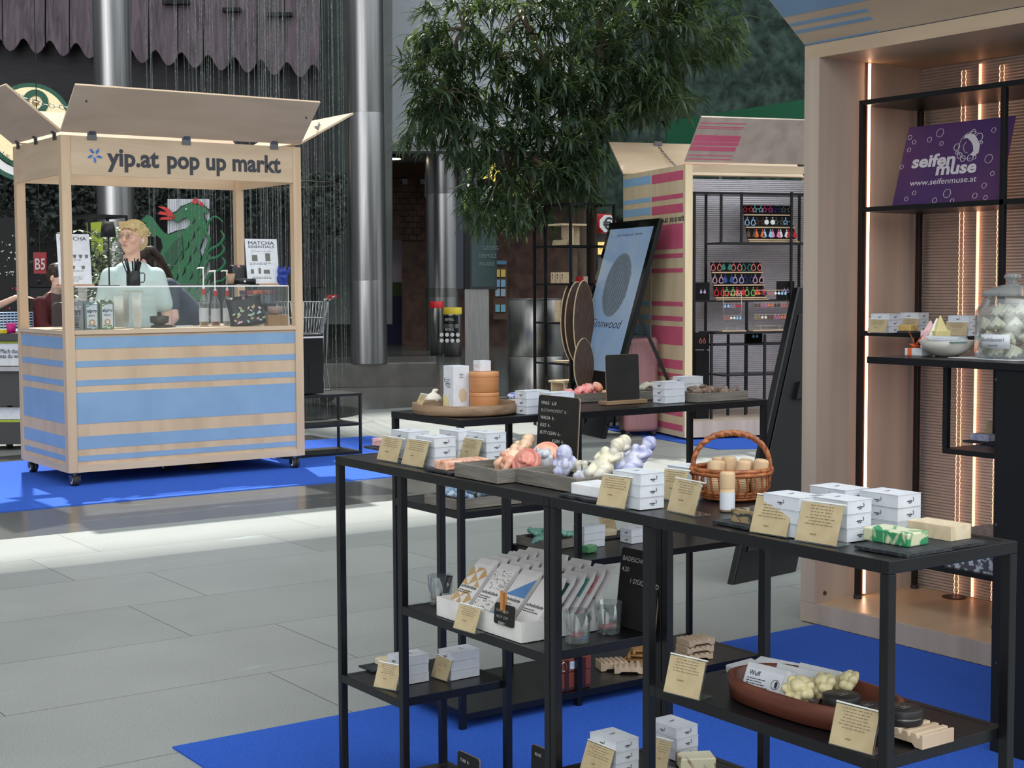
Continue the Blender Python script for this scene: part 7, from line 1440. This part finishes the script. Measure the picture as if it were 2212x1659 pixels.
q = at(1188, 870, 0); t = thing('low_stool', 'low pale wooden stool at the foot of the tower rack', 'stool', (N0.x+.12, N0.y+dl*.55, .0)); hs = zf(822, 1205, N0.x+.1, N0.y+dl*.5); MB().box(-.13, -.14, hs-.02, .13, .14, hs).build('seat', LW, t); [MB().box(-.11, s*.11-.01, .001, .11, s*.11+.01, hs-.021).build('leg', LW, t) for s in (-1, 1)]
# oval balance boards leaning by the rack
WAL = mat('dark_walnut', (84, 66, 54), .5, c2=(60, 46, 38), ns=9, st=(14, 1, 1), det=4); EDG = LW
for k, (px, y0, y1, wpx, dd, lab) in enumerate(((1237, 607, 782, 30, 15.45, 'leftmost dark oval board with pale edge beside the tower rack'), (1248, 608, 786, 32, 15.3, 'second dark oval board with pale edge beside the tower rack'), (1262, 605, 792, 27, 15.1, 'front dark oval board beside the tower rack'), (1262, 730, 850, 26, 14.9, 'low pale edged oval board half behind the slanted screen'))):
    c = W(px, (y0+y1)/2, dd); h2 = (y1-y0)/2*dd/FPX; w2 = wpx*dd/FPX; t = thing('oval_board', lab, 'board', c); pts = [(w2*cos(w)*abs(cos(w))**.15, h2*(sin(w) if True else 0)) for w in [2*pi*i/40 for i in range(40)]]; b = MB()
    dr_ = (CR*.85+CF*.5).normalized(); n_ = dr_.cross(Z_).normalized(); n_ = n_ if n_.dot(CF) < 0 else -n_
    MB().poly(pts, (0, 0, 0), dr_, Z_, -n_*.015).build('pale_core', EDG, t); MB().poly([(x*.965, y*.985) for x, y in pts], n_*.003, dr_, Z_, -n_*.003).build('dark_face', WAL, t)
    b = MB(); b.bar((0, 0, -h2), (0, 0, -c.z), .02); b.build('stand_rod', BLK, t)
# slanted digital signs
def easel(BL_, BR_, tv, lab, front=True):
    BL_, BR_, tv = Vector(BL_), Vector(BR_), Vector(tv); t = thing('digital_easel', lab, 'digital sign', BL_.xy.to_3d()); u = (BR_-BL_).normalized(); w_ = (BR_-BL_).length; v = tv.normalized(); h = tv.length; n = u.cross(v).normalized()
    if n.dot(CF) > 0: n = -n
    def nd(): b = MB(); b.M = sunk(t); return b
    GB = cm('gloss_black_case', (9, 9, 11), .12); b = nd(); b.slab([BL_, BR_, BR_+tv, BL_+tv], -n*.045); b.build('casing', GB, t, bevel=.006)
    P_ = lambda a, c: BL_+u*w_*a+v*h*c+n*.0015
    if front:
        b = nd(); b.slab([P_(.07, .30), P_(.93, .30), P_(.93, .965), P_(.07, .965)], n*.001); b.build('screen', mat('pale_blue_screen', (112, 138, 168), .12, em=.28, c2=(134, 150, 166), ns=1.2), t); b = nd(); o = P_(.5, .70)+n*.0015
        rr = random.Random(2); R_ = w_*.25
        for k in range(14): a = -R_*.9+R_*1.8*k/13; L = sqrt(max(R_*R_-a*a, 0)); b.tube([o+u*(a+.012*sin(j*1.3+k))+v*L*(j/6-.5)*2*1.05+n*.001 for j in range(7)], .0026, 4)
        b.build('ring_drawing', cm('slate_line', (74, 84, 92), .5), t); b = nd(); b.poly([(R_*cos(w)*.98, R_*1.12*sin(w)) for w in [2*pi*i/40 for i in range(40)]], o-n*.0005, u, v, n*.0004); b.build('grey_disc', mat('screen_grey_disc', (112, 124, 134), .3, em=.12), t); b = nd(); b.text('Sinnwood', P_(.5, .50)+n*.0015, u, v, .13, w_*.62, -.004, 'C', shear=.3); b.text('yip.at pop up markt', P_(.5, .93)+n*.0015, u, v, .035, w_*.5, 0, 'C'); b.build('screen_text', INK, t)
    else:
        b = nd(); b.slab([P_(.1, .1), P_(.9, .1), P_(.9, .9), P_(.1, .9)], n*.006); b.build('rear_cover', cm('matt_black_cover', (11, 11, 13), .45), t, bevel=.004); b = nd(); b.slab([P_(.1, .22), P_(.9, .22), P_(.9, .23), P_(.1, .23)], n*.012); b.build('ridge', BLK, t); b = nd(); b.slab([P_(.3, .60), P_(.6, .60), P_(.6, .66), P_(.3, .66)], n*.03); b.build('handle', BLK, t)
    hv = Vector((tv.x, tv.y, 0)); top = BL_+tv*.62; b = nd(); 
    for e in (.1, .9): p0_ = BL_+u*w_*e+tv*.60-n*.055; p1_ = (BL_+u*w_*e+hv*1.0-Vector((n.x, n.y, 0)).normalized()*.42); p1_.z = .0; b.bar(p0_, p1_, .03)
    p0_ = BL_+u*w_*.1+tv*.3-n*.3; b.build('rear_legs', BLK, t); return t
BL_ = at(1202, 925, 0); BR_ = at(1300, 948, 0)
TL_ = W(1329, 478, 14.9); TR_ = W(1409, 474, 14.6)
easel(BL_, BR_, ((TL_-BL_)+(TR_-BR_))/2, 'slanted tall display screen with tree ring drawing and wood brand lettering')
tv = (W(1722, 640, 7.9)-W(1585, 1265, 7.35)).normalized()*1.68; P0 = at(1584, 1264, 0.0); easel(P0, P0+Vector((.50, .06, 0)), (tv.x, tv.y, tv.z), 'black tall display stand seen from behind beside the near stall', False)
# suitcase
q = at(1386, 944, 0); t = thing('suitcase', 'dusty rose hard shell suitcase standing behind the slanted screen', 'suitcase', (q.x, q.y, 0), radians(-25)); RO = cm('dusty_rose_shell', (150, 108, 110), .35); k_ = 14.6/FPX; h = (952-737)*k_; w_ = 70*k_*1.1
b = MB(); b.box(-w_/2, 0, .05, w_/2, .26, h); b.build('shell', RO, t, bevel=.045, seg=4)
for k in range(7): MB().box(-w_*.42+w_*.13*k, -.003, .10, -w_*.42+w_*.13*k+.014, .01, h-.05).build('rib', RO, t, bevel=.002)
b = MB(); b.tube([(-.10, .1, h-.002), (-.09, .1, h+.035), (.09, .1, h+.035), (.10, .1, h-.002)], .011, 8); b.build('handle', BLK, t); MB().box(-w_/2-.002, .125, .06, w_/2+.002, .135, h+.002).build('zip_seam', cm('dark_rose', (120, 84, 88), .5), t)
for x in (-w_*.38, w_*.38):
    for y in (.05, .21): b = MB(); b.cyl((x-.015, y, .03), (x+.015, y, .03), .029, n=16); b.box(x-.022, y-.02, .035, x+.022, y+.02, .065); b.build('wheel', RUBBER, t)
p = W(1415, 960, 14.0)
# cables and flat base by the easel
b = MB(); a, c = at(1130, 975, 0), at(1400, 962, 0); b.slab([a, at(1135, 966, 0), at(1405, 952, 0), c], (0, 0, .012)); tag(b.build('cable_ramp', cm('grey_ramp', (110, 114, 114), .4)), 'flat grey cable ramp on the floor before the slanted screen', 'cable ramp')
# ================================================================ tree
TRK = mat('ficus_bark', (132, 116, 98), .85, c2=(96, 82, 70), ns=6, st=(2, 2, .6), det=6, bump=.4, bs=30)
t = thing('ficus_tree', 'tall long leaved ficus tree with slim trunks in the middle of the hall', 'tree', W(1260, 900, 16.6).xy.to_3d())
def nd(): b = MB(); b.M = sunk(t); return b
def trunk(pts, r): 
    b = nd(); q = [W(px, py, dd) for px, py, dd in pts]; q[0].z = 0.0; cur = []
    for i in range(len(q)-1):
        for j in range(5):
            f = j/5; p0_, p1_, p2_, p3_ = q[max(i-1, 0)], q[i], q[i+1], q[min(i+2, len(q)-1)]; cur.append(.5*((2*p1_)+(p2_-p0_)*f+(2*p0_-5*p1_+4*p2_-p3_)*f*f+(3*p1_-p0_-3*p2_+p3_)*f**3))
    cur.append(q[-1]); n_ = len(cur); b.tube(cur, [r[0]+(r[1]-r[0])*i/(n_-1) for i in range(n_)], 12); return b
trunk([(1256, 900, 16.6), (1256, 640, 16.6), (1260, 420, 16.6), (1284, 240, 16.5), (1300, 60, 16.4), (1290, -200, 16.3)], (.095, .055)).build('trunk', TRK, t)
trunk([(1274, 900, 16.8), (1276, 600, 16.8), (1284, 400, 16.7), (1312, 180, 16.6), (1330, -60, 16.5), (1350, -250, 16.5)], (.06, .04)).build('trunk', cm('dark_bark', (70, 54, 44), .85), t)
trunk([(1240, 900, 16.5), (1238, 640, 16.5), (1240, 430, 16.6), (1230, 300, 16.4), (1190, 160, 16.0), (1120, 20, 15.6)], (.06, .03)).build('trunk', TRK, t)
MB().lathe([(0, .001), (.5, .001), (.52, .12), (.48, .12), (.47, .1), (0, .1)], 36).build('planter', GREY, t)
rr = random.Random(21); LM = mat('ficus_leaf', (46, 66, 46), .5, c2=(28, 46, 34), ns=3)
_N, _L = LM.node_tree.nodes, LM.node_tree.links; _tr = _N.new('ShaderNodeBsdfTranslucent'); _mx = _N.new('ShaderNodeMixShader'); _tr.inputs[0].default_value = (*lin((140, 170, 96)), 1)
_mx.inputs[0].default_value = .22; _L.new(_N['Principled BSDF'].outputs[0], _mx.inputs[1]); _L.new(_tr.outputs[0], _mx.inputs[2]); _L.new(_mx.outputs[0], _N['Material Output'].inputs[0])
regs = [(905, -60, 1215, 120, 62), (880, 60, 990, 250, 30), (900, 180, 1020, 262, 15), (960, 110, 1190, 330, 58), (1010, 270, 1180, 470, 46), (1150, -60, 1330, 210, 56), (1190, 150, 1310, 400, 52), (1300, 130, 1450, 262, 22), (1300, -60, 1500, 220, 62), (1400, -60, 1600, 130, 40), (1380, 160, 1480, 235, 10), (1170, 330, 1290, 430, 20), (880, 250, 940, 300, 5), (1020, 430, 1130, 475, 8)]
fb_ = nd(); bb = nd(); hubs = [W(px, py, dd) for px, py, dd in ((1285, 380, 16.5), (1230, 290, 16.3), (1180, 150, 16.0), (1296, 200, 16.5), (1320, 120, 16.6), (1060, 120, 15.7), (1400, 60, 16.4), (1110, 330, 16.0), (1000, 60, 15.5), (960, 200, 15.5))]
for a, c in ((3, 5), (2, 5), (5, 8), (8, 9), (4, 6), (1, 7), (0, 7), (3, 6), (0, 1), (1, 2)): m_ = hubs[a].lerp(hubs[c], .5)+Z_*.12; bb.tube([hubs[a], m_, hubs[c]], [.022, .017, .012], 7)
for (x0_, y0_, x1_, y1_, n_) in regs:
    for _ in range(int(n_*2.0)):
        px, py = rr.uniform(x0_, x1_), rr.uniform(y0_, y1_); dd = 15.4+(px-860)/760*1.0+rr.uniform(-.55, .55); c = W(px, py, dd)
        h = min(hubs, key=lambda q: (q-c).length); out = (c-h).normalized() if (c-h).length > .05 else X_
        if rr.random() < .22 and (c-h).length < 1.6: bb.tube([h, h.lerp(c, .5)+Z_*.06, c], [.010, .006, .003], 5)
        tw = (out*.6+Vector((rr.gauss(0, .5), rr.gauss(0, .5), rr.uniform(-.5, .3)))).normalized()
        for k in range(13):
            dvec = (tw*.7+Vector((rr.gauss(0, .75), rr.gauss(0, .75), rr.gauss(-.15, .5)))); leaf(fb_, c+tw*rr.uniform(-.10, .14), dvec, rr.uniform(.15, .27), rr.uniform(.012, .019), droop=rr.uniform(.5, 1.3), n=4)
tag(fb_.build('foliage', LM, t), kind='stuff'); bb.build('branches', TRK, t)
q = W(1062, 372, 29); t = thing('star_lamp', 'small yellow lit star lamp seen through the tree leaves', 'lamp', q); b = MB(); b.poly([((.22 if i % 2 else .5)*.42*cos(pi*i/5), (.22 if i % 2 else .5)*.42*sin(pi*i/5)) for i in range(10)], (0, 0, 0), CR, CU, CF*.08); b.build('star', cm('lit_yellow', (240, 200, 90), .5, em=1.2), t); b = MB(); b.cyl((0, 0, .2), (0, 0, 4.5), .008, n=6); b.build('cord', BLK, t)
# ================================================================ people
def ring_fn(b, pts, rs, n=14, sx=1, sy=1):   # lofted body section: centres and (rx, ry)
    vs = []
    for p, (rx, ry) in zip(pts, rs):
        for j in range(n): q = 2*pi*j/n; vs.append(Vector(p)+Vector((rx*cos(q), ry*sin(q), 0)))
    b.add(vs, [(i*n+j, i*n+(j+1) % n, (i+1)*n+(j+1) % n, (i+1)*n+j) for i in range(len(pts)-1) for j in range(n)]+[tuple(range(n-1, -1, -1)), tuple(range((len(pts)-1)*n, len(pts)*n))], True)
def hand(b, w, d, up, s, curl=.5, side=1):    # wrist, direction of the fingers, back-of-hand normal
    w, d, up = Vector(w), Vector(d).normalized(), Vector(up).normalized(); x = d.cross(up).normalized()*side; s_ = s
    for k in (-1, 0, 1): b.cap(w+x*k*.014*s_, w+d*.085*s_+x*k*.024*s_, .015*s_, .013*s_, 8)
    for k, L in enumerate((.068, .078, .072, .056)):
        o = w+d*.085*s_+x*(-.032+.0215*k)*s_; p = o+(d-up*curl*.4)*L*.45*s_; q = p+(d-up*curl)*L*.35*s_; r = q+(d-up*curl*1.5)*L*.25*s_
        b.cap(o, p, .0095*s_, .0088*s_, 8); b.cap(p, q, .0088*s_, .008*s_, 8); b.cap(q, r, .008*s_, .0068*s_, 8)
    o = w+d*.02*s_-x*.026*s_; p = o+(d*.7-x*.7)*.042*s_; b.cap(o, p, .0125*s_, .010*s_, 8); b.cap(p, p+(d*.95-x*.25)*.032*s_, .010*s_, .008*s_, 8)
def human(name_lab, loc, rz, S, arms, head_rz=0, head_tilt=0, skin=SKIN, shirt=None, trous=None, hairm=None, hair='short', torso=None, glasses=False, sleeve=.75, shoes=True, cat='person'):
    t = thing('person', name_lab, cat, loc, rz); s = S
    # torso: list of centre points from pelvis to neck (bending allowed)
    T = [Vector(p)*s for p in (torso or [(0, 0, .92), (0, 0, 1.02), (0, 0, 1.14), (0, 0, 1.28), (0, 0, 1.40), (0, 0, 1.47)])]
    R = [(.165, .11), (.155, .105), (.145, .10), (.165, .112), (.165, .105), (.11, .08)]
    up = (T[-1]-T[-2]).normalized(); neck = T[-1]+up*.06*s; hc = neck+(up*.4+Z_*.6).normalized()*.13*s+Vector((0, -.012, 0))*s
    b = MB()
    for i in range(len(T)-1):
        for f in (0, .5):
            c = T[i].lerp(T[i+1], f); rx = R[i][0]+(R[i+1][0]-R[i][0])*f; ry = R[i][1]+(R[i+1][1]-R[i][1])*f
            b.ell(c, (rx*s*.93, ry*s*.93, .085*s), 12)
    b.cap(T[-1], neck+(hc-neck)*.5, .058*s, .052*s)
    for sd in (-1, 1):
        hp = T[0]+Vector((sd*.085*s, 0, -.02*s)); kn = Vector((sd*.10*s, -.01*s, .50*s)); an = Vector((sd*.10*s, .02*s, .09*s)); b.cap(hp, kn, .085*s, .055*s); b.cap(kn, an, .052*s, .036*s); b.cap(an-Z_*.03*s, an+Vector((0, -.15*s, -.055*s)), .036*s, .03*s)
    AR = []
    for sd, (el, wr, hd, hu, cl) in zip((-1, 1), arms):
        sh = T[4]+Vector((sd*.165*s, 0, .0)); el = Vector(el)*s; wr = Vector(wr)*s; AR.append((sh, el, wr)); b.cap(sh, el, .050*s, .040*s); b.cap(el, wr, .038*s, .026*s); hand(b, wr, hd, hu, s, cl, sd)
    H = Matrix.Translation(hc+Z_*.012*s) @ Matrix.Rotation(head_rz, 4, 'Z') @ Matrix.Rotation(head_tilt, 4, 'X') @ Matrix.Scale(s*1.1, 4)
    b.M = H
    b.ell((0, .012, .022), (.077, .094, .094), 20); b.ell((0, -.022, -.045), (.056, .066, .066), 16); b.ell((0, -.055, -.088), (.026, .026, .020), 12)
    b.ell((0, -.080, .035), (.046, .020, .016), 12); b.cap((0, -.088, .022), (0, -.106, -.022), .0085, .0135, 10); b.ell((-.011, -.097, -.026), (.009, .010, .007), 8); b.ell((.011, -.097, -.026), (.009, .010, .007), 8)
    for sd in (-1, 1): b.ell((sd*.036, -.062, -.02), (.026, .026, .024), 12); b.ell((sd*.031, -.0835, .019), (.018, .010, .006), 10); b.ell((sd*.078, .012, -.008), (.010, .020, .032), 12, rot=Matrix.Rotation(sd*.3, 3, 'Z')); b.ell((sd*.083, .006, -.002), (.005, .008, .012), 8)
    b.ell((0, -.086, -.056), (.022, .010, .0055), 10)
    b.M = None; b.build('body', skin, t, remesh=.0062*s, smooth=3)
    b = MB(); b.M = H
    for sd in (-1, 1): b.ell((sd*.030, -.0835, .007), (.0120, .0075, .0062), 12)
    b.build('eye_whites', cm('eye_white', (226, 222, 218), .3), t); b = MB(); b.M = H
    for sd in (-1, 1): b.ell((sd*.030-.002, -.0888, .007), (.0054, .004, .0054), 10)
    b.build('irises', cm('dark_iris', (60, 52, 44), .3), t); b = MB(); b.M = H; b.ell((0, -.0930, -.0535), (.020, .005, .0028), 10); b.ell((0, -.0925, -.0588), (.017, .005, .0030), 10); b.build('lips', cm('lips', (196, 132, 120), .5), t)
    b = MB(); b.M = H
    for sd in (-1, 1): b = MB(); b.M = H; b.cap((sd*.016, -.095, .032), (sd*.046, -.084, .034), .0042, .003, 8); b.build('eyebrow', hairm, t)
    b = MB(); b.M = H; rr = random.Random(3)
    if hair == 'short':
        b.ell((0, .024, .040), (.088, .098, .090), 20); b.ell((0, .055, -.005), (.078, .065, .075), 16)
        for k in range(90):
            a = rr.uniform(0, 2*pi); e = rr.uniform(.12, 1.45); k_ = 1; q = Vector((cos(a)*cos(e)*.086, .022+sin(a)*cos(e)*.096, .040+sin(e)*.088)); fw = Vector((rr.uniform(-.3, .3), -.6 if q.y < .03 else .4, -.25))
            if q.z < .06 and q.y < -.02: continue
            b.cap(q*.985, q+fw*.040+Vector((q.x, 0, 0))*.06, .009, .005, 6)
        for k in range(13): x = -.066+.011*k; b.cap((x, -.052, .100), (x*1.05+.012, -.088+abs(x)*.35, .060+rr.uniform(-.012, .008)), .012, .005, 6)
        for sd in (-1, 1): b.cap((sd*.078, -.012, .05), (sd*.080, -.018, .012), .012, .006, 8)
        b.build('hair', hairm, t, remesh=.004*s, smooth=3)
    else:
        b.ell((0, .028, .032), (.088, .098, .096), 20); b.ell((0, .06, -.02), (.070, .055, .08), 16); b.cap((0, .10, .03), (0, .15, .0), .03, .03); b.M = None; p0_ = H @ Vector((0, .15, .0)); 
        d_ = (T[0]-T[-1]).normalized(); q = [p0_, p0_+d_*.08*s+Vector((0, 0, -.01)), p0_+d_*.18*s+Vector((0, -.0, -.05))*s, p0_+d_*.27*s+Vector((.02, 0, -.12))*s]
        for i in range(3): b.cap(q[i], q[i+1], (.034, .036, .028)[i]*s, (.036, .028, .010)[i]*s)
        b.build('hair', hairm, t, remesh=.006*s, smooth=2)
    if glasses:
        b = MB(); b.M = H
        for sd in (-1, 1): b.tube([(sd*.031+.021*cos(w), -.1015+.004*abs(cos(w)), .005+.017*sin(w)) for w in [2*pi*i/20 for i in range(20)]], .0009, 5, closed=True); b.tube([(sd*.052, -.098, .010), (sd*.078, -.05, .012), (sd*.083, .01, .004)], .0010, 5)
        b.tube([(-.010, -.102, .008), (0, -.105, .011), (.010, -.102, .008)], .0013, 5); b.build('glasses', cm('thin_gold_frame', (190, 168, 134), .3, metal=1), t); b = MB(); b.M = H; b.ell((.084, -.004, -.014), (.007, .007, .007), 8); b.cap((.085, -.006, -.018), (.083, -.014, -.034), .0035, .003, 6); b.build('earbud', WHITE, t)
    # clothing
    b = MB()
    for i in range(0, len(T)-1):
        for f in (0, .34, .67):
            c = T[i].lerp(T[i+1], f); rx = R[i][0]+(R[i+1][0]-R[i][0])*f; ry = R[i][1]+(R[i+1][1]-R[i][1])*f; g = 1.16 if i < 4 else 1.05; b.ell(c, (rx*s*g, ry*s*g*1.05, .07*s), 16)
    b.ell(T[-1]-up*.02*s, (.095*s, .078*s, .045*s), 14)
    for sh, el, wr in AR: b.cap(T[-1]-up*.030*s, sh-up*.012*s, .062*s, .060*s); b.cap(T[3].lerp(T[4], .5), sh-up*.05*s, .095*s, .066*s)
    for sh, el, wr in AR: e_ = sh.lerp(el, sleeve); b.cap(sh, e_, .068*s, (.066 if sleeve < 1 else .054)*s); 
    if sleeve >= 1:
        for sh, el, wr in AR: b.cap(el, el.lerp(wr, .85), .052*s, .040*s)
    b.build('t_shirt', shirt, t, remesh=.011*s, smooth=9)
    b = MB(); b.ell(T[0]+Z_*.02*s, (.168*s, .120*s, .09*s), 16)
    for sd in (-1, 1): hp = T[0]+Vector((sd*.085*s, 0, -.03*s)); kn = Vector((sd*.10*s, -.012*s, .50*s)); an = Vector((sd*.10*s, .018*s, .10*s)); b.cap(hp, kn, .100*s, .072*s); b.cap(kn, an, .070*s, .058*s)
    b.build('trousers', trous, t, remesh=.012*s, smooth=3)
    for sd in (-1, 1): b = MB(); b.cap((sd*.10*s, .04*s, .045*s), (sd*.10*s, -.14*s, .038*s), .045*s, .038*s); b.build('shoe', cm('shoe', (200, 200, 198), .6), t, remesh=.010*s, smooth=2)
    return t, H
S_ = 1.12; p = aty(288, 600, 11.90)
MINT = mat('mint_shirt', (196, 218, 218), .8, c2=(182, 206, 208), ns=5, bump=.4, bs=12)
down = [((-.235, .03, 1.12), (-.24, -.06, .88), (0, -.25, -1), (-1, 0, 0), .35), ((.235, .03, 1.12), (.24, -.06, .88), (0, -.25, -1), (1, 0, 0), .35)]
BLOND = mat('blond_hair', (226, 208, 156), .55, c2=(176, 150, 98), ns=60, st=(3, 3, .5))
P1, H1 = human('young blond person in mint T-shirt with thin glasses standing behind the drinks counter', (p.x, 11.90, .006), radians(-22), S_, down, radians(-30), radians(-6), shirt=MINT, trous=cm('beige_trousers', (150, 140, 122), .8), hairm=BLOND, glasses=True)
b = MB(); o_ = Vector((0, -.134*S_, 1.285*S_)); b.text('DEEPLY ROOTED', o_+Vector((0, -.006, 0)), X_, Z_, .022, .16, .003, 'C'); b.build('shirt_print', cm('faded_gold_print', (200, 186, 130), .7), P1)
# bending woman seen from behind
bend = [(0, 0, .92), (0, -.06, 1.0), (0, -.14, 1.08), (0, -.25, 1.16), (0, -.35, 1.22), (0, -.41, 1.25)]
p = W(420, 640, 14.6); dk = mat('dark_brown_hair', (62, 44, 36), .5, c2=(36, 26, 22), ns=50)
arm2 = [((-.24, -.36, .98), (-.2, -.5, .80), (0, -.6, -.6), (-1, 0, 0), .4), ((.24, -.36, .98), (.2, -.5, .80), (0, -.6, -.6), (1, 0, 0), .4)]
human('dark haired person in slate blue T-shirt and jeans bending forward behind the seller', (p.x, p.y, 0), radians(-78), 1.22, arm2, 0, radians(35), shirt=mat('slate_shirt', (66, 78, 92), .8, c2=(54, 66, 80), ns=5, bump=.4, bs=12), trous=mat('blue_jeans', (60, 84, 122), .85, c2=(48, 70, 106), ns=30), hairm=dk, hair='long', torso=bend, sleeve=.6)
# person in dark red, leaning over papers, left of the seller
p = W(88, 640, 15.2); lean_ = [(0, 0, .92), (0, -.03, 1.01), (0, -.07, 1.12), (0, -.12, 1.25), (0, -.17, 1.36), (0, -.20, 1.42)]
arm3 = [((-.24, -.28, 1.12), (-.16, -.48, 1.03), (0, -1, -.15), (0, 0, 1), .3), ((.24, -.28, 1.12), (.14, -.50, 1.03), (0, -1, -.15), (0, 0, 1), .3)]
human('person in dark red top leaning over a table behind the left stall post', (p.x, p.y, 0), radians(25), .98, arm3, radians(10), radians(25), shirt=cm('dark_red_top', (72, 14, 20), .8), trous=cm('dark_trousers', (28, 28, 32), .8), hairm=dk, hair='short', torso=lean_, sleeve=1)
p = W(-66, 600, 14.75); arm4 = [((-.24, -.02, 1.1), (-.22, -.2, .95), (0, -.6, -.4), (-1, 0, 0), .3), ((.24, -.10, 1.16), (.22, -.36, 1.28), (0, -1, .05), (0, 0, 1), .35)]
human('person at the left picture edge of whom only the outstretched hand shows', (p.x, p.y, 0), radians(62), 1.08, arm4, 0, radians(5), shirt=cm('grey_jumper', (120, 120, 124), .8), trous=cm('dark_trousers', (28, 28, 32), .8), hairm=dk, hair='short', sleeve=.9)
# papers table behind the stall
p = W(110, 712, 14.6); zt = W(110, 712, 14.6).z; t = thing('work_table', 'table with papers behind the left post of the drinks stall', 'table', (p.x, p.y, 0)); MB().box(-.38, -.3, zt-.03, .55, .3, zt).build('table_top', cm('pale_table', (190, 184, 176), .5), t)
for x in (-.34, .5):
    for y in (-.25, .25): MB().box(x-.02, y-.02, 0, x+.02, y+.02, zt-.031).build('leg', BLK, t)
rr = random.Random(4)
for k, c_ in enumerate(((230, 230, 226), (190, 200, 216), (226, 190, 180), (180, 196, 210))): o = MB().box(-.10, -.07, 0, .10, .07, .006).build('paper_sheet', cm(f'paper_tone_{k}', c_, .7), None, loc=(p.x-.25+.17*k, p.y-.05+.06*(k % 2), zt+.0003)); o.rotation_euler = (0, 0, rr.uniform(-.4, .4)); tag(o, f'{["white","pale blue","salmon","grey blue"][k]} sheet on the table behind the drinks stall', 'paper')
